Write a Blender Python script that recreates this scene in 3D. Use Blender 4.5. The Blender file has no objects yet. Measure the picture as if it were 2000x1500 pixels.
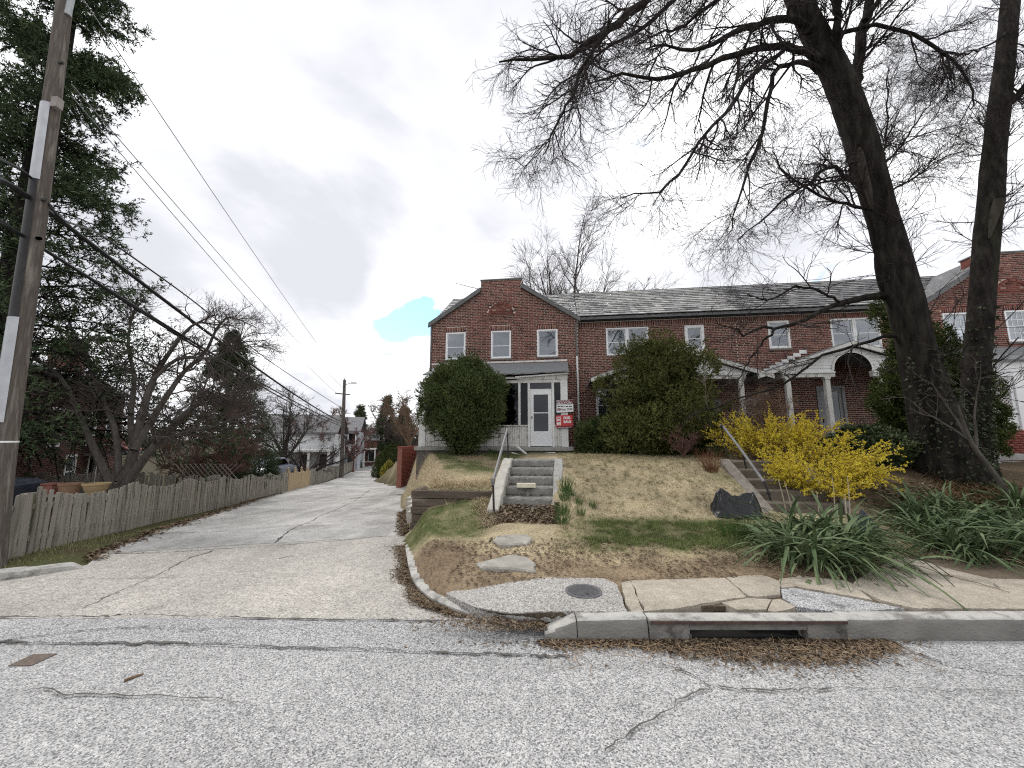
# Corner brick row house beside an alley, early spring, overcast. Units: metres. Camera at the origin side of the street looking +Y.
import bpy, bmesh, math, random
import numpy as np
from mathutils import Vector, Matrix, noise as mnoise

scene = bpy.context.scene
C = scene.collection
R = math.radians
rng = np.random.default_rng(7)
random.seed(7)

# ------------------------------------------------------------------ camera, sky, sun, exposure
CAM_H, PITCH, FPX = 1.7, R(8.0), 750.0
cd = bpy.data.cameras.new('camera'); cam = bpy.data.objects.new('camera', cd); C.objects.link(cam)
cam.location = (0, 0, CAM_H); cam.rotation_euler = (R(90) + PITCH, 0, 0)
cd.sensor_width = 36; cd.lens = 36 * FPX / 2000; cd.clip_start = 0.05; cd.clip_end = 4000
scene.camera = cam
scene.view_settings.view_transform = 'Standard'; scene.view_settings.look = 'None'
scene.view_settings.gamma = 1; scene.view_settings.use_curve_mapping = False
scene.view_settings.exposure = 0.46
scene.cycles.max_bounces = 6; scene.cycles.transparent_max_bounces = 12
scene.cycles.use_denoising = False; scene.cycles.filter_width = 1.15

SUN_EL, SUN_AZ = R(52), R(-40)          # azimuth measured from +Y towards +X
sd = bpy.data.lights.new('sun', 'SUN'); sun = bpy.data.objects.new('sun', sd); C.objects.link(sun)
sd.energy = 1.5; sd.angle = R(14); sd.color = (1.0, 0.96, 0.9)
sdir = Vector((math.sin(SUN_AZ) * math.cos(SUN_EL), math.cos(SUN_AZ) * math.cos(SUN_EL), math.sin(SUN_EL)))
sun.rotation_euler = sdir.to_track_quat('Z', 'Y').to_euler(); sun.location = (0, 0, 30)

world = bpy.data.worlds.new('World'); scene.world = world; world.use_nodes = True
def nodes_of(nt):
    nt.nodes.clear()
    def N(t, **kw):
        n = nt.nodes.new(t)
        for k, v in kw.items():
            if k.startswith('i_'):
                key = k[2:]
                n.inputs[int(key) if key.isdigit() else key.replace('_', ' ')].default_value = v
            else: setattr(n, k, v)
        return n
    return N, nt.links.new
def ramp(N, pts, interp='LINEAR'):
    r = N('ShaderNodeValToRGB'); e = r.color_ramp.elements; r.color_ramp.interpolation = interp
    while len(e) < len(pts): e.new(0.5)
    for el, (p, c) in zip(e, pts):
        el.position = p; el.color = (c, c, c, 1) if isinstance(c, (int, float)) else (*c, 1)
    return r
def sky():
    N, L = nodes_of(world.node_tree)
    tc = N('ShaderNodeTexCoord')
    sx = N('ShaderNodeSeparateXYZ'); L(tc.outputs['Generated'], sx.inputs[0])
    den = N('ShaderNodeMath', operation='MAXIMUM', i_1=0.0); L(sx.outputs[2], den.inputs[0])
    den2 = N('ShaderNodeMath', operation='ADD', i_1=0.32); L(den.outputs[0], den2.inputs[0])
    dv = N('ShaderNodeVectorMath', operation='DIVIDE'); L(tc.outputs['Generated'], dv.inputs[0]); L(den2.outputs[0], dv.inputs[1])
    def fbm(scale, det, off, dist=0.0, rough=0.5):
        mp = N('ShaderNodeMapping'); mp.inputs['Location'].default_value = off; mp.inputs['Scale'].default_value = (1, 1, .55); L(dv.outputs[0], mp.inputs[0])
        n = N('ShaderNodeTexNoise', i_Scale=scale, i_Detail=det, i_Distortion=dist, i_Roughness=rough); L(mp.outputs[0], n.inputs['Vector']); return n.outputs['Fac']
    shade = fbm(1.25, 6, (3.1, 1.7, 0.4), 0.25, 0.52)
    soft = ramp(N, [(.38, (1.26, 1.27, 1.29)), (.47, (1.0, 1.01, 1.03)), (.54, (.74, .75, .79)), (.64, (.59, .60, .645))], 'EASE'); L(shade, soft.inputs[0])
    # thin whiter veil, and gaps of blue low in the sky
    gap = fbm(2.6, 7, (0.35, 5.2, 2.0), 0.3, 0.55)
    g0 = Vector((-.232, .93, .240)).normalized()
    dt = N('ShaderNodeVectorMath', operation='DOT_PRODUCT'); dt.inputs[1].default_value = g0; 
    nrm = N('ShaderNodeVectorMath', operation='NORMALIZE'); L(tc.outputs['Generated'], nrm.inputs[0]); L(nrm.outputs[0], dt.inputs[0])
    near = N('ShaderNodeMapRange', interpolation_type='SMOOTHSTEP'); near.inputs[1].default_value = .988; near.inputs[2].default_value = .9985; L(dt.outputs['Value'], near.inputs[0])
    nb = N('ShaderNodeMath', operation='MULTIPLY', i_1=.225); L(near.outputs[0], nb.inputs[0])
    ga = N('ShaderNodeMath', operation='ADD'); L(gap, ga.inputs[0]); L(nb.outputs[0], ga.inputs[1])
    gm = ramp(N, [(.69, 0.0), (.77, 1.0)], 'EASE'); L(ga.outputs[0], gm.inputs[0])
    ns = N('ShaderNodeTexSky', sky_type='NISHITA', sun_disc=False, sun_elevation=SUN_EL, sun_rotation=SUN_AZ)
    ns.air_density = 1.0; ns.dust_density = 0.4
    bl = N('ShaderNodeMix', data_type='RGBA', blend_type='MULTIPLY'); bl.inputs[0].default_value = 1.0
    L(ns.outputs[0], bl.inputs[6]); bl.inputs[7].default_value = (.15, .17, .15, 1)
    mx = N('ShaderNodeMix', data_type='RGBA'); L(gm.outputs[0], mx.inputs[0]); L(soft.outputs[0], mx.inputs[6]); L(bl.outputs[2], mx.inputs[7])
    bg = N('ShaderNodeBackground', i_Strength=1.0); L(mx.outputs[2], bg.inputs[0])
    out = N('ShaderNodeOutputWorld'); L(bg.outputs[0], out.inputs[0])
sky()

# ------------------------------------------------------------------ geometry of the view (photo pixels -> rays), used for measuring
FW = np.array([0, math.cos(PITCH), math.sin(PITCH)]); UP = np.array([0, -math.sin(PITCH), math.cos(PITCH)])
def ray(px, py): return FW + np.array([1., 0, 0]) * (px - 1000) / FPX + UP * (750 - py) / FPX
def at(px, py, Y):                       # the point seen there at forward distance Y
    d = ray(px, py); return np.array([0, 0, CAM_H]) + d * (Y / d[1])
def gz(px, py, z):                       # the point seen there at height z
    d = ray(px, py); return np.array([0, 0, CAM_H]) + d * ((z - CAM_H) / d[2])

# ------------------------------------------------------------------ mesh helpers
OFF = {}
class Frame:
    def __init__(s, o=(0, 0, 0), rz=0.0): s.o = np.array(o, float); s.rz = rz; s.c, s.s = math.cos(rz), math.sin(rz)
    def w(s, p):
        p = np.asarray(p, float); return np.stack([s.o[0] + p[..., 0] * s.c - p[..., 1] * s.s, s.o[1] + p[..., 0] * s.s + p[..., 1] * s.c, s.o[2] + p[..., 2]], -1)
WORLD = Frame()
HF = Frame((-3.35, 15.5, 0), -R(7.5))    # the row of houses: a along the fronts, b away from the street
def tag(o, label=None, cat=None, group=None, kind=None):
    if label: o['label'] = label
    if cat: o['category'] = cat
    if group: o['group'] = group
    if kind: o['kind'] = kind
    return o
def thing(name, label, cat, off=(0, 0, 0), frame=WORLD, group=None):
    e = bpy.data.objects.new(name, None); C.objects.link(e); e.empty_display_size = .2
    e.location = frame.w(off); e.rotation_euler = (0, 0, frame.rz); OFF[e.name] = np.array(off, float)
    return tag(e, label, cat, group)
def link_mesh(name, me, m, parent=None, off=None, frame=WORLD):
    o = bpy.data.objects.new(name, me); C.objects.link(o)
    if m is not None and not me.materials: me.materials.append(m)
    if parent is not None: o.parent = parent; OFF[o.name] = OFF[parent.name]
    else:
        off = np.zeros(3) if off is None else np.array(off, float); o.location = frame.w(off); o.rotation_euler = (0, 0, frame.rz); OFF[o.name] = off
    return o
def np_mesh(name, V, F, m, parent=None, off=None, frame=WORLD, smooth=False, col=None, shift=True):
    """V (n,3), F (k,3) or (k,4) int array, or list of both."""
    V = np.asarray(V, np.float32).reshape(-1, 3)
    o_ = OFF[parent.name] if parent is not None else (np.zeros(3) if off is None else np.asarray(off, float))
    if shift: V = V - np.asarray(o_, np.float32)
    Fs = F if isinstance(F, list) else [F]
    me = bpy.data.meshes.new(name)
    nl = sum(f.size for f in Fs); nf = sum(len(f) for f in Fs)
    me.vertices.add(len(V)); me.vertices.foreach_set('co', V.ravel())
    me.loops.add(nl); me.polygons.add(nf)
    li = np.concatenate([f.ravel() for f in Fs]).astype(np.int32)
    tot = np.concatenate([np.full(len(f), f.shape[1], np.int32) for f in Fs])
    st = np.concatenate([[0], np.cumsum(tot)[:-1]]).astype(np.int32)
    me.loops.foreach_set('vertex_index', li); me.polygons.foreach_set('loop_start', st); me.polygons.foreach_set('loop_total', tot)
    if smooth: me.polygons.foreach_set('use_smooth', np.ones(nf, bool))
    if col is not None:
        ca = me.attributes.new('Col', 'FLOAT_COLOR', 'POINT'); cc = np.ones((len(V), 4), np.float32); cc[:, :3] = col; ca.data.foreach_set('color', cc.ravel())
    me.update(calc_edges=True); me.validate()
    return link_mesh(name, me, m, parent, off, frame)
BOXF = [(0, 3, 2, 1), (4, 5, 6, 7), (0, 1, 5, 4), (1, 2, 6, 5), (2, 3, 7, 6), (3, 0, 4, 7)]
class MB:
    def __init__(s): s.v = []; s.f = []; s.n = 0
    def add(s, v, f):
        s.v.append(np.asarray(v, float).reshape(-1, 3)); s.f += [tuple(i + s.n for i in q) for q in f]; s.n += len(s.v[-1]); return s
    def box(s, x0, x1, y0, y1, z0, z1):
        return s.add([(x0, y0, z0), (x1, y0, z0), (x1, y1, z0), (x0, y1, z0), (x0, y0, z1), (x1, y0, z1), (x1, y1, z1), (x0, y1, z1)], BOXF)
    def obox(s, c, ax, ay, az):          # centre, half axes
        c, ax, ay, az = (np.asarray(t, float) for t in (c, ax, ay, az))
        return s.add([c + i * ax + j * ay + k * az for k in (-1, 1) for i, j in ((-1, -1), (1, -1), (1, 1), (-1, 1))], BOXF)
    def bar(s, p, q, w, h, upv=(0, 0, 1)):
        p, q = np.asarray(p, float), np.asarray(q, float); d = (q - p) / 2; L_ = np.linalg.norm(d)
        sd_ = np.cross(d, upv); sd_ = sd_ / max(np.linalg.norm(sd_), 1e-6); u_ = np.cross(sd_, d / L_)
        return s.obox((p + q) / 2, d, sd_ * w / 2, u_ * h / 2)
    def prism(s, poly, ext, axis='z'):   # poly of 3D points, extruded by vector ext
        poly = np.asarray(poly, float); n = len(poly); v = np.concatenate([poly, poly + np.asarray(ext, float)])
        return s.add(v, [tuple(range(n))[::-1], tuple(range(n, 2 * n))] + [(i, (i + 1) % n, n + (i + 1) % n, n + i) for i in range(n)])
    def tube(s, pts, r, sides=8, cap=True):
        pts = np.asarray(pts, float); n = len(pts); r = np.broadcast_to(np.asarray(r, float), (n,))
        t = np.gradient(pts, axis=0); t /= np.maximum(np.linalg.norm(t, axis=1, keepdims=True), 1e-9)
        ref = np.array([0, 0, 1.]) if abs(t[:, 2]).mean() < .8 else np.array([1., 0, 0])
        b1 = np.cross(t, ref); b1 /= np.maximum(np.linalg.norm(b1, axis=1, keepdims=True), 1e-9); b2 = np.cross(t, b1)
        a = np.arange(sides) * 2 * math.pi / sides
        v = pts[:, None] + r[:, None, None] * (b1[:, None] * np.cos(a)[None, :, None] + b2[:, None] * np.sin(a)[None, :, None])
        f = [(i * sides + j, i * sides + (j + 1) % sides, (i + 1) * sides + (j + 1) % sides, (i + 1) * sides + j) for i in range(n - 1) for j in range(sides)]
        if cap: f += [tuple(range(sides))[::-1], tuple(range((n - 1) * sides, n * sides))]
        return s.add(v.reshape(-1, 3), f)
    def lathe(s, prof, c=(0, 0, 0), sides=16):   # prof [(r,z)]
        c = np.asarray(c, float); a = np.arange(sides) * 2 * math.pi / sides; n = len(prof)
        v = [(c[0] + r * math.cos(t), c[1] + r * math.sin(t), c[2] + z) for r, z in prof for t in a]
        f = [(i * sides + j, i * sides + (j + 1) % sides, (i + 1) * sides + (j + 1) % sides, (i + 1) * sides + j) for i in range(n - 1) for j in range(sides)]
        return s.add(v, f + [tuple(range(sides))[::-1], tuple(range((n - 1) * sides, n * sides))])
    def build(s, name, m, parent=None, off=None, frame=WORLD, smooth=False, bevel=0.0):
        V = np.concatenate(s.v); o_ = OFF[parent.name] if parent is not None else (np.zeros(3) if off is None else np.asarray(off, float))
        me = bpy.data.meshes.new(name); me.from_pydata((V - o_).tolist(), [], s.f); me.update()
        bm = bmesh.new(); bm.from_mesh(me)
        bmesh.ops.recalc_face_normals(bm, faces=bm.faces)
        if bevel > 0: bmesh.ops.bevel(bm, geom=[e for e in bm.edges if len(e.link_faces) == 2 and e.calc_face_angle(0) > .6], offset=bevel, segments=2, affect='EDGES', profile=.6)
        bm.to_mesh(me); bm.free()
        if smooth:
            for p in me.polygons: p.use_smooth = True
            me.set_sharp_from_angle(angle=R(40))
        return link_mesh(name, me, m, parent, off, frame)
def copy_tree(o, parent=None, loc=None, rz=None):
    c = o.copy(); C.objects.link(c); c.parent = parent; OFF[c.name] = OFF.get(o.name, np.zeros(3))
    if loc is not None: c.location = loc
    if rz is not None: c.rotation_euler.z = rz
    for ch in list(o.children): copy_tree(ch, c)
    return c
def spline(pts, n):
    """Catmull-Rom through pts (k,d) -> n points."""
    P = np.asarray(pts, float); k = len(P)
    if k == 2: return P[0] + (P[1] - P[0]) * np.linspace(0, 1, n)[:, None]
    Q = np.concatenate([[2 * P[0] - P[1]], P, [2 * P[-1] - P[-2]]]); t = np.linspace(0, k - 1 - 1e-6, n); i = t.astype(int); u = (t - i)[:, None]
    a, b, c, d = Q[i], Q[i + 1], Q[i + 2], Q[i + 3]
    return .5 * (2 * b + (c - a) * u + (2 * a - 5 * b + 4 * c - d) * u ** 2 + (3 * b - a - 3 * c + d) * u ** 3)
def fnoise(x, y, s=1.0, seed=0.0):       # cheap smooth value noise, vectorised, about -1..1
    x = np.asarray(x, float) * s + seed * 17.3; y = np.asarray(y, float) * s - seed * 9.1
    xi, yi = np.floor(x), np.floor(y); u, v = x - xi, y - yi; u = u * u * (3 - 2 * u); v = v * v * (3 - 2 * v)
    h = lambda a, b: (np.sin(a * 127.1 + b * 311.7 + seed) * 43758.5453) % 1.0
    return 2 * ((h(xi, yi) * (1 - u) + h(xi + 1, yi) * u) * (1 - v) + (h(xi, yi + 1) * (1 - u) + h(xi + 1, yi + 1) * u) * v) - 1
def sstep(a, b, x): t = np.clip((np.asarray(x, float) - a) / (b - a), 0, 1); return t * t * (3 - 2 * t)

# ------------------------------------------------------------------ materials
MATS = {}
def mat(name, c1, c2=None, c3=None, scale=6.0, detail=6, rough=.85, bump=0.0, bscale=None, isl=0.0, objr=0.0, spec=.25, metal=0.0,
        stretch=(1, 1, 1), lo=.3, hi=.7, trans=0.0, coord='pos', dark=None, attr=False):
    """noise + per-island + per-object variation between two or three colours."""
    if name in MATS: return MATS[name]
    m = bpy.data.materials.new(name); m.use_nodes = True; N, L = nodes_of(m.node_tree); MATS[name] = m
    c2 = c2 or tuple(x * .75 for x in c1)
    geo = N('ShaderNodeNewGeometry'); src = geo.outputs['Position']
    if coord == 'obj': src = N('ShaderNodeTexCoord').outputs['Object']
    mp = N('ShaderNodeMapping'); mp.inputs['Scale'].default_value = stretch; L(src, mp.inputs[0])
    nz = N('ShaderNodeTexNoise', i_Scale=scale, i_Detail=detail, i_Roughness=.6); L(mp.outputs[0], nz.inputs['Vector'])
    mr = N('ShaderNodeMapRange'); mr.inputs[1].default_value = lo; mr.inputs[2].default_value = hi; L(nz.outputs['Fac'], mr.inputs[0])
    f = mr.outputs[0]
    def blend(f, s, w):
        a = N('ShaderNodeMix', data_type='FLOAT'); a.inputs[0].default_value = w; L(f, a.inputs[2]); L(s, a.inputs[3]); return a.outputs[0]
    if isl: f = blend(f, geo.outputs['Random Per Island'], isl)
    if objr: f = blend(f, N('ShaderNodeObjectInfo').outputs['Random'], objr)
    rp = ramp(N, [(.05, c1), (.95, c2)] if c3 is None else [(.05, c1), (.5, c2), (.95, c3)]); L(f, rp.inputs[0])
    colr = rp.outputs[0]
    if dark:                              # stains: (colour, scale, threshold)
        n2 = N('ShaderNodeTexNoise', i_Scale=dark[1], i_Detail=8, i_Roughness=.65); L(mp.outputs[0], n2.inputs['Vector'])
        r2 = ramp(N, [(dark[2], 0.0), (min(dark[2] + .14, 1), 1.0)]); L(n2.outputs['Fac'], r2.inputs[0])
        mx = N('ShaderNodeMix', data_type='RGBA'); L(r2.outputs[0], mx.inputs[0]); L(colr, mx.inputs[6]); mx.inputs[7].default_value = (*dark[0], 1); colr = mx.outputs[2]
    if attr:
        at_ = N('ShaderNodeAttribute', attribute_name='Col'); mx = N('ShaderNodeMix', data_type='RGBA', blend_type='MULTIPLY'); mx.inputs[0].default_value = 1
        L(at_.outputs['Color'], mx.inputs[6]); L(colr, mx.inputs[7]); colr = mx.outputs[2]
    b = N('ShaderNodeBsdfPrincipled', i_Roughness=rough, i_Metallic=metal); b.inputs['Specular IOR Level'].default_value = spec; L(colr, b.inputs['Base Color'])
    if bump:
        n3 = N('ShaderNodeTexNoise', i_Scale=bscale or scale * 4, i_Detail=6); L(mp.outputs[0], n3.inputs['Vector'])
        bp = N('ShaderNodeBump', i_Strength=min(bump, 1), i_Distance=.02); L(n3.outputs['Fac'], bp.inputs['Height']); L(bp.outputs[0], b.inputs['Normal'])
    o = N('ShaderNodeOutputMaterial')
    if trans:
        tr = N('ShaderNodeBsdfTranslucent'); L(colr, tr.inputs[0]); ms = N('ShaderNodeMixShader', i_0=trans); L(b.outputs[0], ms.inputs[1]); L(tr.outputs[0], ms.inputs[2]); L(ms.outputs[0], o.inputs[0])
    else: L(b.outputs[0], o.inputs[0])
    return m
def speckle(name, cols, scale, rough=.9, bump=.35, mottled=(.8, 1.1, .6), tint=(1, 1, 1), dark=None, streak=None):
    """exposed aggregate: stones of random tone in a binder."""
    m = bpy.data.materials.new(name); m.use_nodes = True; N, L = nodes_of(m.node_tree); MATS[name] = m
    geo = N('ShaderNodeNewGeometry')
    nzd = N('ShaderNodeTexNoise', i_Scale=scale * .8, i_Detail=2); L(geo.outputs['Position'], nzd.inputs['Vector'])
    mv = N('ShaderNodeVectorMath', operation='MULTIPLY_ADD'); mv.inputs[1].default_value = (.6 / scale,) * 3; L(nzd.outputs['Color'], mv.inputs[0]); L(geo.outputs['Position'], mv.inputs[2])
    v = N('ShaderNodeTexVoronoi', i_Scale=scale); L(mv.outputs[0], v.inputs['Vector'])
    sep = N('ShaderNodeSeparateColor'); L(v.outputs['Color'], sep.inputs[0])
    rp = ramp(N, cols); L(sep.outputs[0], rp.inputs[0])
    big = N('ShaderNodeTexNoise', i_Scale=mottled[2], i_Detail=7, i_Roughness=.6); L(geo.outputs['Position'], big.inputs['Vector'])
    r2 = ramp(N, [(.3, tuple(mottled[0] * t for t in tint)), (.7, tuple(mottled[1] * t for t in tint))]); L(big.outputs['Fac'], r2.inputs[0])
    mx = N('ShaderNodeMix', data_type='RGBA', blend_type='MULTIPLY'); mx.inputs[0].default_value = 1; L(rp.outputs[0], mx.inputs[6]); L(r2.outputs[0], mx.inputs[7])
    colr = mx.outputs[2]
    if streak:                            # wear: (stretch, rotation, scale, low, high)
        mp = N('ShaderNodeMapping'); mp.inputs['Scale'].default_value = streak[0]; mp.inputs['Rotation'].default_value = (0, 0, streak[1]); L(geo.outputs['Position'], mp.inputs[0])
        ns = N('ShaderNodeTexNoise', i_Scale=streak[2], i_Detail=8, i_Roughness=.65, i_Distortion=.3); L(mp.outputs[0], ns.inputs['Vector']); rs = ramp(N, [(.32, streak[3]), (.5, 1.0), (.7, streak[4])]); L(ns.outputs['Fac'], rs.inputs[0])
        ms = N('ShaderNodeMix', data_type='RGBA', blend_type='MULTIPLY'); ms.inputs[0].default_value = 1; L(colr, ms.inputs[6]); L(rs.outputs[0], ms.inputs[7]); colr = ms.outputs[2]
        nf = N('ShaderNodeTexNoise', i_Scale=9.0, i_Detail=4); L(geo.outputs['Position'], nf.inputs['Vector']); rf = ramp(N, [(.3, .88), (.7, 1.1)]); L(nf.outputs['Fac'], rf.inputs[0]); mf = N('ShaderNodeMix', data_type='RGBA', blend_type='MULTIPLY'); mf.inputs[0].default_value = 1; L(colr, mf.inputs[6]); L(rf.outputs[0], mf.inputs[7]); colr = mf.outputs[2]
    if dark:
        n2 = N('ShaderNodeTexNoise', i_Scale=dark[1], i_Detail=9, i_Roughness=.7); L(geo.outputs['Position'], n2.inputs['Vector'])
        r3 = ramp(N, [(dark[2], 0.0), (dark[2] + .15, dark[3])]); L(n2.outputs['Fac'], r3.inputs[0])
        m2 = N('ShaderNodeMix', data_type='RGBA'); L(r3.outputs[0], m2.inputs[0]); L(colr, m2.inputs[6]); m2.inputs[7].default_value = (*dark[0], 1); colr = m2.outputs[2]
    b = N('ShaderNodeBsdfPrincipled', i_Roughness=rough); b.inputs['Specular IOR Level'].default_value = .2; L(colr, b.inputs['Base Color'])
    inv = N('ShaderNodeMath', operation='SUBTRACT', i_0=1.0); L(v.outputs['Distance'], inv.inputs[1])
    bp = N('ShaderNodeBump', i_Strength=bump, i_Distance=.006); L(inv.outputs[0], bp.inputs['Height']); L(bp.outputs[0], b.inputs['Normal'])
    o = N('ShaderNodeOutputMaterial'); L(b.outputs[0], o.inputs[0]); return m
def glass(name, refl=.35, tint=(.55, .58, .6), wavy=0.0):
    m = bpy.data.materials.new(name); m.use_nodes = True; N, L = nodes_of(m.node_tree); MATS[name] = m
    t = N('ShaderNodeBsdfTransparent', i_0=(*tint, 1)); g = N('ShaderNodeBsdfGlossy', i_Roughness=.01); g.inputs[0].default_value = (.95, .97, 1, 1)
    lw = N('ShaderNodeLayerWeight', i_Blend=.3); a = N('ShaderNodeMath', operation='MULTIPLY_ADD', i_1=.8, i_2=refl, use_clamp=True); L(lw.outputs['Fresnel'], a.inputs[0])
    if wavy:
        geo = N('ShaderNodeNewGeometry'); n = N('ShaderNodeTexNoise', i_Scale=3.0, i_Detail=2); L(geo.outputs['Position'], n.inputs['Vector'])
        bp = N('ShaderNodeBump', i_Strength=wavy, i_Distance=.02); L(n.outputs['Fac'], bp.inputs['Height']); L(bp.outputs[0], g.inputs['Normal'])
    ms = N('ShaderNodeMixShader'); L(a.outputs[0], ms.inputs[0]); L(t.outputs[0], ms.inputs[1]); L(g.outputs[0], ms.inputs[2])
    o = N('ShaderNodeOutputMaterial'); L(ms.outputs[0], o.inputs[0]); return m
def brick_mat(name, cols, stain=None):
    """tone from 'Col' (joined bricks) plus the object's own random (single bricks)."""
    m = bpy.data.materials.new(name); m.use_nodes = True; N, L = nodes_of(m.node_tree); MATS[name] = m
    at_ = N('ShaderNodeAttribute', attribute_name='Col'); oi = N('ShaderNodeObjectInfo')
    ad = N('ShaderNodeMath', operation='ADD'); L(at_.outputs['Fac'], ad.inputs[0]); L(oi.outputs['Random'], ad.inputs[1])
    fr = N('ShaderNodeMath', operation='FRACT'); L(ad.outputs[0], fr.inputs[0])
    rp = ramp(N, cols); L(fr.outputs[0], rp.inputs[0])
    geo = N('ShaderNodeNewGeometry'); nz = N('ShaderNodeTexNoise', i_Scale=45.0, i_Detail=5); L(geo.outputs['Position'], nz.inputs['Vector'])
    r2 = ramp(N, [(.3, .7), (.7, 1.25)]); L(nz.outputs['Fac'], r2.inputs[0])
    mx = N('ShaderNodeMix', data_type='RGBA', blend_type='MULTIPLY'); mx.inputs[0].default_value = 1; L(rp.outputs[0], mx.inputs[6]); L(r2.outputs[0], mx.inputs[7])
    n2 = N('ShaderNodeTexNoise', i_Scale=.55, i_Detail=6); L(geo.outputs['Position'], n2.inputs['Vector'])
    r3 = ramp(N, [(.35, .82), (.65, 1.12)]); L(n2.outputs['Fac'], r3.inputs[0])
    m3 = N('ShaderNodeMix', data_type='RGBA', blend_type='MULTIPLY'); m3.inputs[0].default_value = 1; L(mx.outputs[2], m3.inputs[6]); L(r3.outputs[0], m3.inputs[7])
    b = N('ShaderNodeBsdfPrincipled', i_Roughness=.9); b.inputs['Specular IOR Level'].default_value = .15; L(m3.outputs[2], b.inputs['Base Color'])
    o = N('ShaderNodeOutputMaterial'); L(b.outputs[0], o.inputs[0]); return m

white_paint = mat('white_paint', (.78, .78, .77), (.62, .62, .6), scale=3, rough=.55, dark=((.32, .30, .26), 5, .66))
clean_white = mat('clean_white', (.8, .8, .8), (.72, .73, .74), scale=2, rough=.45)
peel_white = mat('peeling_white', (.72, .71, .68), (.55, .54, .5), scale=7, rough=.75, dark=((.16, .14, .11), 9, .56), bump=.3, stretch=(1, 1, .35))
grey_trim = mat('grey_trim', (.16, .16, .16), (.10, .10, .10), scale=4, rough=.6)
black_metal = mat('black_metal', (.018, .018, .02), (.035, .03, .028), scale=20, rough=.5)
galv = mat('galvanised', (.36, .37, .38), (.26, .27, .28), scale=9, rough=.5, metal=.35)
mortar = mat('mortar', (.60, .54, .46), (.46, .41, .34), scale=9, rough=.95)
brick_red = brick_mat('brick_red', [(0, (.10, .037, .031)), (.22, (.165, .058, .047)), (.45, (.205, .074, .058)), (.65, (.125, .045, .039)), (.83, (.25, .105, .075)), (.93, (.065, .03, .03)), (1, (.10, .037, .031))])
brick_side = brick_mat('brick_painted_red', [(0, (.23, .075, .06)), (.5, (.19, .062, .05)), (1, (.26, .09, .072))])
slate = brick_mat('slate', [(0, (.46, .455, .44)), (.25, (.68, .67, .645)), (.42, (.33, .325, .32)), (.6, (.78, .77, .745)), (.75, (.25, .245, .25)), (.88, (.60, .58, .55)), (1, (.46, .455, .44))])
asphalt_roof = mat('asphalt_roof', (.13, .14, .145), (.20, .205, .21), scale=14, rough=.95, bump=.4, bscale=60)
glass_clear = glass('window_glass', .12, (.62, .65, .68)); glass_dark = glass('dark_glass', .025, (.22, .24, .27))
screen_mesh = glass('porch_screen', .0, (.13, .14, .17))
concrete = mat('old_concrete', (.36, .35, .33), (.25, .245, .23), scale=5, rough=.95, bump=.5, bscale=40, dark=((.12, .115, .105), 4, .6))
concrete_pale = mat('pale_concrete', (.48, .46, .41), (.36, .345, .31), scale=7, rough=.95, bump=.5, bscale=45, dark=((.2, .185, .16), 6, .62))

# ------------------------------------------------------------------ terrain
UU = np.array([math.cos(HF.rz), math.sin(HF.rz)]); NN = np.array([-math.sin(HF.rz), math.cos(HF.rz)])
def hb(x, y): return (x + 3.35) * NN[0] + (y - 15.5) * NN[1]
def ha(x, y): return (x + 3.35) * UU[0] + (y - 15.5) * UU[1]
def za(y): return np.interp(y, [-1e3, 3.3, 6.7, 20.8, 32, 42, 55, 1000], [0, 0, -.2, -1.12, -1.8, -2.2, -2.4, -2.6])
def galley(px, py):
    p = gz(px, py, 0.)
    for _ in range(12): p = gz(px, py, float(za(p[1])))
    return p
KERB = np.array([gz(x, y, .06) for x, y in ((960, 1203), (905, 1184), (855, 1162), (826, 1141), (806, 1112), (797, 1076), (792, 1036))])
def XR(y):
    base = np.where(y > KERB[-1, 1], KERB[-1, 0] - .287 * (y - KERB[-1, 1]), np.interp(y, KERB[:, 1], KERB[:, 0])); return base + (-.345 * y - base) * sstep(24, 34, y)
LCURB = np.array([gz(x, y, .05) for x, y in ((-160, 1140), (0, 1110), (60, 1101), (120, 1090), (165, 1083))])
LEDGE = [galley(x, y) for x, y in ((200, 1079), (249, 1062), (300, 1040), (387, 1014), (504, 975), (570, 956))]
def fence_x(y): return -7.86 - .287 * (y - 6.7)
_ly = np.array([p[1] for p in LCURB] + [p[1] for p in LEDGE] + [30, 60, 400]); _lx = np.array([p[0] for p in LCURB] + [p[0] for p in LEDGE] + [fence_x(30) + .2, fence_x(60) + .2, fence_x(400)])
_o = np.argsort(_ly); _ly, _lx = _ly[_o], _lx[_o]
def XL(y): return np.where(y < _ly[0], -60., np.interp(y, _ly, _lx))
LB = [-11.3, -10.5, -9.4, -8.3, -7.7, -7.1, -6.5, -5.9, -5.3, -4.4, -1.9, 8]; LZ = [.16, .165, .19, .26, .36, .60, .86, 1.06, 1.15, 1.19, 1.22, 1.25]
S1 = (4.15, 5.12, -7.5, -5.8); S2 = (9.0, 10.25, -7.5, -5.85)   # stairs: a0,a1,b0,b1
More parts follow.
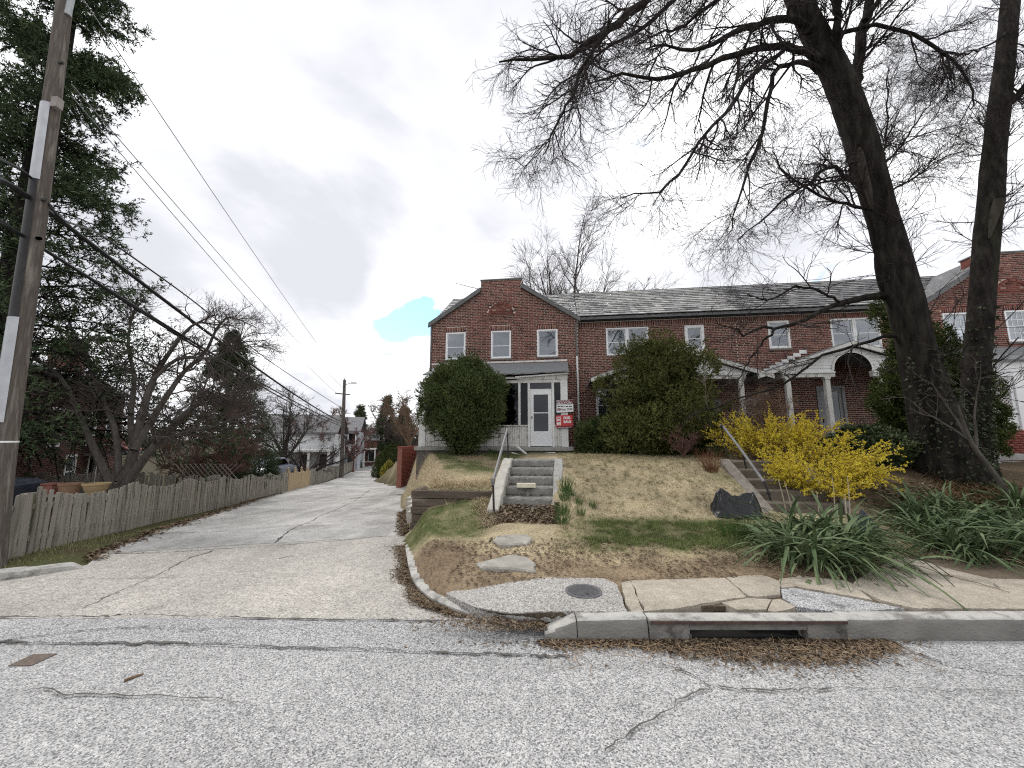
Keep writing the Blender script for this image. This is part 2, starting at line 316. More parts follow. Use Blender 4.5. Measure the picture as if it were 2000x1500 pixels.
def terrain(x, y):
    x = np.asarray(x, float); y = np.asarray(y, float); a, b = ha(x, y), hb(x, y)
    lawn = np.interp(b, LB, LZ)
    # left of the first stairs: low bank in front of the timbers, terrace behind
    tb = -6.95
    front = np.interp(b, [-11, -9, -8, -7.3, tb], [.15, .15, .18, .22, .26]) + sstep(2.0, 4.0, a) * sstep(-8.3, -6.9, b) * .26 - sstep(2.6, 1.4, a) * sstep(-8.6, -7.2, b) * .3
    back = np.interp(b, [tb, -5.8, -4.4, -2.6, 0], [.60, .84, 1.03, 1.14, 1.2])
    left = np.where(b < tb, front, back)
    w = sstep(4.0, 4.35, a); z = left * (1 - w) + lawn * w
    z = z + .02 * fnoise(x, y, 1.3, 1) + .012 * fnoise(x, y, 4.1, 2)
    # cut for the two stairs
    for a0, a1, b0, b1 in (S1, S2):
        ins = (a > a0 - .02) & (a < a1 + .02) & (b > b0 - .02) & (b < b1 + .3)
        z = np.where(ins, z - .3, z)
    sw = np.interp(x, [-2, 0, 3.3, 3.9, 5.3, 6.0, 7.5, 12], [4.42, 4.47, 4.5, 4.75, 5.45, 5.1, 4.62, 4.5]); ws = sstep(sw - .12, sw + .06, y); z = .085 * (1 - ws) + z * ws
    # bank down to the alley
    dl = x - XR(y); zal = za(y)
    wide = np.interp(y, [4, 8, 9, 12, 20], [.25, .5, .7, .9, 1.0])
    t = sstep(0, 1, dl / wide); z = (zal + .05) * (1 - t) + z * t
    # behind the houses the land drops to the alley's level
    z = np.where(y > 24, z + (zal - z) * sstep(24, 38, y), z)
    lz = zal - .03 + .03 * fnoise(x, y, .9, 3)
    z = np.where(x < XR(y), zal - .04, z); z = np.where(x < XL(y), lz + .06 * sstep(0, .8, XL(y) - x), z)
    z = np.where((y < 3.95) & (x < .2), -.04, z); z = np.where(y < 3.72, -.04, z)
    return z
def on(px, py):
    """where the sight line through a photo pixel meets the terrain."""
    d = ray(px, py); t = np.linspace(2, 40, 4000); P = np.array([0, 0, CAM_H]) + d * t[:, None]
    k = np.nonzero(P[:, 2] < terrain(P[:, 0], P[:, 1]))[0]; return P[k[0]] if len(k) else P[-1]

STRAW, GREEN, LITTER, SOIL = (np.array(c) for c in ((.56, .465, .325), (.13, .155, .062), (.28, .212, .148), (.12, .09, .062)))
def gcol(x, y):
    x = np.asarray(x, float); y = np.asarray(y, float); a, b = ha(x, y), hb(x, y)
    n1 = fnoise(x, y, .9, 4); n2 = fnoise(x, y, 2.7, 5); n3 = fnoise(x, y, 7, 6); nn = .55 * n1 + .35 * n2 + .25 * n3
    col = np.zeros(x.shape + (3,)) + STRAW
    def lay(c, w): nonlocal col; w = np.clip(w, 0, 1)[..., None]; col = col * (1 - w) + c * w
    lay(GREEN, .22 + .5 * np.maximum(n2, 0) * sstep(7.4, 9, a))
    lay(GREEN, (1.15 + .55 * n3 + .3 * n2) * sstep(-9.35, -8.95, b + .35 * nn) * sstep(-7.7, -8.2, b + .4 * nn) * sstep(5.3, 6.0, a + .4 * nn) * sstep(9.6, 8.9, a))
    lay(LITTER, .85 * sstep(-9.2, -9.8, b + .35 * nn))
    lay(GREEN, .8 * sstep(-3.4, -2.2, b))
    col = col * (1 + .16 * n1 + .18 * n2 + .15 * n3)[..., None]
    lft = sstep(4.25, 3.9, a)
    lay(GREEN, lft * ((.85 + .4 * n3) * sstep(-9.0, -8.5, b + .3 * nn) * sstep(-6.3, -7.2, b) + .9 * sstep(-5.9, -5.2, b + .4 * nn) * sstep(-.1, .4, nn + .2)))
    lay(LITTER, lft * (sstep(-8.8, -9.3, b + .3 * nn) + .7 * sstep(.05, .5, -nn) * sstep(-6.9, -6.5, b)))
    lay(SOIL, sstep(10.1, 10.8, a + .3 * nn) * .95)
    bank = (x > XR(y)) & (x - XR(y) < 1.0) & (y > 8); lay(STRAW * .8, np.where(bank, .8, 0))
    lm = x < XR(y); lay(np.array([.105, .092, .056]), np.where(lm, 1., 0)); lay(SOIL, np.where(lm, .5 * (nn > .05), 0)); lay(GREEN, np.where((x < XL(y)) & (x > XL(y) - 1.2), .5 * (n2 > -.2), 0))
    far = sstep(24, 40, y); lay(np.array([.09, .08, .055]), far)
    return col
xs = np.concatenate([[-900, -300, -120, -60, -40, -30, -24, -20, -17], np.arange(-15, -6, .35), np.arange(-6, 13, .11), np.arange(13, 24, .5), [26, 30, 36, 45, 60, 120, 300, 900]])
ys = np.concatenate([[-60, -20, -5, 3.4], np.arange(3.6, 13, .11), np.arange(13, 26, .4), np.arange(26, 60, 1.5), [65, 75, 90, 120, 180, 300, 700, 1500, 3000]])
GX, GY = np.meshgrid(xs, ys); gzv = terrain(GX, GY)
gv = np.stack([GX, GY, gzv], -1).reshape(-1, 3); nx, ny = len(xs), len(ys)
ii = (np.arange(ny - 1)[:, None] * nx + np.arange(nx - 1)[None]).ravel()
ground_m = mat('turf_and_soil', (.62, .6, .55), (1.0, 1.0, 1.0), (1.35, 1.3, 1.2), scale=26, detail=8, rough=1, bump=.9, bscale=70, attr=True, spec=.05)
tag(np_mesh('ground', gv, np.stack([ii, ii + 1, ii + 1 + nx, ii + nx], 1), ground_m, smooth=True, col=gcol(GX, GY).reshape(-1, 3) * .72), kind='structure')

# ------------------------------------------------------------------ street, apron, alley
road_m = speckle('street_aggregate', [(0, (.12, .12, .125)), (.2, (.215, .215, .22)), (.42, (.335, .335, .33)), (.7, (.43, .425, .42)), (1, (.60, .595, .58))], 125, bump=.6, mottled=(.84, 1.08, .35), dark=((.20, .20, .205), .7, .6, .4), streak=((.12, 1, 1), .02, 1.3, .86, 1.08))
apron_m = speckle('apron_aggregate', [(0, (.20, .185, .165)), (.3, (.345, .325, .295)), (.7, (.45, .425, .39)), (1, (.55, .525, .485))], 75, bump=.3, mottled=(.80, 1.08, .7), dark=((.25, .23, .21), .6, .58, .5), streak=((1, .18, 1), -.28, 1.1, .80, 1.08))
alley_m = speckle('alley_concrete', [(0, (.33, .325, .315)), (.5, (.43, .42, .405)), (1, (.53, .52, .50))], 60, bump=.2, mottled=(.66, 1.1, .8), dark=((.17, .165, .16), .9, .52, .7), streak=((1, .12, 1), -.28, 1.6, .68, 1.10))
patch_m = speckle('patch_aggregate', [(0, (.10, .10, .105)), (.35, (.30, .30, .31)), (.7, (.46, .46, .46)), (1, (.62, .62, .61))], 115, bump=.5, dark=((.06, .06, .065), 3.2, .54, .9))
walk_agg = speckle('walk_aggregate', [(0, (.14, .135, .13)), (.35, (.29, .28, .265)), (.75, (.43, .415, .39)), (1, (.54, .525, .50))], 95, bump=.5)
walk_tan = speckle('walk_tan', [(0, (.27, .24, .195)), (.5, (.38, .34, .28)), (1, (.47, .425, .355))], 120, bump=.3, mottled=(.76, 1.1, 1.6), dark=((.19, .16, .125), 2.2, .54, .6), streak=((.4, 1, 1), .1, 2.5, .8, 1.1))
def sheet(name, rows, m, cols=24, dz=0.0, nz=.006, parent=None):
    rows = np.asarray(rows, float); t = np.linspace(0, 1, cols)[None, :, None]; V = rows[:, 0, None] * (1 - t) + rows[:, 1, None] * t
    V[..., 2] = za(V[..., 1]) + dz + nz * fnoise(V[..., 0], V[..., 1], .7, 8); n = len(rows); i = (np.arange(n - 1)[:, None] * cols + np.arange(cols - 1)[None]).ravel()
    return np_mesh(name, V.reshape(-1, 3), np.stack([i, i + 1, i + 1 + cols, i + cols], 1), m, parent, smooth=True)
rd = MB(); rd.add([(-300, -40, 0), (300, -40, 0), (300, 3.93, 0), (-300, 3.93, 0)], [(0, 1, 2, 3)]); road = tag(rd.build('street', road_m), kind='structure')
trench_m = speckle('trench_aggregate', [(0, (.11, .11, .115)), (.25, (.20, .20, .205)), (.5, (.32, .32, .32)), (1, (.57, .57, .56))], 125, bump=.5, mottled=(.80, 1.1, .9), dark=((.17, .17, .175), 1.1, .57, .45))
W_ = [gz(x, y, .004) for x, y in ((-900, 1252), (0, 1257), (330, 1259), (560, 1267), (830, 1276), (1010, 1282), (1118, 1284), (1126, 1258), (1140, 1245), (1100, 1232), (960, 1215), (700, 1214), (420, 1209), (0, 1209), (-900, 1204))]; b = MB(); b.prism(W_, (0, 0, -.003)); b.build('trench_patch', trench_m, road)
W_ = [gz(x, y, .004) for x, y in ((1745, 1254), (1790, 1278), (1850, 1300), (1960, 1318), (2300, 1330), (2300, 1250))]; b = MB(); b.prism(W_, (0, 0, -.003)); b.build('worn_patch', trench_m, road)
JL, JR = galley(205, 1082), galley(778, 1046)
rows = []
for y in np.concatenate([np.linspace(3.9, JL[1], 9)]):
    f = (y - 3.9) / (JL[1] - 3.9); yr = 3.9 + f * (JR[1] - 3.9)
    rows.append([(max(float(XL(y)), -40) if y > 3.95 else -40, y, 0), (float(XR(np.array(yr))) + .04, yr, 0)])
tag(sheet('apron', rows, apron_m, 40, .008), kind='structure')
rows = []
for f in np.concatenate([np.linspace(0, 14, 26), np.linspace(16, 60, 22), [90, 160]]):
    yl, yr = JL[1] + f, JR[1] + f * 1.0; rows.append([(float(XL(np.array(yl))), yl, 0), (float(XR(np.array(yr))) + .05, yr, 0)])
alley = tag(sheet('alley', rows, alley_m, 16, .011), kind='structure')
# cracks and joints: thin irregular tar-dark seams lying on the paving
crack_m = mat('crack_dirt', (.06, .057, .053), (.13, .122, .112), scale=30, rough=1)
rust_m = mat('gutter_dirt', (.09, .065, .045), (.05, .04, .03), scale=18, rough=1)
def seam(parent, pts, w, fn, m=crack_m, name='crack', dz=.014, wob=.012, rnd=.6):
    P = np.array([fn(x, y) for x, y in pts]); n = max(12, int(np.linalg.norm(np.diff(P, axis=0), axis=1).sum() / .06)); Q = spline(P, n)
    Q[:, :2] += rng.normal(0, wob, (n, 2)); t = np.gradient(Q, axis=0); s_ = np.stack([-t[:, 1], t[:, 0], 0 * t[:, 0]], 1); s_ /= np.linalg.norm(s_, axis=1, keepdims=True)
    ww = w * .62 * (1 - rnd + rnd * 2 * rng.random(n)) / 2 * (.35 + 1.3 * np.abs(fnoise(np.arange(n) * .13, 0 * np.arange(n), 1, w * 1000))); ww[0] = ww[-1] = .001; Q[:, 2] += dz
    V = np.concatenate([Q - s_ * ww[:, None], Q + s_ * ww[:, None]]); i = np.arange(n - 1)
    np_mesh(name, V, np.stack([i, i + 1, n + i + 1, n + i], 1), m, parent)
g0 = lambda x, y: gz(x, y, 0.0)
seam(road, [(-250, 1206), (0, 1207), (200, 1206), (260, 1202), (420, 1207), (700, 1213), (960, 1215)], .03, g0, name='joint', m=crack_m)
seam(road, [(-200, 1256), (0, 1256), (120, 1259), (330, 1258), (560, 1266), (830, 1275), (1010, 1281), (1118, 1284)], .03, g0, name='joint')
seam(road, [(0, 1256), (60, 1247), (180, 1233), (300, 1226), (360, 1234), (430, 1229), (560, 1228), (610, 1220)], .012, g0)
seam(road, [(-80, 1352), (0, 1358), (90, 1349), (140, 1362), (240, 1358), (370, 1366), (520, 1384), (600, 1366), (640, 1350)], .013, g0)
seam(road, [(1395, 1345), (1350, 1357), (1290, 1395), (1220, 1440), (1180, 1475)], .022, g0)
seam(road, [(1395, 1345), (1330, 1312), (1290, 1300)], .014, g0); seam(road, [(1395, 1345), (1520, 1352), (1640, 1347), (1760, 1350), (2050, 1354)], .014, g0)
seam(road, [(1738, 1250), (1790, 1276), (1845, 1297)], .02, g0); seam(road, [(1850, 1278), (1890, 1292)], .01, g0)
seam(road, [(1118, 1284), (1128, 1255), (1145, 1245)], .012, g0)
seam(road, [(1880, 1345), (1950, 1372), (2050, 1390)], .010, g0)
ga_ = lambda x, y: galley(x, y)
seam(alley, [(205, 1082), (320, 1080), (420, 1074), (600, 1062), (778, 1046)], .035, ga_, name='joint')
seam(alley, [(420, 1075), (365, 1094), (330, 1113), (280, 1137), (210, 1167), (160, 1191)], .028, ga_)
seam(alley, [(535, 1062), (570, 1035), (610, 1018), (625, 1009), (680, 985), (705, 970), (725, 955)], .04, ga_)
seam(alley, [(300, 1043), (450, 1038), (640, 1020), (770, 1008)], .02, ga_, name='joint'); seam(alley, [(480, 985), (640, 978), (775, 966)], .03, ga_, name='joint')
# old square patch and dark stains in the street
pm = MB(); pm.prism([gz(x, y, .003) for x, y in ((15, 1301), (65, 1278), (112, 1277), (62, 1300))], (0, 0, .003)); pm.build('utility_patch', mat('dark_patch', (.10, .08, .065), (.16, .13, .11), scale=40, rough=1), road)

# ------------------------------------------------------------------ kerbs, storm inlet, sidewalk
kerb_m = mat('kerb_concrete', (.46, .45, .42), (.34, .33, .31), scale=9, rough=.95, bump=.6, bscale=60, dark=((.19, .18, .165), 4.5, .5))
kerb_face = mat('inlet_concrete', (.22, .21, .195), (.13, .125, .115), scale=7, rough=.95, bump=.7, bscale=50, dark=((.07, .065, .06), 4, .52))
kerb_shade_dirt = mat('kerb_shaded_dirty', (.21, .20, .185), (.13, .125, .115), scale=5, rough=1, bump=.6, bscale=60, dark=((.34, .33, .30), 6, .6), stretch=(.5, 1, 1))  # kerb front faces: shade put into the colour together with street dirt
kerb = tag(bpy.data.objects.new('kerb', None), kind='structure'); C.objects.link(kerb); OFF['kerb'] = np.zeros(3)
KZ = .172
def kerb_seg(x0, x1, z0=KZ, z1=KZ):
    b = MB(); n = max(3, int((x1 - x0) / .15)); prof = [(3.50, -.1), (3.515, .0), (3.53, .125), (3.545, .155), (3.575, .172), (3.665, .174), (3.665, -.1)]
    V = []; k = len(prof)
    for i in range(n + 1):
        f = i / n; x = x0 + (x1 - x0) * f; zz = (z0 + (z1 - z0) * f) / KZ
        for y, z in prof: V.append((x, y + .006 * random.uniform(-1, 1), (z * zz if z > 0 else z) + .003 * random.uniform(-1, 1)))
    F = [(i * k + j, (i + 1) * k + j, (i + 1) * k + (j + 1) % k, i * k + (j + 1) % k) for i in range(n) for j in range(k)] + [tuple(range(k)), tuple(range(n * k, n * k + k))[::-1]]
    b.add(V, F); o = b.build('kerb_stone', kerb_m, kerb, smooth=True); o.data.materials.append(kerb_shade_dirt)
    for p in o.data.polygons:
        if p.normal.y < -.75: p.material_index = 1  # faces turned to the street get the painted-in shade
    return o
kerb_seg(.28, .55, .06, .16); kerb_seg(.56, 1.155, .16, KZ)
x = 2.845
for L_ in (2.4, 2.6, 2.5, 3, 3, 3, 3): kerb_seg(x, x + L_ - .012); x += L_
inlet = thing('storm_drain', 'concrete storm drain inlet with dark slot set into the kerb', 'drain', (2.0, 3.55, 0))
b = MB(); b.box(1.165, 1.505, 3.505, 3.63, -.1, .158); b.box(2.50, 2.835, 3.505, 3.63, -.1, .158); b.box(1.506, 2.499, 3.507, 3.63, .088, .157); b.build('kerb_block', kerb_face, inlet, bevel=.008)
b = MB(); b.box(1.165, 2.835, 3.487, 3.635, .159, .176); b.build('top_slab', kerb_m, inlet, bevel=.004)
b = MB(); b.box(1.17, 2.83, 3.481, 3.4855, .146, .170); b.build('steel_edge', mat('rusty_steel', (.06, .04, .035), (.11, .075, .06), scale=15, rough=.8, metal=.3), inlet)
b = MB(); b.box(1.506, 2.499, 3.52, 4.1, .003, .006); b.box(1.506, 2.499, 4.1, 4.14, -.5, .068); b.box(1.47, 1.505, 3.631, 4.1, -.5, .06); b.box(2.50, 2.54, 3.631, 4.1, -.5, .06); b.build('catch_basin', mat('basin_shade', (.004, .004, .004), (.007, .006, .006)), inlet)  # near-black sheet and walls: colour stands in for the shade inside the slot
b = MB(); b.box(1.50, 1.515, 3.500, 3.504, .002, .06); b.build('slot_edge', mat('slot', (.10, .095, .09)), inlet)

walk = tag(bpy.data.objects.new('sidewalk', None), kind='structure'); C.objects.link(walk); OFF['sidewalk'] = np.zeros(3)
def slab(pts, m, z=.17, name='slab', th=.09, jag=.006, tilt=0, ramp_x=None):
    P = [];
    for i in range(len(pts)):
        p, q = np.array(pts[i], float), np.array(pts[(i + 1) % len(pts)], float); n = max(1, int(np.linalg.norm(q - p) / 9))
        for k in range(n): P.append(p + (q - p) * k / n)
    W = np.array([gz(x, y, z) for x, y in P]); W[:, :2] += rng.normal(0, jag, (len(W), 2)); W[:, 2] += tilt * (W[:, 1] - 4)
    if ramp_x: W[:, 2] += ramp_x[2] * (1 - sstep(ramp_x[0], ramp_x[1], W[:, 0]))
    b = MB(); b.prism(W - [0, 0, th], (0, 0, th)); return b.build(name, m, walk)
slab([(870, 1140), (905, 1130), (1050, 1126), (1180, 1130), (1205, 1141), (1226, 1195), (1090, 1193), (1000, 1190), (930, 1172)], walk_agg, ramp_x=(-.9, .55, -.10))
slab([(1213, 1138), (1231, 1134), (1256, 1194), (1230, 1195)], walk_tan)
slab([(1233, 1133.5), (1416, 1128), (1458, 1165), (1400, 1174), (1315, 1189), (1259, 1194)], walk_tan)
slab([(1418, 1128), (1487, 1121), (1521, 1134), (1525, 1161), (1478, 1165), (1461, 1163)], walk_tan, .172)
slab([(1408, 1176), (1460, 1168), (1504, 1170), (1495, 1190), (1438, 1190), (1424, 1184)], walk_tan, .163)
slab([(1508, 1171), (1525, 1169), (1555, 1186), (1520, 1194), (1499, 1193)], walk_tan, .165)
slab([(1525, 1151), (1550, 1148), (1640, 1164), (1690, 1173), (1765, 1188), (1686, 1194), (1618, 1193), (1556, 1185), (1528, 1168)], patch_m, .160)
slab([(1523, 1131), (1560, 1124), (1655, 1134), (1705, 1172), (1645, 1161), (1555, 1145), (1527, 1148)], walk_tan, .171)
slab([(1661, 1143), (1690, 1120), (1754, 1088), (1800, 1095), (1850, 1110), (1935, 1130), (2140, 1136), (2150, 1189), (1788, 1188), (1722, 1173)], walk_tan, .174)
e1, e2 = gz(2141, 1136, .174), gz(2151, 1189, .174)
for x0_, x1_ in ((0, 2.2), (2.215, 4.6), (4.615, 9)): bq = MB(); bq.prism([e2 + [x0_ + .014, 0, -.09], np.array([e2[0] + x1_, e2[1], .084]), np.array([e1[0] + x1_, e1[1], .084]), e1 + [x0_ + .014, 0, -.09]], (0, 0, .09)); bq.build('slab', walk_tan, walk)
seam(walk, [(1460, 1167), (1500, 1169), (1524, 1160)], .015, lambda x, y: gz(x, y, .172)); seam(walk, [(1848, 1122), (1880, 1130), (1920, 1136), (1965, 1153)], .012, lambda x, y: gz(x, y, .176))
for p in (0,):                            # bed of dirt under the broken slabs
    b = MB(); b.prism([gz(x, y, .10) for x, y in ((1215, 1140), (1480, 1118), (1760, 1088), (2150, 1132), (2200, 1194), (1235, 1194))], (0, 0, .045)); b.build('bedding', mat('bed_dirt', (.16, .125, .09), (.09, .07, .05), scale=30, rough=1, bump=.6), walk)
ins = [(1098, 1194), (1060, 1193), (1000, 1190), (965, 1182), (930, 1172)]; outs = [(1150, 1228), (1080, 1226), (1010, 1218), (955, 1206), (905, 1186)]
n_ = 24; A0 = spline([gz(x, y, .17) - [0, .012, 0] for x, y in ins], n_); A1 = spline([gz(x, y, .004) for x, y in outs], n_); A0[:, 2] = .165 - .10 * (1 - sstep(-.9, .55, A0[:, 0])) - .002; V = []
for q in range(7): f = q / 6; row = A0 * (1 - f) + A1 * f; row[:, 2] = A0[:, 2] * (1 - f) ** 1.25 + .004 + .008 * rng.random(n_) * (1 if 0 < q < 6 else 0); V.append(row)
i = (np.arange(6)[:, None] * n_ + np.arange(n_ - 1)[None]).ravel(); np_mesh('gutter_silt', np.concatenate(V), np.stack([i, i + 1, i + 1 + n_, i + n_], 1), mat('silt', (.17, .135, .10), (.10, .078, .056), (.27, .225, .17), scale=40, rough=1, bump=.8), walk, smooth=True)
# curved kerbs of the alley mouth
def curved_kerb(name, pts, w, h, parent):
    P = spline(pts, 30); t = np.gradient(P, axis=0); s_ = np.stack([t[:, 1], -t[:, 0], 0 * t[:, 0]], 1); s_ /= np.linalg.norm(s_, axis=1, keepdims=True)
    hh = np.interp(np.linspace(0, 1, 30), [0, .12, .9, 1], h); b = MB(); V = []
    for i in range(30):
        p = P[i]; zb = p[2]
        for d_, z_ in ((0, -.12), (0, hh[i] - .02), (.025, hh[i]), (w, hh[i]), (w, -.12)): q = p + s_[i] * (d_ + .003 * random.uniform(-1, 1)); V.append((q[0], q[1], zb + z_))
    F = [(i * 5 + j, (i + 1) * 5 + j, (i + 1) * 5 + (j + 1) % 5, i * 5 + (j + 1) % 5) for i in range(29) for j in range(5)] + [tuple(range(5)), tuple(range(145, 150))]
    b.add(V, F); return b.build('kerb_stone', kerb_m, parent, smooth=True)
kp = np.concatenate([[gz(1078, 1206, .1), gz(1020, 1209, .07)], KERB]); kp[:, 2] = za(kp[:, 1]); curved_kerb('k', kp, .14, [.14, .07, .09, .05], kerb)
lp = LCURB.copy(); lp[:, 2] = za(lp[:, 1]); curved_kerb('k', lp[::-1], .17, [.01, .08, .13, .13], kerb)
# stepping stones between the stairs and the sidewalk
stone_m = mat('stepping_stone', (.36, .34, .30), (.25, .235, .21), scale=6, rough=.95, bump=.7, bscale=30, dark=((.5, .48, .43), 8, .6))
for lab, pts in (('smaller grey stepping stone nearest the broken concrete stairs', ((970, 1049), (1000, 1046), (1030, 1045), (1041, 1052), (1035, 1065), (1005, 1069), (975, 1071), (962, 1060))),
                 ('pale pointed stepping stone nearest the sidewalk', ((930, 1107), (967, 1095), (1000, 1084), (1032, 1091), (1047, 1105), (1045, 1121), (1000, 1117), (940, 1115)))):
    W = np.array([on(x, y) for x, y in pts]); W[:, 2] = W[:, 2].mean() + .015; c = W.mean(0); top = c + (W - c) * .93 + [0, 0, .02]
    n = len(W); b = MB(); b.add(np.concatenate([W - [0, 0, .08], W, top]), [tuple(range(n))[::-1], tuple(range(2 * n, 3 * n))] + [(k * n + i, k * n + (i + 1) % n, (k + 1) * n + (i + 1) % n, (k + 1) * n + i) for k in range(2) for i in range(n)])
    tag(b.build('stepping_stone', stone_m, off=c), lab, 'stone', 'stepping stones')
# meter cover
cv = gz(1140, 1154, .174); cover = thing('meter_cover', 'round ribbed iron meter cover set in the speckled sidewalk slab', 'cover', cv)
iron = mat('cast_iron', (.17, .17, .175), (.11, .11, .115), scale=30, rough=.6, metal=.4)
b = MB(); b.lathe([(.155, -.02), (.155, .004), (.182, .004), (.182, -.02)], cv, 28); b.build('rim', iron, cover)
b = MB(); b.lathe([(.15, -.02), (.15, .006), (.02, .007)], cv, 28); b.build('lid', iron, cover)
b = MB()
for k in range(-8, 9):
    yy = k * .016; hw = math.sqrt(max(.14 ** 2 - yy ** 2, 0)); b.box(cv[0] - hw, cv[0] + hw, cv[1] + yy - .004, cv[1] + yy + .004, cv[2] + .006, cv[2] + .010)
tag(b.build('ribs', iron, cover), kind='stuff')
b = MB(); b.lathe([(.016, 0), (.016, .012), (.006, .012)], cv + [.02, -.10, .0], 10); b.build('keyhole', black_metal, cover)

# ------------------------------------------------------------------ the brick row
def fac(px, py, b=0.0):                   # photo pixel -> point of the vertical plane at depth b of the row, in row coordinates
    d = ray(px, py); n3 = np.array([NN[0], NN[1], 0]); O = np.array([-3.35, 15.5, 0]); c = np.array([0, 0, CAM_H])
    t = (np.dot(O - c, n3) + b) / np.dot(d, n3); P = c + t * d; return np.array([ha(P[0], P[1]), b, P[2]])
BL, BH, JT = .200, .0545, .0135
unit_brick = None
def rects_mesh(rects, bface, dep, jitter=.003):
    r = np.asarray(rects, float); n = len(r); bf = bface + rng.uniform(-jitter, jitter, n)
    V = np.zeros((n, 8, 3))
    for k, (i, j) in enumerate(((0, 2), (1, 2), (1, 3), (0, 3))):
        V[:, k, 0] = V[:, k + 4, 0] = r[:, i]; V[:, k, 2] = V[:, k + 4, 2] = r[:, j]; V[:, k, 1] = bf; V[:, k + 4, 1] = bface + dep
    base = (np.arange(n) * 8)[:, None]
    F = np.concatenate([base + np.array(q) for q in ((0, 1, 2, 3), (0, 4, 5, 1), (1, 5, 6, 2), (2, 6, 7, 3), (3, 7, 4, 0))])
    return V.reshape(-1, 3), F
def lay_bricks(a0, a1, z0, z1, holes=(), clip=None, ch=BH + JT):
    out = []; k0 = 0; z = z0
    while z < z1 - .03:
        zm = z + BH / 2; lo, hi = (a0, a1) if clip is None else clip(zm)
        off = (k0 % 2) * (BL + JT) / 2 + (.0533 if k0 % 6 == 5 else 0)
        ks = np.floor((lo - a0 + off) / (BL + JT)); s = a0 - off + ks * (BL + JT)
        while s < hi:
            pieces = [(max(s, lo), min(s + BL, hi))]
            for h in holes:
                if h[2] < z + BH * .6 and h[3] > z + BH * .4:
                    np_ = []
                    for p, q in pieces:
                        if q <= h[0] or p >= h[1]: np_.append((p, q)); continue
                        if p < h[0]: np_.append((p, h[0]))
                        if q > h[1]: np_.append((h[1], q))
                    pieces = np_
            for p, q in pieces:
                if q - p > .03: out.append((p, q, z, z + BH))
            s += BL + JT
        z += ch; k0 += 1
    return out
def soldier(a0, a1, z0, z1):
    n = max(1, round((a1 - a0 + JT) / (BH + JT))); w = (a1 - a0 + JT) / n; return [(a0 + i * w, a0 + (i + 1) * w - JT, z0, z1) for i in range(n)]
def place_bricks(house, rects, bface, m, near, single=300, name='brick'):
    """the bricks that show largest become parts, the rest one joined part."""
    rects = np.asarray(rects); full = np.abs((rects[:, 1] - rects[:, 0]) - BL) < .002
    d = np.hypot(rects[:, 0] - near[0], rects[:, 2] - near[1]); d[~full] = 1e9; order = np.argsort(d); pick = order[:single]; pick = pick[d[pick] < 1e8]
    rest = np.setdiff1d(np.arange(len(rects)), pick)
    V, F = rects_mesh(rects[rest], bface + .003, .011); col = np.repeat(rng.random(len(rest)), 8)[:, None] * np.ones(3)
    tag(np_mesh('brick_courses', V, F, m, house, col=col), kind='stuff')
    V, F = rects_mesh([(-BL / 2, BL / 2, 0, BH)], 0, .014, 0); first = None
    for i in pick:
        r = rects[i]; loc = np.array([(r[0] + r[1]) / 2, bface + rng.uniform(-.003, .003), r[2]]) - OFF[house.name]
        if first is None: o = first = np_mesh(name, V, F, m, house, col=np.zeros((8, 3)), shift=False)
        else: o = first.copy(); C.objects.link(o); OFF[o.name] = OFF[house.name]
        o.location = loc
def wall_cells(mb, a0, a1, z0, z1, b0, b1, holes):
    A = sorted({a0, a1, *[h[0] for h in holes], *[h[1] for h in holes]}); Z = sorted({z0, z1, *[h[2] for h in holes], *[h[3] for h in holes]})
    for i in range(len(A) - 1):
        for j in range(len(Z) - 1):
            am, zm = (A[i] + A[i + 1]) / 2, (Z[j] + Z[j + 1]) / 2
            if any(h[0] < am < h[1] and h[2] < zm < h[3] for h in holes): continue
            mb.box(A[i], A[i + 1], b0, b1, Z[j], Z[j + 1])
blind_m = mat('window_shade', (.55, .54, .50), (.46, .455, .43), scale=2, rough=.9); cream_m = mat('cream_shade', (.52, .53, .46), (.46, .47, .41), scale=2, rough=.9)
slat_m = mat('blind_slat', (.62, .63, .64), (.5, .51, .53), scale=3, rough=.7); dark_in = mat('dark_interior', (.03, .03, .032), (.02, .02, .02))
sill_m = mat('stone_sill', (.20, .17, .155), (.13, .11, .10), scale=10, rough=.95)
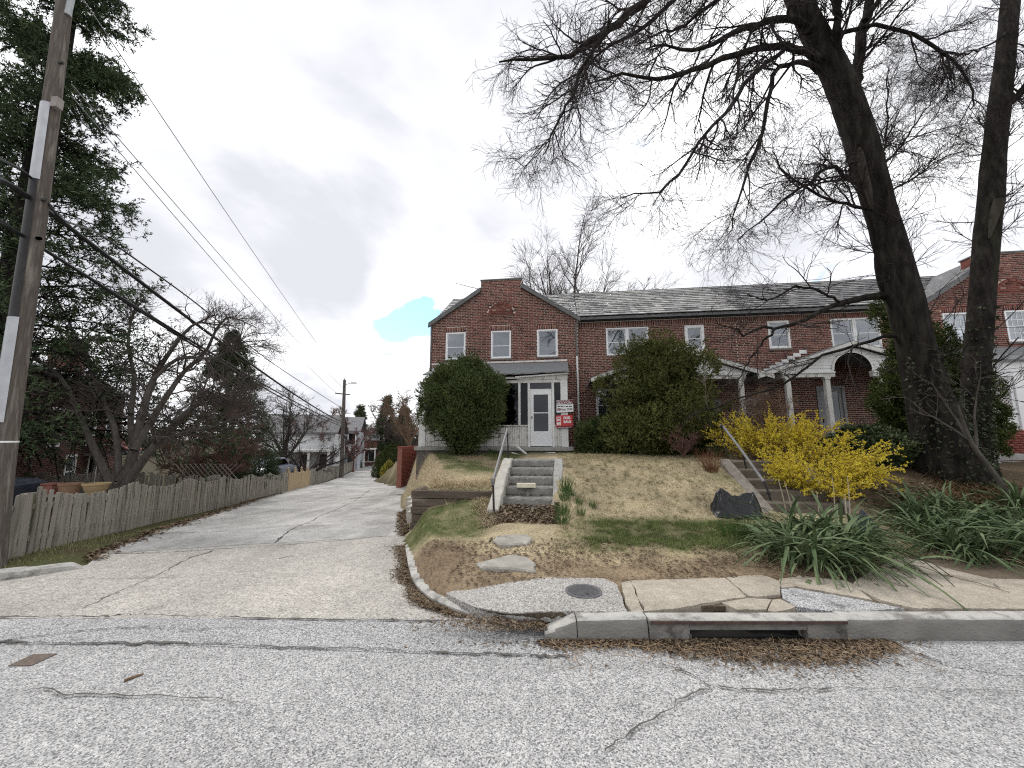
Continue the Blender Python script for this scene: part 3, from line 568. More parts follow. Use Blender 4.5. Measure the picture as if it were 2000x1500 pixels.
def window(house, a0, a1, z0, z1, bf, kind='shade', grid=None, sill=True, m=clean_white, fw=.055, meet=.48, gl=None):
    gl = gl or glass_clear
    w = MB(); w.box(a0, a0 + fw, bf - .012, bf + .09, z0, z1); w.box(a1 - fw, a1, bf - .012, bf + .09, z0, z1); w.box(a0 + fw, a1 - fw, bf - .010, bf + .088, z1 - fw, z1); w.box(a0 + fw, a1 - fw, bf - .014, bf + .088, z0, z0 + fw)
    win = w.build('window', m, house, bevel=.006)
    i0, i1, y0, y1 = a0 + fw, a1 - fw, z0 + fw, z1 - fw; zm = y0 + (y1 - y0) * meet; s = .028
    for nm, (c0, c1), bo in (('upper_sash', (zm - .005, y1), .045), ('lower_sash', (y0, zm + .03), .02)):
        f = MB(); f.box(i0 + .001, i0 + s, bf + bo, bf + bo + .024, c0, c1); f.box(i1 - s, i1 - .001, bf + bo, bf + bo + .024, c0, c1); f.box(i0 + s, i1 - s, bf + bo + .001, bf + bo + .023, c1 - s, c1 - .001); f.box(i0 + s, i1 - s, bf + bo + .001, bf + bo + .023, c0 + .001, c0 + s)
        if grid:
            gx, gy = grid
            for k in range(1, gx): aa = i0 + s + (i1 - i0 - 2 * s) * k / gx; f.box(aa - .008, aa + .008, bf + bo + .004, bf + bo + .020, c0 + s, c1 - s)
            for k in range(1, gy): zz = c0 + s + (c1 - c0 - 2 * s) * k / gy; f.box(i0 + s, i1 - s, bf + bo + .005, bf + bo + .019, zz - .008, zz + .008)
        f.build(nm, m, win)
        g = MB(); g.box(i0 + s - .004, i1 - s + .004, bf + bo + .010, bf + bo + .014, c0 + s - .004, c1 - s + .004); g.build('pane', gl, win)
    if kind in ('shade', 'cream', 'half'):
        g = MB(); z_ = y0 - .02 if kind != 'half' else zm - .03; n = 9; xs_ = np.linspace(i0 - .02, i1 + .02, n); V = [(x_, bf + .13 + .006 * math.sin(i * 2.1), zz) for zz in (z_, y1 + .02) for i, x_ in enumerate(xs_)]
        g.add(V, [(i, i + 1, n + i + 1, n + i) for i in range(n - 1)]); g.build('shade', cream_m if kind == 'cream' else blind_m, win)
    elif kind == 'slats':
        k = 0; zz = y0
        while zz < y1:
            g = MB(); g.obox(((i0 + i1) / 2, bf + .13, zz), ((i1 - i0) / 2 + .02, 0, 0), (0, .024, .020), (0, -.001, .001)); g.build('slat', slat_m, win); zz += .052
    elif kind == 'paper':
        g = MB(); g.box(i0 + .18, i0 + .42, bf + .12, bf + .122, zm + .18, zm + .42); g.build('paper', blind_m, win)
    if sill:
        g = MB(); g.box(a0 - .03, a1 + .03, bf - .035, bf + .05, z0 - .075, z0 - .004); g.build('sill', sill_m if sill is True else m, win, bevel=.006)
    return win
ZB = 1.15                                  # where the walls meet the ground
BE, ZE, TH = .06, 6.47, math.atan2(8.53 - 6.47, 2.95 - .06); CT, ST = math.cos(TH), math.sin(TH); SL = (2.95 - .06) / CT
slate_dk = brick_mat('slate_dark', [(0, (.23, .23, .235)), (.3, (.36, .355, .35)), (.5, (.19, .19, .20)), (.7, (.52, .51, .495)), (.85, (.27, .265, .27)), (1, (.23, .23, .235))])
def slates(roof, a0, a1, m, skip=None, single=300, near=(9, 7)):
    ex = .27; rows_ = int(SL / ex) + 1; pts = []
    for r_ in range(rows_):
        t0 = r_ * ex; s = a0 - (r_ % 2) * .13 - rng.random() * .05
        while s < a1:
            w = .235 + rng.random() * .05; p, q = max(s, a0), min(s + w, a1)
            if q - p > .05 and not (skip and skip((p + q) / 2, BE + t0 * CT, ZE + t0 * ST)): pts.append((p + .006, q - .006, t0 - .03 + rng.uniform(-.008, .008), min(t0 + ex + .09, SL + .02)))
            s += w
    pts = np.array(pts); d = np.abs((pts[:, 0] + pts[:, 1]) / 2 - near[0]) + .3 * pts[:, 2]; order = np.argsort(d); pick = set(order[:single].tolist())
    nr = np.array([0, -ST, CT]); tv = np.array([0, CT, ST]); E0 = np.array([0, BE, ZE])
    def V8(p, q, t0, t1, h0=.054, h1=.004, th=.012):
        o = [];
        for hh in (0, th):
            for a_, t_, h_ in ((p, t0, h0), (q, t0, h0), (q, t1, h1), (p, t1, h1)): o.append(np.array([a_, 0, 0]) + E0 + tv * t_ + nr * (h_ + hh))
        return o
    FB = np.array([(4, 5, 6, 7), (0, 1, 5, 4), (1, 2, 6, 5), (3, 0, 4, 7)])
    rest = [i for i in range(len(pts)) if i not in pick]; VV = []; FF = []; cc = []
    for k, i in enumerate(rest): VV += V8(*pts[i], h0=.054 + rng.uniform(-.010, .012)); FF.append(FB + 8 * k); cc += [rng.random()] * 8
    if rest: tag(np_mesh('slate_courses', np.array(VV), np.concatenate(FF), m, roof, col=np.array(cc)[:, None] * np.ones(3)), kind='stuff')
    var = {}
    for i in sorted(pick):
        p, q, t0, t1 = pts[i]; key = (round((q - p) / .02), round((t1 - t0) / .04)); O_ = E0 + tv * t0 + np.array([p, 0, 0]) - OFF[roof.name]
        if key not in var:
            V = np.array(V8(0, key[0] * .02, 0, key[1] * .04)) - E0; o = np_mesh('slate', V, FB, m, roof, col=np.zeros((8, 3)), shift=False); var[key] = o
        else: o = var[key].copy(); C.objects.link(o); OFF[o.name] = OFF[roof.name]
        o.location = O_
def main_roof(house, a0, a1, m, skip=None, near=9, single=300):
    r = MB(); r.prism([(a0, BE, ZE - .02), (a0, 2.95, 8.51), (a0, 5.9, 6.45), (a0, 5.9, 6.35), (a0, 2.95, 8.40), (a0, BE, ZE - .12)], (a1 - a0, 0, 0)); roof = r.build('roof', grey_trim, house)
    slates(roof, a0, a1, m, skip, single, (near, 0))
    g = MB(); g.prism([(a0, 2.82, 8.475), (a0, 2.95, 8.575), (a0, 3.08, 8.475)], (a1 - a0, 0, 0)); g.build('ridge_cap', mat('ridge_cap', (.34, .33, .32), (.22, .215, .21), scale=6), roof)
    return roof
slate_plain = mat('slate_plain', (.16, .16, .165), (.10, .10, .105), (.24, .235, .23), scale=5, rough=.8)
EAVE, GS = 6.36, .655                      # front gable: eave height and slope
def gable_house(name, label, a0, ch0, ch1, wins, near, sm, sgl=300):
    a1 = a0 + 6.0; h = thing(name, label, 'house', (a0, 0, ZB), HF)
    zs = lambda a: EAVE + GS * min(a - a0, a1 - a)
    holes = [(w[0], w[1], w[2], w[3]) for w in wins]
    w = MB(); wall_cells(w, a0, a1, ZB - .35, EAVE, .008, .26, holes)
    cz = zs(ch0) + .0; w.prism([(a0 + .0, .009, EAVE), (a1, .009, EAVE), (ch1, .009, cz), (ch1, .009, 8.16), (ch0, .009, 8.16), (ch0, .009, cz)], (0, .25, 0))
    w.box(a0, a0 + .25, .26, 6, ZB - 1.6, 6.4); w.box(a1 - .2, a1 - .003, .26, 6, ZB - .3, 6.4); w.box(a0 + .25, a1 - .2, 5.75, 6, ZB - .3, 6.4)
    w.prism([(a0, .27, 6.4), (a0, 2.95, 8.35), (a0, 5.9, 6.4)], (.2, 0, 0)); w.build('wall', mortar, h)
    cs = MB(); cs.box(ch0 + .002, ch1 - .002, .012, .62, 7.3, 8.159); cs.build('chimney_stack', brick_red, h)
    def clip(z):
        if z < EAVE: return a0, a1
        if z < cz: d_ = (z - EAVE) / GS; return a0 + d_, a1 - d_
        return ch0, ch1
    hb_ = [(x0, x1, y0, y1 + .21) for x0, x1, y0, y1 in holes]; am = (ch0 + ch1) / 2
    hb_.append((am - .47, am + .47, 6.66, 6.72))
    rc = lay_bricks(a0, a1, ZB - .34, 8.15, hb_, clip)
    ar = [r for r in rc if (math.hypot((r[0] + r[1]) / 2 - am, (r[2] + r[3]) / 2 - 6.72) > .50 or r[2] < 6.72)]
    for x0, x1, y0, y1 in holes: ar += soldier(x0, x1, y1 + .006, y1 + .218)
    place_bricks(h, ar, 0.0, brick_red, near, sgl)
    # blind arch over the middle window
    for k in range(24):
        t = math.pi * (k + .5) / 24; c = np.array([am + .46 * math.cos(t), -.004, 6.725 + .43 * math.sin(t)]); rv = np.array([math.cos(t), 0, math.sin(t)]); tv = np.array([-math.sin(t), 0, math.cos(t)])
        b = MB(); b.obox(c, rv * .05, (0, .018, 0), tv * .026); b.build('arch_brick', brick_red, h)
    b = MB(); b.add([(am + .40 * math.cos(t), .007, 6.725 + .38 * math.sin(t)) for t in np.linspace(0, math.pi, 15)], [tuple(range(15))]); b.build('arch_panel', mat('arch_mortar', (.30, .20, .16), (.24, .15, .12), scale=12), h)
    inn = [r for r in lay_bricks(am - .4, am + .4, 6.727, 7.12) if math.hypot(max(abs(r[0] - am), abs(r[1] - am)), (r[3] - 6.725)) < .43]
    V, F = rects_mesh(inn, -.001, .01); tag(np_mesh('arch_infill', V, F, brick_red, h, col=np.repeat(rng.random(len(inn)), 8)[:, None] * np.ones(3)), kind='stuff')
    b = MB(); b.box(am - .5, am + .5, -.03, .02, 6.665, 6.715); b.build('arch_sill', brick_red, h)
    g = MB(); g.box(ch0 - .03, ch1 + .03, -.035, .66, 8.162, 8.215); g.build('chimney_cap', grey_trim, h, bevel=.01)
    for wdw in wins: window(h, *wdw[:4], 0.0, **wdw[4])
    # gable roof planes and dark rake boards, stopping at the chimney
    for s, e0, c in ((1, a0 - .1, ch0), (-1, a1 + .1, ch1)):
        ze, zc = EAVE - .065, zs(c); r = MB(); r.prism([(e0, -.13, ze + .05), (c, -.13, zc + .05), (c, -.13, zc + .13), (e0, -.13, ze + .13)], (0, 3.0, 0)); r.build('gable_roof', slate_plain, h)
        r = MB(); r.prism([(e0, -.155, ze - .07), (c, -.155, zc - .07), (c, -.155, zc + .065), (e0, -.155, ze + .065)], (0, .10, 0)); r.build('rake_board', grey_trim, h)
        r = MB(); am_, zm_ = (ch0 + ch1) / 2, zs((ch0 + ch1) / 2); r.prism([(c, .63, zc + .05), (am_, .63, zm_ + .05), (am_, .63, zm_ + .13), (c, .63, zc + .13)], (0, 2.2, 0)); r.build('gable_roof', slate_plain, h)
    main_roof(h, a0 + .02, a1 - .01, sm, lambda a, b, z: z < zs(a) + .12, a0 + (.8 if a0 < 5 else .5), 120)
    return h
def row_house(name, label, a0, a1, wins, near, m):
    h = thing(name, label, 'house', (a0, .35, ZB), HF); holes = [w[:4] for w in wins]; B = .35
    w = MB(); wall_cells(w, a0 + .002, a1 - .002, ZB - .35, 6.5, B + .008, B + .26, holes); w.box(a0 + .002, a1 - .002, 5.75, 6, ZB - .3, 6.4); w.box(a0 + .002, a0 + .1, B + .26, 5.75, ZB - .3, 6.4); w.box(a1 - .1, a1 - .002, B + .26, 5.75, ZB - .3, 6.4); w.build('wall', mortar, h)
    hb_ = [(x0, x1, y0, y1 + (.0 if y1 > 5.9 else .21)) for x0, x1, y0, y1 in holes]
    rc = lay_bricks(a0, a1, ZB - .34, 6.09, hb_)
    rc += soldier(a0, a1, 6.11, 6.31)
    for x0, x1, y0, y1 in holes:
        if y1 < 5.9: rc += soldier(x0, x1, y1 + .006, y1 + .203)
    place_bricks(h, rc, B, brick_red, near)
    for wdw in wins:
        if wdw[4] is not None: window(h, *wdw[:4], B, **wdw[4])
    main_roof(h, a0, a1, m, None, near[0])
    g = MB(); lo, hi = (a0 + .12, a1) if a0 < 7 else (a0 + .004, a1 - .12)
    g.prism([(lo, B - .14, 6.335), (lo, B - .16, 6.46), (lo, B - .01, 6.46), (lo, B - .01, 6.335)], (hi - lo, 0, 0)); g.build('gutter', black_metal, h)
    return h
house_a = gable_house('corner_brick_house', 'brick corner house with stepped chimney gable and dilapidated white porch', 0.0, 2.08, 3.76,
    [(.63, 1.46, 4.86, 6.0, dict(kind='shade', meet=.44)), (2.52, 3.34, 4.86, 6.0, dict(kind='shade', meet=.44)), (4.39, 5.20, 4.88, 5.99, dict(kind='slats', meet=.0))], (3.0, 5.9), slate)
house_b = row_house('brick_row_house', 'brick row house with twin upstairs window behind the big evergreen bush', 6.0, 12.0,
    [(7.12, 7.93, 4.93, 6.05, dict(kind='cream', sill=False, meet=.46)), (7.935, 8.75, 4.93, 6.05, dict(kind='cream', sill=False, meet=.46)), (10.11, 10.83, 4.98, 6.05, dict(kind=None, m=white_paint, fw=.11)), (6.66, 7.36, 2.34, 3.6, dict(kind='shade')), (10.39, 11.24, 1.35, 3.14, None)], (9.2, 5.9), slate)
house_c = row_house('brick_row_house', 'brick row house whose white porch pediment has a dark arch', 12.0, 18.0,
    [(13.12, 13.87, 5.03, 6.09, dict(kind='half', m=white_paint, fw=.07)), (15.28, 16.08, 4.97, 6.09, dict(kind='half', m=white_paint)), (16.085, 16.92, 4.97, 6.09, dict(kind='half', m=white_paint)), (16.66, 17.38, 2.34, 3.6, dict(kind='paper', m=clean_white)), (14.55, 15.5, 1.35, 3.6, None)], (14.5, 5.6), slate_dk)
house_d = gable_house('gabled_brick_house', 'brick gable house with lattice porch behind the forked street tree', 18.0, 20.08, 21.8,
    [(18.67, 19.48, 4.94, 6.05, dict(kind='half', grid=(4, 2))), (20.55, 21.36, 4.96, 6.06, dict(kind='half', grid=(4, 2))), (22.5, 23.3, 4.96, 6.06, dict(kind='half', grid=(4, 2)))], (19.9, 6.2), slate_dk, 300)

# --- porch of the corner house
P = house_a; BF = -1.5
b = MB(); b.box(.14, 5.70, -1.82, 0, 1.27, 1.395); b.build('porch_slab', concrete, P, bevel=.012)
found = mat('rubble_stone', (.17, .155, .135), (.09, .083, .072), scale=4, rough=1, bump=.9, bscale=12, dark=((.27, .25, .22), 5, .6)); b = MB(); b.box(.2, 5.6, -1.7, -.01, .2, 1.268); b.build('porch_foundation', found, P)
b = MB(); b.box(.18, .43, BF - .02, BF + .2, 1.397, 3.75); b.build('porch_post', white_paint, P, bevel=.008)
b = MB(); b.box(5.285, 5.53, BF - .02, BF + .2, 1.397, 3.75); b.build('porch_post', white_paint, P, bevel=.008)
for x0, x1 in ((3.80, 3.88), (2.05, 2.13), (4.135, 4.215), (4.975, 5.065)):
    b = MB(); b.box(x0, x1, BF - .01, BF + .08, 2.15 if x0 < 4 else 1.397, 3.63); b.build('mullion', white_paint, P, bevel=.006)
b = MB(); b.box(.43, 5.285, BF - .012, BF + .08, 3.631, 3.74); b.build('header', peel_white, P, bevel=.006)
b = MB(); b.box(.43, 4.134, BF - .03, BF + .05, 2.11, 2.149); b.box(5.066, 5.284, BF - .03, BF + .05, 2.11, 2.149); b.build('screen_sill', peel_white, P, bevel=.005)
unit = {}
def bead(x0, x1):
    k = 0; x = x0
    while x < x1 - .02:
        w = min(.083, x1 - x); key = round(w, 3)
        if key not in unit: bb = MB(); bb.box(0, w - .007, 0, .02, 0, .70); o = bb.build('board', peel_white, P, bevel=.003); unit[key] = o
        else: o = unit[key].copy(); C.objects.link(o)
        o.location = (x, BF + .01 + random.uniform(-.004, .006), 1.405); x += .083
for o_ in (): pass
bead(.435, 4.13); bead(5.07, 5.28)
for ob in [o for o in C.objects if o.parent == P and o.name.startswith('board')]:
    pass
b = MB(); b.box(.43, 4.134, BF + .032, BF + .05, 1.398, 2.11); b.box(5.066, 5.284, BF + .032, BF + .05, 1.398, 2.11); b.build('board_backing', grey_trim, P)
for x0, x1 in ((.43, 2.05), (2.13, 3.80), (3.88, 4.135), (5.065, 5.285)):
    b = MB(); b.box(x0, x1, BF + .03, BF + .033, 2.15, 3.63); b.build('screen', screen_mesh, P)
# right and left sides of the porch
b = MB(); b.box(5.49, 5.52, BF + .2, -.0, 1.397, 2.2); b.box(.19, .22, BF + .2, 0, 1.397, 2.2); b.box(5.50, 5.52, BF + .2, 0, 3.5, 3.75); b.box(.19, .21, BF + .2, 0, 3.5, 3.75); b.build('porch_side', peel_white, P)
dr = MB(); da, db_, z0, z1 = 4.222, 4.968, 1.42, 3.37
dr.box(da, da + .12, BF - .005, BF + .035, z0, z1); dr.box(db_ - .12, db_, BF - .005, BF + .035, z0, z1); dr.box(da + .12, db_ - .12, BF - .004, BF + .034, z1 - .16, z1); dr.box(da + .12, db_ - .12, BF - .004, BF + .034, z0, 1.93)
dr.box(da + .12, db_ - .12, BF - .003, BF + .033, 2.55, 2.585)
door = dr.build('door', clean_white, P, bevel=.006)
for p_, q_ in ((1.93, 2.55), (2.585, 3.21)):
    g = MB(); g.box(da + .11, db_ - .11, BF + .010, BF + .014, p_, q_); g.build('door_glass', glass_dark, door)
g = MB(); g.tube([(da + .06, BF - .035, 2.36), (da + .06, BF - .035, 2.46)], .012, 8); g.box(da + .045, da + .075, BF - .03, BF - .005, 2.38, 2.44); g.build('door_handle', black_metal, door)
b = MB(); b.box(da, db_, BF - .008, BF + .05, 3.372, 3.408); b.build('transom_bar', white_paint, P); b = MB(); b.box(4.22, 4.97, BF + .02, BF + .024, 3.41, 3.63); b.build('transom_glass', glass_dark, P)
# fascia: sound at the right, broken and hanging towards the left
b = MB(); b.prism([(3.75, BF - .04, 3.742), (5.54, BF - .04, 3.742), (5.54, BF - .04, 3.93), (3.75, BF - .04, 3.83)], (0, .05, 0)); b.build('fascia', peel_white, P)
b = MB(); b.prism([(3.72, BF - .17, 3.80), (5.57, BF - .17, 3.905), (5.57, BF - .17, 3.945), (3.72, BF - .17, 3.85)], (0, .13, 0)); b.build('fascia_moulding', white_paint, P)
for p_, q_, hh in (((2.3, BF - .08, 3.83), (3.85, BF - .10, 3.80), .07), ((2.6, BF - .12, 3.74), (3.95, BF - .09, 3.84), .05), ((1.6, BF - .05, 3.78), (3.0, BF - .08, 3.72), .09), ((.3, BF - .04, 3.82), (2.2, BF - .06, 3.80), .12)):
    b = MB(); b.bar(p_, q_, .02, hh); b.build('loose_board', peel_white, P)
n = 30; V = []
for t_ in (0, 1):
    for k in range(2):
        for i in range(n):
            a_ = .35 + (5.58 - .35) * i / (n - 1); sag = .05 * math.exp(-((a_ - 3.2) / 1.2) ** 2) + .012 * random.uniform(-1, 1)
            V.append((a_, -.0 if k else -1.74 + .02 * random.uniform(-1, 1), (4.60 if k else 3.945 - sag) + (.05 if t_ else 0)))
F = [(i, i + 1, n + i + 1, n + i) for i in range(n - 1)]; F += [tuple(2 * n + j for j in q) for q in F] + [(i, i + 1, 2 * n + i + 1, 2 * n + i) for i in range(n - 1)] + [(0, n, 3 * n, 2 * n), (n - 1, 2 * n - 1, 4 * n - 1, 3 * n - 1)]
b = MB(); b.add(V, F); b.build('porch_roof', asphalt_roof, P)
b = MB(); b.add([(.05, -.008, 4.655), (1.5, -.008, 4.665), (3.5, -.008, 4.675), (5.56, -.008, 4.685), (5.56, -.008, 4.76), (3.5, -.008, 4.74), (1.5, -.008, 4.74), (.05, -.008, 4.72)], [(0, 1, 6, 7), (1, 2, 5, 6), (2, 3, 4, 5)]); b.build('flashing', peel_white, P)
# downspout between the corner house and its neighbour
ds = MB(); ds.tube([(5.95, .10, 6.4), (5.95, .0, 6.22), (5.93, -.045, 6.0), (5.94, -.045, 4.85)], .035, 8); ds.build('downspout_upper', grey_trim, P, smooth=True)
ds = MB(); ds.tube([(5.94, -.045, 4.86), (5.95, -.045, 3.2), (5.955, -.05, 2.1), (6.0, -.06, 1.75), (6.0, -.06, 1.22)], .036, 8); ds.tube([(5.95, -.05, 2.98), (6.06, -.06, 3.0)], .018, 6); ds.build('downspout', white_paint, P, smooth=True)
ds = MB(); ds.tube([(.0, -.03, 6.4), (.01, -.035, 5.5), (.01, -.035, 1.4)], .03, 6); ds.build('downspout', grey_trim, P, smooth=True)
# aerial
ae = thing('tv_antenna', 'thin old television antenna on the roof beside the chimney', 'antenna', (1.75, 2.0, 7.8), HF)
p0, p1 = fac(889, 553, 2.0), fac(941, 566, 2.0); b = MB(); b.tube([p0, p1], .014, 6); b.build('boom', galv, ae)
b = MB(); pm_ = p0 + (p1 - p0) * .60; b.tube([pm_, (pm_[0], 2.0, 7.55)], .012, 6); b.build('mast', galv, ae)
for f in (.02, .25, .40, .52, .62, .74, .86): q = p0 + (p1 - p0) * f; b = MB(); b.tube([q + [-.02, -.45, -.03], q + [.02, .45, .05]], .008, 5); b.build('element', galv, ae)

# --- open gabled porches of the two middle houses
def gable_porch(h, ac, door_a, flip=1):
    bf, hw = -1.3, 2.95; pk, en = 4.77, 3.72; sl = (pk - en) / hw; zr = lambda a: pk - abs(a - ac) * sl
    for s in (-1, 1):
        r = MB(); e = ac + s * hw; r.prism([(ac, bf - .18, pk), (e, bf - .18, en), (e, bf - .18, en + .07), (ac, bf - .18, pk + .07)], (0, 1.82, 0)); r.build('porch_roof', asphalt_roof, h)
        r = MB(); r.prism([(ac, bf - .20, pk - .09), (e, bf - .20, en - .09), (e, bf - .20, en + .04), (ac, bf - .20, pk + .04)], (0, .05, 0)); r.build('rake_board', peel_white, h)
        r = MB(); x0, x1 = sorted((ac + s * .555, ac + s * 2.15)); r.box(x0, x1, bf - .06, bf + .1, 3.67, 3.79); r.build('beam', peel_white, h, bevel=.006)
        r = MB(); r.box(x0, x1, bf - .09, bf + .12, 3.792, 3.845); r.build('beam_moulding', white_paint, h, bevel=.005)
        r = MB(); x0, x1 = sorted((ac + s * 2.15, ac + s * 2.04)); r.box(x0, x1, bf + .11, .34, 3.67, 3.84); r.build('side_beam', peel_white, h)
        z = 3.85
        while z < pk - .12:                 # clapboards either side of the arch
            z2 = z + .105; io = lambda zz: math.sqrt(max(.56 ** 2 - (zz - 3.9) ** 2, 0)) if zz > 3.9 else .56
            o0, o1 = min((pk - .1 - z) / sl, 2.3), min((pk - .1 - z2) / sl, 2.3); i0, i1 = io(z), io(z2)
            if o1 > i1 + .03: r = MB(); r.prism([(ac + s * i0, bf - .02 - .012, z), (ac + s * o0, bf - .02 - .012, z), (ac + s * o1, bf - .02, z2), (ac + s * i1, bf - .02, z2)], (0, .02, 0)); r.build('clapboard', white_paint, h)
            z += .107
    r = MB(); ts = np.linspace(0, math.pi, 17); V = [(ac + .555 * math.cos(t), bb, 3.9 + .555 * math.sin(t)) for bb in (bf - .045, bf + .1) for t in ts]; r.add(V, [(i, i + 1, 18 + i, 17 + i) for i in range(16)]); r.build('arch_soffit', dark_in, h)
    r = MB()
    for i in range(16):
        t0, t1 = ts[i], ts[i + 1]; q = [(ac + rr * math.cos(t), bf - .05, 3.9 + rr * math.sin(t)) for t, rr in ((t0, .555), (t1, .555), (t1, .62), (t0, .62))]; r.prism(q, (0, .02, 0))
    r.build('arch_trim', white_paint, h)
    for d_ in (-1.98, -.80, .72, 1.98):
        r = MB(); r.box(ac + d_ - .07, ac + d_ + .07, bf - .07, bf + .07, 1.44, 3.669); r.box(ac + d_ - .09, ac + d_ + .09, bf - .09, bf + .09, 3.60, 3.6685); r.build('porch_post', peel_white, h, bevel=.006)
    r = MB(); r.box(ac - 2.25, ac + 2.25, bf - .25, .345, 1.3, 1.43); r.build('porch_floor', concrete, h, bevel=.01); r = MB(); r.box(ac - 2.2, ac + 2.2, bf - .2, .345, .7, 1.299); r.build('porch_base', brick_side, h)
    r = MB(); r.box(ac - .62, ac + .62, -1.28, -1.26, 3.4, 4.3); 
    return h
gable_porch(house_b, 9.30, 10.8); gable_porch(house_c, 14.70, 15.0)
def panel_door(h, a0, a1, z0, z1, m, b0=.35, cols=3, rows=4):
    f = MB(); f.box(a0, a0 + .09, b0 - .02, b0 + .1, z0, z1); f.box(a1 - .09, a1, b0 - .02, b0 + .1, z0, z1); f.box(a0 + .09, a1 - .09, b0 - .018, b0 + .098, z1 - .09, z1); d = f.build('door', m, h, bevel=.006)
    x0, x1 = a0 + .09, a1 - .09; s = .10; zz = z0 + .62
    f = MB(); f.box(x0 + .002, x0 + s, b0 + .03, b0 + .07, z0, z1 - .091); f.box(x1 - s, x1 - .002, b0 + .03, b0 + .07, z0, z1 - .091); f.box(x0 + s, x1 - s, b0 + .031, b0 + .069, z0, zz); f.box(x0 + s, x1 - s, b0 + .031, b0 + .069, z1 - .2, z1 - .092)
    for k in range(1, cols): aa = x0 + s + (x1 - x0 - 2 * s) * k / cols; f.box(aa - .009, aa + .009, b0 + .034, b0 + .066, zz, z1 - .2)
    for k in range(1, rows): z_ = zz + (z1 - .2 - zz) * k / rows; f.box(x0 + s, x1 - s, b0 + .035, b0 + .065, z_ - .009, z_ + .009)
    f.build('door_leaf', m, d)
    g = MB(); g.box(x0 + s, x1 - s, b0 + .047, b0 + .052, zz, z1 - .2); g.build('door_glass', glass_dark, d)
    g = MB(); g.tube([(x0 + .05, b0 + .0, 2.25), (x0 + .05, b0 + .0, 2.38)], .015, 6); g.box(x0 + .035, x0 + .065, b0 + .0, b0 + .035, 2.27, 2.36); g.build('door_handle', black_metal, d)
storm_m = mat('grey_door', (.34, .34, .35), (.27, .27, .28), scale=3, rough=.6)
panel_door(house_b, 10.40, 11.23, 1.40, 3.13, storm_m); panel_door(house_c, 14.56, 15.49, 1.40, 3.58, storm_m, cols=1, rows=1)
for k in range(8):                          # stepped white flashing above the arched porch's roof
    a_ = 12.62 + k * .215; z_ = 4.02 + k * .112; b = MB(); b.box(a_, a_ + .25, .338, .347, z_, z_ + .14); b.build('step_flashing', white_paint, house_c)
# --- lattice porch of the far gable house
P = house_d
r = MB(); r.prism([(18.1, -1.72, 3.99), (18.1, 0, 4.72), (18.1, 0, 4.78), (18.1, -1.72, 4.06)], (5.7, 0, 0)); r.build('porch_roof', asphalt_roof, P)
r = MB(); r.box(18.2, 23.7, -1.6, -1.44, 3.56, 3.98); r.build('beam', clean_white, P, bevel=.006); r = MB(); r.box(18.16, 23.74, -1.66, -1.40, 3.985, 4.03); r.build('beam_moulding', clean_white, P)
for x0, x1 in ((18.86, 19.12), (21.0, 21.2), (23.4, 23.6)): r = MB(); r.box(x0, x1, -1.6, -1.4, 1.93, 3.559); r.build('porch_post', clean_white, P, bevel=.006)
r = MB(); r.box(18.22, 18.855, -1.56, -1.48, 3.46, 3.555); r.box(18.22, 18.30, -1.55, -1.49, 2.50, 3.46); r.box(18.22, 18.855, -1.56, -1.48, 2.42, 2.50); r.box(18.22, 18.855, -1.55, -1.49, 1.93, 2.42); r.box(18.77, 18.855, -1.55, -1.49, 2.5, 3.46); r.build('lattice_frame', clean_white, P, bevel=.004)
for s in (-1, 1):
    for k in range(-9, 10):
        c_ = k * .105; pts = []
        for t in np.linspace(-1, 1, 41): x_, z_ = 18.535 + t * .24 * 1.0, 2.98 + s * (t * .24) + c_; pts.append((x_, z_)) if 2.5 < z_ < 3.46 else None
        if len(pts) > 2: r = MB(); r.bar((pts[0][0], -1.52 + .006 * s, pts[0][1]), (pts[-1][0], -1.52 + .006 * s, pts[-1][1]), .008, .03, (0, 1, 0)); r.build('lattice_strip', clean_white, P)
r = MB(); r.box(18.15, 23.7, -1.7, 0, 1.25, 1.925); r.build('porch_base', brick_side, P)
rc = lay_bricks(18.15, 21.5, 1.26, 1.92); V, F = rects_mesh(rc, -1.712, .012); tag(np_mesh('base_bricks', V, F, brick_side, P, col=np.repeat(rng.random(len(rc)), 8)[:, None] * np.ones(3)), kind='stuff')

# --- signs on the porch
def text(body, size, m, parent, loc, name, sx=1.0, align='LEFT', bold=.0):
    cu = bpy.data.curves.new(name, 'FONT'); cu.body = body; cu.size = size; cu.extrude = .001; cu.offset = bold; cu.align_x = align
    t = bpy.data.objects.new(name, cu); C.objects.link(t); bpy.context.view_layer.update(); dg = bpy.context.evaluated_depsgraph_get()
    me = bpy.data.meshes.new_from_object(t.evaluated_get(dg)); bpy.data.objects.remove(t); bpy.data.curves.remove(cu)
    if not me.materials: me.materials.append(m)
    else: me.materials[0] = m
    o = bpy.data.objects.new(name, me); C.objects.link(o); o.parent = parent; o.location = np.asarray(loc) - OFF[parent.name]; o.rotation_euler = (R(90), 0, 0); o.scale = (sx, 1, 1); OFF[o.name] = OFF[parent.name]; return o
maroon = mat('sign_maroon', (.16, .018, .03), (.14, .016, .028)); sign_white = mat('sign_white', (.80, .80, .80), (.76, .76, .77), rough=.4); sign_red = mat('sign_red', (.55, .05, .05), (.50, .045, .045), rough=.4); ink = mat('sign_ink', (.05, .055, .07), (.05, .05, .06))
SB = -1.60
sg = thing('auction_sign', 'maroon and white real estate auction sign on the porch post', 'sign', (5.42, SB, 2.56), HF)
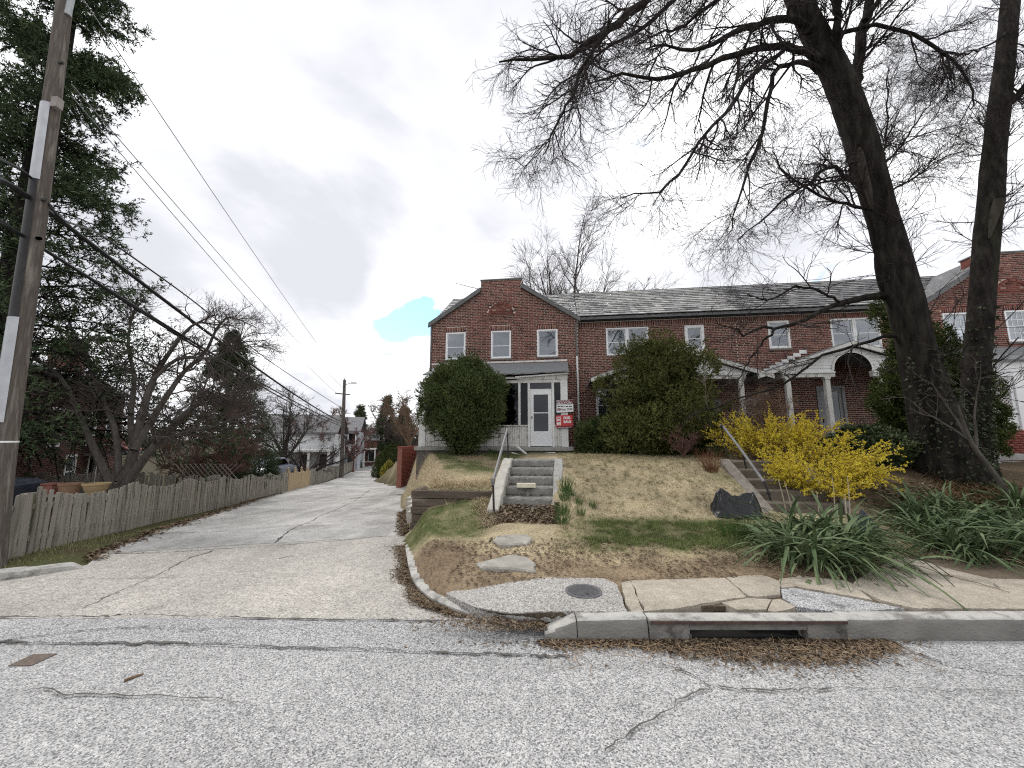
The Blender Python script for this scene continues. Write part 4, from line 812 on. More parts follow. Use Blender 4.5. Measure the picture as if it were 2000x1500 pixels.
def sboard(name, parent, x0, x1, z0, z1, m, b=SB, th=.012, tilt=.05):
    bb = MB(); bb.prism([(x0, b, z0), (x1, b, z0 + tilt * (x1 - x0)), (x1, b, z1 + tilt * (x1 - x0)), (x0, b, z1)], (0, th, 0)); return bb.build(name, m, parent)
sboard('board', sg, 5.14, 5.71, 2.565, 2.985, sign_white); sboard('header_band', sg, 5.145, 5.705, 2.845, 2.98, maroon, SB - .003, .002)
text('REAL ESTATE', .062, sign_white, sg, (5.165, SB - .005, 2.938), 'lettering', 1.18).rotation_euler.y = -.05
text('AUCTION', .088, sign_white, sg, (5.165, SB - .005, 2.862), 'lettering', 1.22, bold=.002).rotation_euler.y = -.05
for x0, x1, z0, hh in ((5.17, 5.27, 2.755, .03), (5.29, 5.36, 2.755, .03), (5.38, 5.42, 2.755, .03), (5.46, 5.54, 2.757, .033), (5.56, 5.67, 2.757, .033), (5.50, 5.58, 2.69, .02), (5.60, 5.68, 2.69, .02), (5.50, 5.68, 2.645, .02), (5.17, 5.67, 2.815, .008), (5.31, 5.47, 2.625, .008)):
    sboard('print_line', sg, x0, x1, z0, z0 + hh, ink, SB - .003, .002)
sboard('logo_box', sg, 5.17, 5.28, 2.63, 2.71, maroon, SB - .003, .002); text('AJ', .06, sign_white, sg, (5.19, SB - .005, 2.648), 'lettering'); text('BILLIG', .055, ink, sg, (5.30, SB - .005, 2.66), 'lettering', 1.0, bold=.001)
sg2 = thing('for_sale_sign', 'red for sale sign below the auction sign on the porch', 'sign', (5.4, SB, 2.07), HF)
sboard('board', sg2, 5.11, 5.675, 2.085, 2.465, sign_red, SB, .05, .04); sboard('bottom_strip', sg2, 5.15, 5.675, 2.03, 2.082, maroon, SB + .005, .03, .03); sboard('white_line', sg2, 5.18, 5.64, 2.05, 2.06, sign_white, SB + .002, .002, .03)
text('FOR', .125, sign_white, sg2, (5.37, SB - .003, 2.335), 'lettering', 1.0, bold=.006).rotation_euler.y = -.04; text('SALE', .125, sign_white, sg2, (5.37, SB - .003, 2.205), 'lettering', .98, bold=.006).rotation_euler.y = -.04
sboard('logo_panel', sg2, 5.14, 5.28, 2.13, 2.42, sign_white, SB - .002, .0015, .03)
for z0, hh in ((2.35, .045), (2.315, .006), (2.23, .05), (2.17, .006)): sboard('logo_bar', sg2, 5.155, 5.265, z0, z0 + hh, sign_red, SB - .004, .0015, .03)
sg3 = thing('notice_sheet', 'small white notice strip on the post between the two signs', 'notice', (5.4, SB, 2.5), HF)
b = MB(); b.box(5.30, 5.52, BF - .026, BF - .022, 2.475, 2.56); b.build('sheet', sign_white, sg3)

# ------------------------------------------------------------------ plants: growing helpers
def nrm(v): return v / np.maximum(np.linalg.norm(v, axis=-1, keepdims=True), 1e-9)
def grow(P0, D0, L, r0, r1, n=6, wander=.25, trop=(0, 0, 0)):
    B = len(P0); P = np.zeros((B, n, 3)); P[:, 0] = P0; D = nrm(np.array(D0, float)); st = (np.asarray(L) / (n - 1))[:, None]; tr = np.asarray(trop, float)
    for i in range(1, n):
        D = nrm(D + wander * rng.normal(0, 1, (B, 3)) + tr); P[:, i] = P[:, i - 1] + D * st
    f = np.linspace(0, 1, n)[None]; return P, np.asarray(r0)[:, None] * (1 - f) + np.asarray(r1)[:, None] * f
def tubes(P, rad, sides=4):
    B, n, _ = P.shape; T = nrm(np.gradient(P, axis=1)); ref = np.where(np.abs(T[..., 2:3]).mean(1, keepdims=True) < .8, np.array([0, 0, 1.]), np.array([1., 0, 0]))
    b1 = nrm(np.cross(T, ref)); b2 = np.cross(T, b1); a = np.arange(sides) * 2 * math.pi / sides
    V = P[:, :, None] + rad[..., None, None] * (b1[:, :, None] * np.cos(a)[None, None, :, None] + b2[:, :, None] * np.sin(a)[None, None, :, None])
    i = np.arange(n - 1)[:, None] * sides; j = np.arange(sides)[None]; q = np.stack([i + j, i + (j + 1) % sides, i + sides + (j + 1) % sides, i + sides + j], -1).reshape(-1, 4)
    F = (np.arange(B) * n * sides)[:, None, None] + q[None]; return V.reshape(-1, 3), F.reshape(-1, 4)
def join(parts):
    Vs, Fs, o = [], [], 0
    for V, F in parts: Vs.append(V); Fs.append(F + o); o += len(V)
    return np.concatenate(Vs), np.concatenate(Fs)
def branch_off(P, rad, per, ang, ln, t=(.2, 1.0), rf=.55, n=6, wander=.2, trop=(0, 0, 0), rmin=.0025, tip=.35, lenscale=None):
    B, m, _ = P.shape; idx = np.repeat(np.arange(B), per); k = len(idx); tt = rng.uniform(t[0], t[1], k) * (m - 1); i = np.minimum(tt.astype(int), m - 2); u = (tt - i)[:, None]
    p = P[idx, i] * (1 - u) + P[idx, i + 1] * u; T = nrm(P[idx, i + 1] - P[idx, i]); r = rad[idx, i] * (1 - u[:, 0]) + rad[idx, i + 1] * u[:, 0]
    perp = nrm(np.cross(T, rng.normal(0, 1, (k, 3)))); a = R(1) * rng.uniform(ang[0], ang[1], k)[:, None]; D = T * np.cos(a) + perp * np.sin(a)
    L = rng.uniform(ln[0], ln[1], k)
    if lenscale is not None: L = L * lenscale[idx]
    L = L * (1.15 - .6 * (tt / (m - 1))); rr = np.maximum(np.minimum(r * rf, L * .02 + .004), rmin)
    return grow(p, D, L, rr, np.maximum(rr * tip, rmin * .6), n, wander, trop)
def sprigs(P, D, k, sl, nl, nw, spread=.7):
    """k thin needles along each sprig -> triangles."""
    n = len(P); D = nrm(D); t = rng.random((n, k, 1)) * sl; base = P[:, None] + D[:, None] * t; perp = nrm(np.cross(np.repeat(D[:, None], k, 1), rng.normal(0, 1, (n, k, 3))))
    d = nrm(D[:, None] * (1 - spread * .5) + perp * spread); w = nrm(np.cross(d, rng.normal(0, 1, (n, k, 3)))) * (nw / 2); L = nl * rng.uniform(.7, 1.3, (n, k, 1))
    V = np.stack([base - w, base + w, base + d * L], 2).reshape(-1, 3); return V, np.arange(len(V)).reshape(-1, 3)
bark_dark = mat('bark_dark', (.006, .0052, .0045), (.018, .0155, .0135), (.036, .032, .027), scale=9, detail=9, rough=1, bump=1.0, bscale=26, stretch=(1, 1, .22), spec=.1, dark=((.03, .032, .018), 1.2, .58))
bark_grey = mat('bark_grey', (.05, .045, .04), (.10, .09, .08), scale=10, rough=1, bump=.8, bscale=30, stretch=(1, 1, .3), spec=.1)
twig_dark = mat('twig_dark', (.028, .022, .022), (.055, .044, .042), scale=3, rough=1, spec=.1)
twig_grey = mat('twig_grey', (.10, .083, .074), (.06, .05, .046), scale=3, rough=1, spec=.1)
twig_red = mat('twig_red', (.11, .060, .055), (.17, .10, .085), scale=3, rough=1, spec=.1)
twig_brown = mat('twig_brown', (.13, .085, .06), (.21, .145, .10), scale=4, rough=1, spec=.1)
def trunk_mesh(name, pts, rad, m, parent, sides=22, n=60, rough_=.06):
    Q = spline(np.column_stack([pts, rad]), n); P, r = Q[:, :3], Q[:, 3]; T = nrm(np.gradient(P, axis=0)); b1 = nrm(np.cross(T, np.array([0, 1., 0]))); b2 = np.cross(T, b1)
    a = np.arange(sides) * 2 * math.pi / sides; A, I = np.meshgrid(a, np.arange(n) * .35); ridge = .6 * (1 - 2 * np.abs(fnoise(A * (sides / 6.3) * .42, I * .16, 1, 11))) + .4 * fnoise(A * 2, I * .8, 1, 12)
    rr = r[:, None] * (1 + rough_ * ridge); V = P[:, None] + rr[..., None] * (b1[:, None] * np.cos(a)[None, :, None] + b2[:, None] * np.sin(a)[None, :, None])
    i = np.arange(n - 1)[:, None] * sides; j = np.arange(sides)[None]; F = np.stack([i + j, i + (j + 1) % sides, i + sides + (j + 1) % sides, i + sides + j], -1).reshape(-1, 4)
    np_mesh(name, V.reshape(-1, 3), F, m, parent, smooth=True); return P, r

# ------------------------------------------------------------------ the forked street tree on the right
TY = 7.75
tb = on(1850, 925); tree = thing('forked_tree', 'tall bare forked tree with dark trunks spreading over the front yards', 'tree', tb)
def path(pts, Y0, Y1=None): Y1 = Y0 if Y1 is None else Y1; n = len(pts); return np.array([at(x, y, Y0 + (Y1 - Y0) * i / (n - 1)) for i, (x, y) in enumerate(pts)])
def wide(pts): return np.sqrt(1 + ((np.array([p[0] for p in pts]) - 1000) / FPX) ** 2)
def rpx(w, Y): return np.asarray(w, float) / 2 * Y / FPX
TA = [(1868, 985), (1858, 930), (1838, 865), (1822, 800), (1797, 715), (1770, 600), (1739, 480), (1712, 385), (1689, 300), (1663, 220), (1640, 160), (1608, 95), (1574, 30), (1545, -40), (1510, -150), (1480, -300)]
WA = [190, 150, 112, 96, 80, 74, 68, 66, 68, 66, 64, 58, 52, 48, 40, 28]
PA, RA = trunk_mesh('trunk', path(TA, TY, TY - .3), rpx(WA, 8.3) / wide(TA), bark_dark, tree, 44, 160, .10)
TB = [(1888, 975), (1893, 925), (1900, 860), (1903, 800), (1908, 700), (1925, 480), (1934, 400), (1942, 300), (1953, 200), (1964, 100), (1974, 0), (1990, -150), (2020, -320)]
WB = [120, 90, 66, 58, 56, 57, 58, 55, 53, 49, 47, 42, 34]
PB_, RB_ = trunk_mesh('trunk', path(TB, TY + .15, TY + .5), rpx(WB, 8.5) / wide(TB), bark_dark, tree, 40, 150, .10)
limbs = []
def limb(pts, w, Y0, Y1, m=bark_dark, name='limb'):
    P = spline(path(pts, Y0, Y1), 18); r = rpx(np.interp(np.linspace(0, 1, 18), np.linspace(0, 1, len(w)), w), (Y0 + Y1) / 2 * 1.05) / wide(pts).mean(); P[1:-1] += rng.normal(0, .018, (16, 3))
    b = MB(); b.tube(P, r, 9, False); b.build(name, m, tree, smooth=True); limbs.append((P, r))
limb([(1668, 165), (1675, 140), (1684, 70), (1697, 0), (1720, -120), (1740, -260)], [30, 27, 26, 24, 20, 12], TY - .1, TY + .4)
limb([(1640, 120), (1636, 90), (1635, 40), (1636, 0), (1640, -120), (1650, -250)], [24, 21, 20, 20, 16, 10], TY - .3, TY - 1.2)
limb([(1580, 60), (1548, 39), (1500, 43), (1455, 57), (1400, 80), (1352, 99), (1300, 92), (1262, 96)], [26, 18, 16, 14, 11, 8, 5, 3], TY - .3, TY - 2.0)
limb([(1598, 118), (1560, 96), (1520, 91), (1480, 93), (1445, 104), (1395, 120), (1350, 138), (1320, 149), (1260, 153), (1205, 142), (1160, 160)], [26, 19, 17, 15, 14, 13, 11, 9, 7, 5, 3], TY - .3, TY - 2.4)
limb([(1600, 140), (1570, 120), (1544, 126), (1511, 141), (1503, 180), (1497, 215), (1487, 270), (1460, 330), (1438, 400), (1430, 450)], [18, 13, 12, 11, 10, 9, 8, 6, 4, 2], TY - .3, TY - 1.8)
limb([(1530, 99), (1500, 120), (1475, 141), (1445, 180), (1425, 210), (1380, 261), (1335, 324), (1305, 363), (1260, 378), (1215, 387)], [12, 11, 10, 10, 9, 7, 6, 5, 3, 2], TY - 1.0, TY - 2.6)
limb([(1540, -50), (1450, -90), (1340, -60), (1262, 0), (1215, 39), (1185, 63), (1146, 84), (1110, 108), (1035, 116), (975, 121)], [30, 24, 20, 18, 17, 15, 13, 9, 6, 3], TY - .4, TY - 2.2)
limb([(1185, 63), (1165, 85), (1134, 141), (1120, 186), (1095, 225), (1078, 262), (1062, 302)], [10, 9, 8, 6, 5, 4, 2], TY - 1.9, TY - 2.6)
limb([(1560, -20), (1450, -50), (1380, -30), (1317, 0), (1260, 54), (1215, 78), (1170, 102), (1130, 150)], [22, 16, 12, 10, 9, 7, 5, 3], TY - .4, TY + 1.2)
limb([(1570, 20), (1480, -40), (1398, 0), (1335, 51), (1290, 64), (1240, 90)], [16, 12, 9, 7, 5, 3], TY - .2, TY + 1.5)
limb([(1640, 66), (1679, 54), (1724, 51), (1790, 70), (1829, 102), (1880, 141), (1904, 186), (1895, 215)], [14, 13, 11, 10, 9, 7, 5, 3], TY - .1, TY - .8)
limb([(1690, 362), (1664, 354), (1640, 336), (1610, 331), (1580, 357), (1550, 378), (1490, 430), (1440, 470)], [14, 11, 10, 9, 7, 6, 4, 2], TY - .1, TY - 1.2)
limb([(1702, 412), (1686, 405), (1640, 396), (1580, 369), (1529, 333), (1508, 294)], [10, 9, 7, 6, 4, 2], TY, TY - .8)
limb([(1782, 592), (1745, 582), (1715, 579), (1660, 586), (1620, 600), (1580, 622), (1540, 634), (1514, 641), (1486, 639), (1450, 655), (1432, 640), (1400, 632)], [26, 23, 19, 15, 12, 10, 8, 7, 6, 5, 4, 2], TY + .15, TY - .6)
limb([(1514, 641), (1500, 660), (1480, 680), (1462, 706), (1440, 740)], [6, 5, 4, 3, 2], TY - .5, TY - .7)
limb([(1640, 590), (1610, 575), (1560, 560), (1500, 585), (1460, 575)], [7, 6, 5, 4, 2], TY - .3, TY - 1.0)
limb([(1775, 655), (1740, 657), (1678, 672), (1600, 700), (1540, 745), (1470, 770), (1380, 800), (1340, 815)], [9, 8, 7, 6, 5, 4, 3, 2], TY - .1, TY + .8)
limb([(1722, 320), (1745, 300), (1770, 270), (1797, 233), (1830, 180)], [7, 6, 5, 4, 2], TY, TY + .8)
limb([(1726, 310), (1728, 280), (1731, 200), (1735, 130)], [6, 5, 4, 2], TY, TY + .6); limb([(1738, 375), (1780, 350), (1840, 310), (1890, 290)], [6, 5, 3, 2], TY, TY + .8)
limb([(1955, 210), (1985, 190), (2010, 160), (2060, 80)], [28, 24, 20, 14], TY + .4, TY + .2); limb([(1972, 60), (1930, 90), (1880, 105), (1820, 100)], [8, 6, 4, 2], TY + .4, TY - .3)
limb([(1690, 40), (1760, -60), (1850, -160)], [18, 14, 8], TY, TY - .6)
# the pruned stubs with pale wood and the burl on the left stem
for pts, w, Y in (([(1706, 412), (1697, 372), (1684, 322), (1679, 286)], [3, 13, 15, 12], TY - .22), ([(1932, 466), (1940, 430), (1949, 402), (1953, 390)], [3, 13, 18, 17], TY + .10)):
    b = MB(); Pq = spline(path(pts, Y, Y - .06), 8); b.tube(Pq, rpx(np.interp(np.linspace(0, 1, 8), np.linspace(0, 1, 4), w), Y * 1.05), 12); b.build('pruned_stub', mat('cut_wood', (.055, .048, .037), (.028, .025, .02), scale=12, rough=1, bump=.8, stretch=(1, 1, .3)), tree, smooth=True)
b = MB(); Pq = spline(path([(1750, 600), (1724, 555), (1714, 505), (1718, 460)], TY + .05, TY - .05), 10); b.tube(Pq, rpx([30, 26, 23, 20, 18, 17, 15, 13, 10, 5], 8.2) * .75, 12); b.build('burl', bark_dark, tree, smooth=True)
LP = np.array([l[0] for l in limbs]); LR = np.array([l[1] for l in limbs]); LLen = np.linalg.norm(np.diff(LP, axis=1), axis=2).sum(1)
g = (0, 0, -.03)
low = np.array([l[0][0, 2] < 4.6 for l in limbs]); LPl, LRl = LP[low], LR[low]; LP, LR = LP[~low], LR[~low]
b2 = branch_off(LP, LR, 16, (22, 60), (.5, 1.5), (.15, 1.0), .6, 9, .14, g, .005, .35)
b3 = branch_off(b2[0], b2[1], 8, (20, 60), (.35, 1.0), (.15, 1.0), .65, 7, .17, (0, 0, -.02), .0036, .5)
b4 = branch_off(b3[0], b3[1], 5, (20, 60), (.18, .5), (.2, 1.0), .7, 4, .2, (0, 0, .01), .0026, .6)
b5 = branch_off(b4[0], b4[1], 2, (25, 60), (.08, .25), (.3, 1.0), .8, 2, .15, (0, 0, .04), .0022, .7)
q2 = branch_off(LPl, LRl, 9, (25, 60), (.4, 1.3), (.2, 1.0), .6, 9, .15, g, .005, .35); q3 = branch_off(q2[0], q2[1], 5, (20, 60), (.3, .8), (.15, 1.0), .65, 7, .17, (0, 0, -.02), .0034, .5); q4 = branch_off(q3[0], q3[1], 3, (20, 60), (.15, .4), (.2, 1.0), .7, 5, .18, (0, 0, .01), .0026, .6)
V, F = join([tubes(*b2, 5), tubes(*b3, 3), tubes(*q2, 5), tubes(*q3, 3), tubes(*q4, 3)]); tag(np_mesh('branches', V, F, twig_dark, tree), kind='stuff')
V, F = join([tubes(*b4, 3), tubes(*b5, 3)]); tag(np_mesh('twigs', V, F, twig_dark, tree), kind='stuff')
# epicormic shoots along both stems
TPs = np.stack([PA[np.linspace(36, 134, 40).astype(int)], PB_[np.linspace(41, 140, 40).astype(int)]]); TRs = np.full(TPs.shape[:2], .02)
e2 = branch_off(TPs, TRs, 55, (35, 85), (.6, 1.6), (0, 1), .6, 8, .12, (0, 0, .05), .004, .4); e3 = branch_off(e2[0], e2[1], 7, (20, 50), (.25, .8), (.1, 1), .7, 5, .14, (0, 0, .02), .0027, .6); e4 = branch_off(e3[0], e3[1], 3, (20, 50), (.1, .35), (.2, 1), .8, 4, .14, (0, 0, 0), .0022, .6)
V, F = join([tubes(*e2, 4), tubes(*e3, 3), tubes(*e4, 3)]); tag(np_mesh('shoots', V, F, twig_dark, tree), kind='stuff')

# ------------------------------------------------------------------ conifers and bare trees
needle = mat('spruce_needle', (.018, .032, .015), (.04, .062, .027), (.085, .112, .05), scale=1.5, isl=.6, rough=.8, spec=.2)
yew_m = mat('yew_needle', (.028, .044, .014), (.06, .085, .026), (.145, .17, .06), scale=2.2, isl=.5, rough=.8, spec=.2)
yew2_m = mat('olive_needle', (.040, .050, .014), (.085, .094, .026), (.16, .155, .052), scale=1.8, isl=.5, rough=.8, spec=.2)
arb_m = mat('arborvitae', (.028, .042, .010), (.055, .075, .018), (.09, .11, .03), scale=2, isl=.5, rough=.85, spec=.2)
far_green = mat('far_needle', (.05, .07, .035), (.09, .11, .055), scale=2, isl=.6, rough=.9, spec=.1)
def spruce(name, label, base, H, prof, nb, per2, kn, m=needle, droop=-.05, nl=.055, nw=.014, start=.12, bark=bark_dark, sl=.16, wood=True, ks=8):
    base = np.array(base, float); t = thing(name, label, 'tree', base); rr = H * .016
    P, r = trunk_mesh('trunk', base + np.array([[0, 0, -.2], [0, .02, H * .3], [.03, 0, H * .7], [0, 0, H]]), [rr * 1.2, rr, rr * .5, .02], bark, t, 12, 30)
    hz = np.sort(rng.uniform(start, .99, nb)); ang = rng.uniform(0, 2 * math.pi, nb); L = np.interp(hz, [p[0] for p in prof], [p[1] for p in prof]) * rng.uniform(.75, 1.12, nb)
    P0 = base + np.stack([0 * hz, 0 * hz, hz * H], 1); D0 = np.stack([np.cos(ang), np.sin(ang), .28 + 0 * ang], 1)
    b1 = grow(P0, D0, L, L * .010 + .006, L * 0 + .004, 12, .05, (0, 0, droop)); b2 = branch_off(b1[0], b1[1], per2, (35, 75), (.22, .42), (.12, 1.0), .6, 4, .08, (0, 0, -.10), .003, .5, L)
    V, F = join([tubes(*b1, 4), tubes(*b2, 3)]); np_mesh('branches', V, F, bark, t)
    idx = np.repeat(np.arange(len(b2[0])), kn); tt = rng.random(len(idx)) * 2.99; i = tt.astype(int); u = (tt - i)[:, None]; p = b2[0][idx, i] * (1 - u) + b2[0][idx, i + 1] * u; d = b2[0][idx, i + 1] - b2[0][idx, i]
    d = nrm(d) + .5 * rng.normal(0, 1, d.shape); V, F = sprigs(p, d, ks, sl, nl, nw, .75); tag(np_mesh('needles', V, F, m, t), kind='stuff'); return t
def shrub(name, label, base, prof, n, m, k=9, sl=.10, nl=.045, nw=.012, lump=.18, up=.5, lean=(0, 0), inner=.45, stems=7, cat='bush', part='foliage', bark=bark_dark, spread=.65, group=None, seed=0, squash=1.0):
    base = np.array(base, float); t = thing(name, label, cat, base, group=group); hs = np.array([p[0] for p in prof]); rs = np.array([p[1] for p in prof])
    h = rng.uniform(0, hs[-1], n * 4); keep = rng.random(n * 4) < np.interp(h, hs, rs) / rs.max(); h = h[keep][:n]; a = rng.uniform(0, 2 * math.pi, len(h)); rad = np.interp(h, hs, rs)
    rad = rad * (1 + lump * (fnoise(a * 1.6, h * 1.5, 1.3, 20 + seed) + .7 * fnoise(a * 3.2, h * 3, 1.5, 21 + seed))); q = 1 - (1 - inner) * rng.random(len(h)) ** 2.2; rad = rad * q
    P = base + np.stack([rad * np.cos(a) + lean[0] * h, rad * np.sin(a) * squash + lean[1] * h, h], 1); slope = np.interp(h / hs[-1], [0, 1], [-.1, 1.0])
    D = np.stack([np.cos(a), np.sin(a), up + slope], 1) + .45 * rng.normal(0, 1, P.shape); V, F = sprigs(P, D, k, sl, nl, nw, spread); tag(np_mesh(part, V, F, m, t), kind='stuff')
    if stems:
        a = rng.uniform(0, 2 * math.pi, stems); H = hs[-1]; b1 = grow(base + np.stack([.12 * np.cos(a), .12 * np.sin(a), 0 * a - .1], 1), np.stack([.35 * np.cos(a) + lean[0], .35 * np.sin(a) + lean[1], 1 + 0 * a], 1), np.full(stems, H * .8), np.full(stems, .035), np.full(stems, .012), 8, .08)
        b2 = branch_off(b1[0], b1[1], 8, (20, 60), (.3 * rs.max(), .8 * rs.max()), (.2, 1), .6, 6, .15, (0, 0, .03), .005, .5); V, F = join([tubes(*b1, 6), tubes(*b2, 4)]); np_mesh('stems', V, F, bark, t)
    return t
def lobed(name, label, base, prof, nlobe, lr, n, m, core=6000, k=9, sl=.13, nl=.055, nw=.02, up=.5, lean=(0, 0), shoots=0, sh=(.2, .5), lump=.15, cat='bush', seed=0, stems=8, qr=(.62, .9)):
    base = np.array(base, float); t = thing(name, label, cat, base); hs = np.array([p[0] for p in prof]); rs = np.array([p[1] for p in prof])
    def surf(cnt):
        h = rng.uniform(hs[0], hs[-1], cnt * 5); h = h[rng.random(cnt * 5) < (np.interp(h, hs, rs) + .15) / (rs.max() + .15)][:cnt]; a = rng.uniform(0, 2 * math.pi, len(h)); r = np.interp(h, hs, rs) * (1 + lump * fnoise(a * 1.6, h * 1.5, 1.3, 30 + seed)); return h, a, r
    h, a, r = surf(nlobe); q = rng.uniform(*qr, len(h)); cen = base + np.stack([r * q * np.cos(a) + lean[0] * h, r * q * np.sin(a) + lean[1] * h, np.maximum(h - .1, .1)], 1); lrad = lr * rng.uniform(.5, 1.6, len(h))
    idx = rng.integers(0, len(h), n); d = nrm(rng.normal(0, 1, (n, 3)) + np.stack([np.cos(a[idx]), np.sin(a[idx]), .3 + 0 * idx], 1) * .7); rr = lrad[idx] * rng.uniform(.7, 1.05, n); P = cen[idx] + d * rr[:, None] * np.array([1, 1, .9]); keep = P[:, 2] > base[2] + .05
    parts = [sprigs(P[keep], d[keep] + [0, 0, up] + .3 * rng.normal(0, 1, d[keep].shape), k, sl, nl, nw, .65)]
    h, a, r = surf(core); q = .75 * np.sqrt(rng.random(len(h))); P = base + np.stack([r * q * np.cos(a) + lean[0] * h, r * q * np.sin(a) + lean[1] * h, h * .95], 1); parts.append(sprigs(P, rng.normal(0, 1, P.shape), 7, .18, nl * 1.7, nw * 2.4, .9))
    if shoots:
        h, a, r = surf(shoots); P0 = base + np.stack([r * .8 * np.cos(a) + lean[0] * h, r * .8 * np.sin(a) + lean[1] * h, h], 1); D = np.stack([np.cos(a), np.sin(a), .5 + h / hs[-1]], 1); Pp, rd = grow(P0, D, rng.uniform(*sh, len(h)), np.full(len(h), .006), np.full(len(h), .002), 7, .12, (0, 0, .03)); f = np.repeat(np.arange(len(h)), 16); tt = rng.random(len(f)) * 5.99; i = tt.astype(int); u = (tt - i)[:, None]; pp = Pp[f, i] * (1 - u) + Pp[f, i + 1] * u; dd = nrm(Pp[f, i + 1] - Pp[f, i]) + .7 * rng.normal(0, 1, pp.shape); parts.append(sprigs(pp, dd, 7, .06, nl, nw, .7))
    V, F = join(parts); tag(np_mesh('foliage', V, F, m, t), kind='stuff')
    a = rng.uniform(0, 2 * math.pi, stems); H = hs[-1]; b1 = grow(base + np.stack([.12 * np.cos(a), .12 * np.sin(a), 0 * a - .1], 1), np.stack([.4 * np.cos(a), .4 * np.sin(a), 1 + 0 * a], 1), np.full(stems, H * .7), np.full(stems, .035), np.full(stems, .012), 8, .08); b2 = branch_off(b1[0], b1[1], 8, (20, 60), (.3 * rs.max(), .8 * rs.max()), (.2, 1), .6, 6, .15, (0, 0, .03), .005, .5); V, F = join([tubes(*b1, 6), tubes(*b2, 4)]); np_mesh('stems', V, F, bark_dark, t); return t
def wild_tree(name, label, base, H, spread, m, n1=7, per=(9, 7, 6), r0=None, forkh=.25, lean=(0, 0), up=.02, tw=.004, thin=1.0, cat='tree', wander=.12, a0=None, group=None, detail=1.0):
    base = np.array(base, float); t = thing(name, label, cat, base, group=group); r0 = r0 or H * .018; a = rng.uniform(0, 2 * math.pi, n1); fork = base + np.array([lean[0] * H * forkh, lean[1] * H * forkh, H * forkh])
    trunk_mesh('trunk', np.array([base - [0, 0, .2], base * .6 + fork * .4, fork, fork + [lean[0] * .3, 0, H * .25]]), [r0 * 1.25, r0, r0 * .85, r0 * .4], m, t, 10, 18)
    L = H * (1 - forkh) * rng.uniform(.75, 1.05, n1); D = np.stack([spread * np.cos(a) + lean[0], spread * np.sin(a) + lean[1], np.ones(n1)], 1); st = base + (fork - base) * rng.uniform(.75, 1.1, n1)[:, None]
    b1 = grow(st, D, L, np.full(n1, r0 * .6), np.full(n1, r0 * .08), 14, wander * .6, (0, 0, up)); q = H / 8.
    b2 = branch_off(b1[0], b1[1], per[0], (20, 55), (.8 * q, 2.2 * q), (.15, 1), .6, 7, wander, (0, 0, up), tw * 1.8, .4); b3 = branch_off(b2[0], b2[1], per[1], (20, 55), (.4 * q, 1.1 * q), (.15, 1), .65, 5, wander, (0, 0, up), tw * 1.3, .5); b4 = branch_off(b3[0], b3[1], per[2], (20, 50), (.2 * q, .6 * q), (.2, 1), .7, 3, wander, (0, 0, 0), tw, .7)
    V, F = tubes(*b1, 7); np_mesh('limbs', V, F, m, t); V, F = join([tubes(*b2, 4), tubes(*b3, 3), tubes(*b4, 3)]); tag(np_mesh('twigs', V, F, m, t), kind='stuff'); return t
G = lambda x, y: np.array([x, y, float(terrain(np.array(x), np.array(y)))])
# left side of the alley
spruce('spruce_tree', 'huge dark spruce behind the leaning utility pole', G(-13.0, 9.6), 21, [(0, 4.4), (.12, 4.8), (.22, 3.4), (.32, 2.5), (.45, 1.8), (.7, 1.6), (1, .3)], 200, 24, 7, droop=-.045, sl=.20, nl=.095, nw=.034, ks=6, start=.07)
spruce('hemlock_tree', 'dark conical evergreen behind the old picket fence', G(-12.7, 17.0), 7.4, [(0, 1.9), (.2, 2.1), (.6, 1.5), (1, .1)], 170, 14, 6, droop=-.03, sl=.18, nl=.075, nw=.03, ks=7, start=.05)
shrub('evergreen_bush', 'low spreading dark evergreen beside the tan gate', G(-13.0, 19.8), [(0, .9), (.6, 1.15), (1.4, 1.1), (2.1, .4)], 5000, needle, k=8, sl=.15, nl=.07, nw=.02, lump=.3)
# the big many-stemmed tree in the neighbour's yard
mt = thing('multi_stem_tree', 'bare grey many-stemmed tree arching over the picket fence', 'tree', G(-9.6, 9.6))
ml = []
for pts, w, Y0, Y1 in (([(243, 955), (275, 905), (320, 850), (372, 800), (405, 778), (450, 770), (500, 755)], [22, 19, 17, 15, 10, 7, 3], 9.4, 9.6), ([(322, 862), (365, 843), (420, 832), (490, 800)], [11, 9, 6, 3], 9.4, 9.2),
        ([(238, 950), (262, 880), (280, 800), (300, 740), (330, 690), (370, 640), (420, 615)], [24, 21, 17, 14, 10, 7, 3], 9.7, 10.4), ([(222, 960), (185, 880), (150, 800), (120, 740), (60, 690), (20, 640)], [22, 18, 14, 11, 7, 4], 9.8, 10.2),
        ([(262, 880), (290, 830), (335, 760), (365, 720), (400, 690), (440, 620), (500, 640)], [17, 14, 12, 10, 8, 5, 2], 9.7, 11.5), ([(232, 940), (225, 840), (190, 760), (170, 700), (140, 640), (100, 560)], [18, 14, 11, 9, 6, 3], 9.7, 10.6), ([(300, 740), (350, 700), (420, 700), (470, 670), (520, 665)], [10, 8, 6, 4, 2], 10, 10.8), ([(262, 900), (255, 820), (262, 740), (250, 660), (270, 580)], [16, 13, 10, 7, 3], 9.9, 10.9)):
    P = spline(path(pts, Y0, Y1), 14); r = rpx(np.interp(np.linspace(0, 1, 14), np.linspace(0, 1, len(w)), w), (Y0 + Y1) / 2 * 1.1) / wide(pts).mean() * .9; b = MB(); b.tube(P, r, 8, False); b.build('stem', bark_grey, mt, smooth=True); ml.append((P, r))
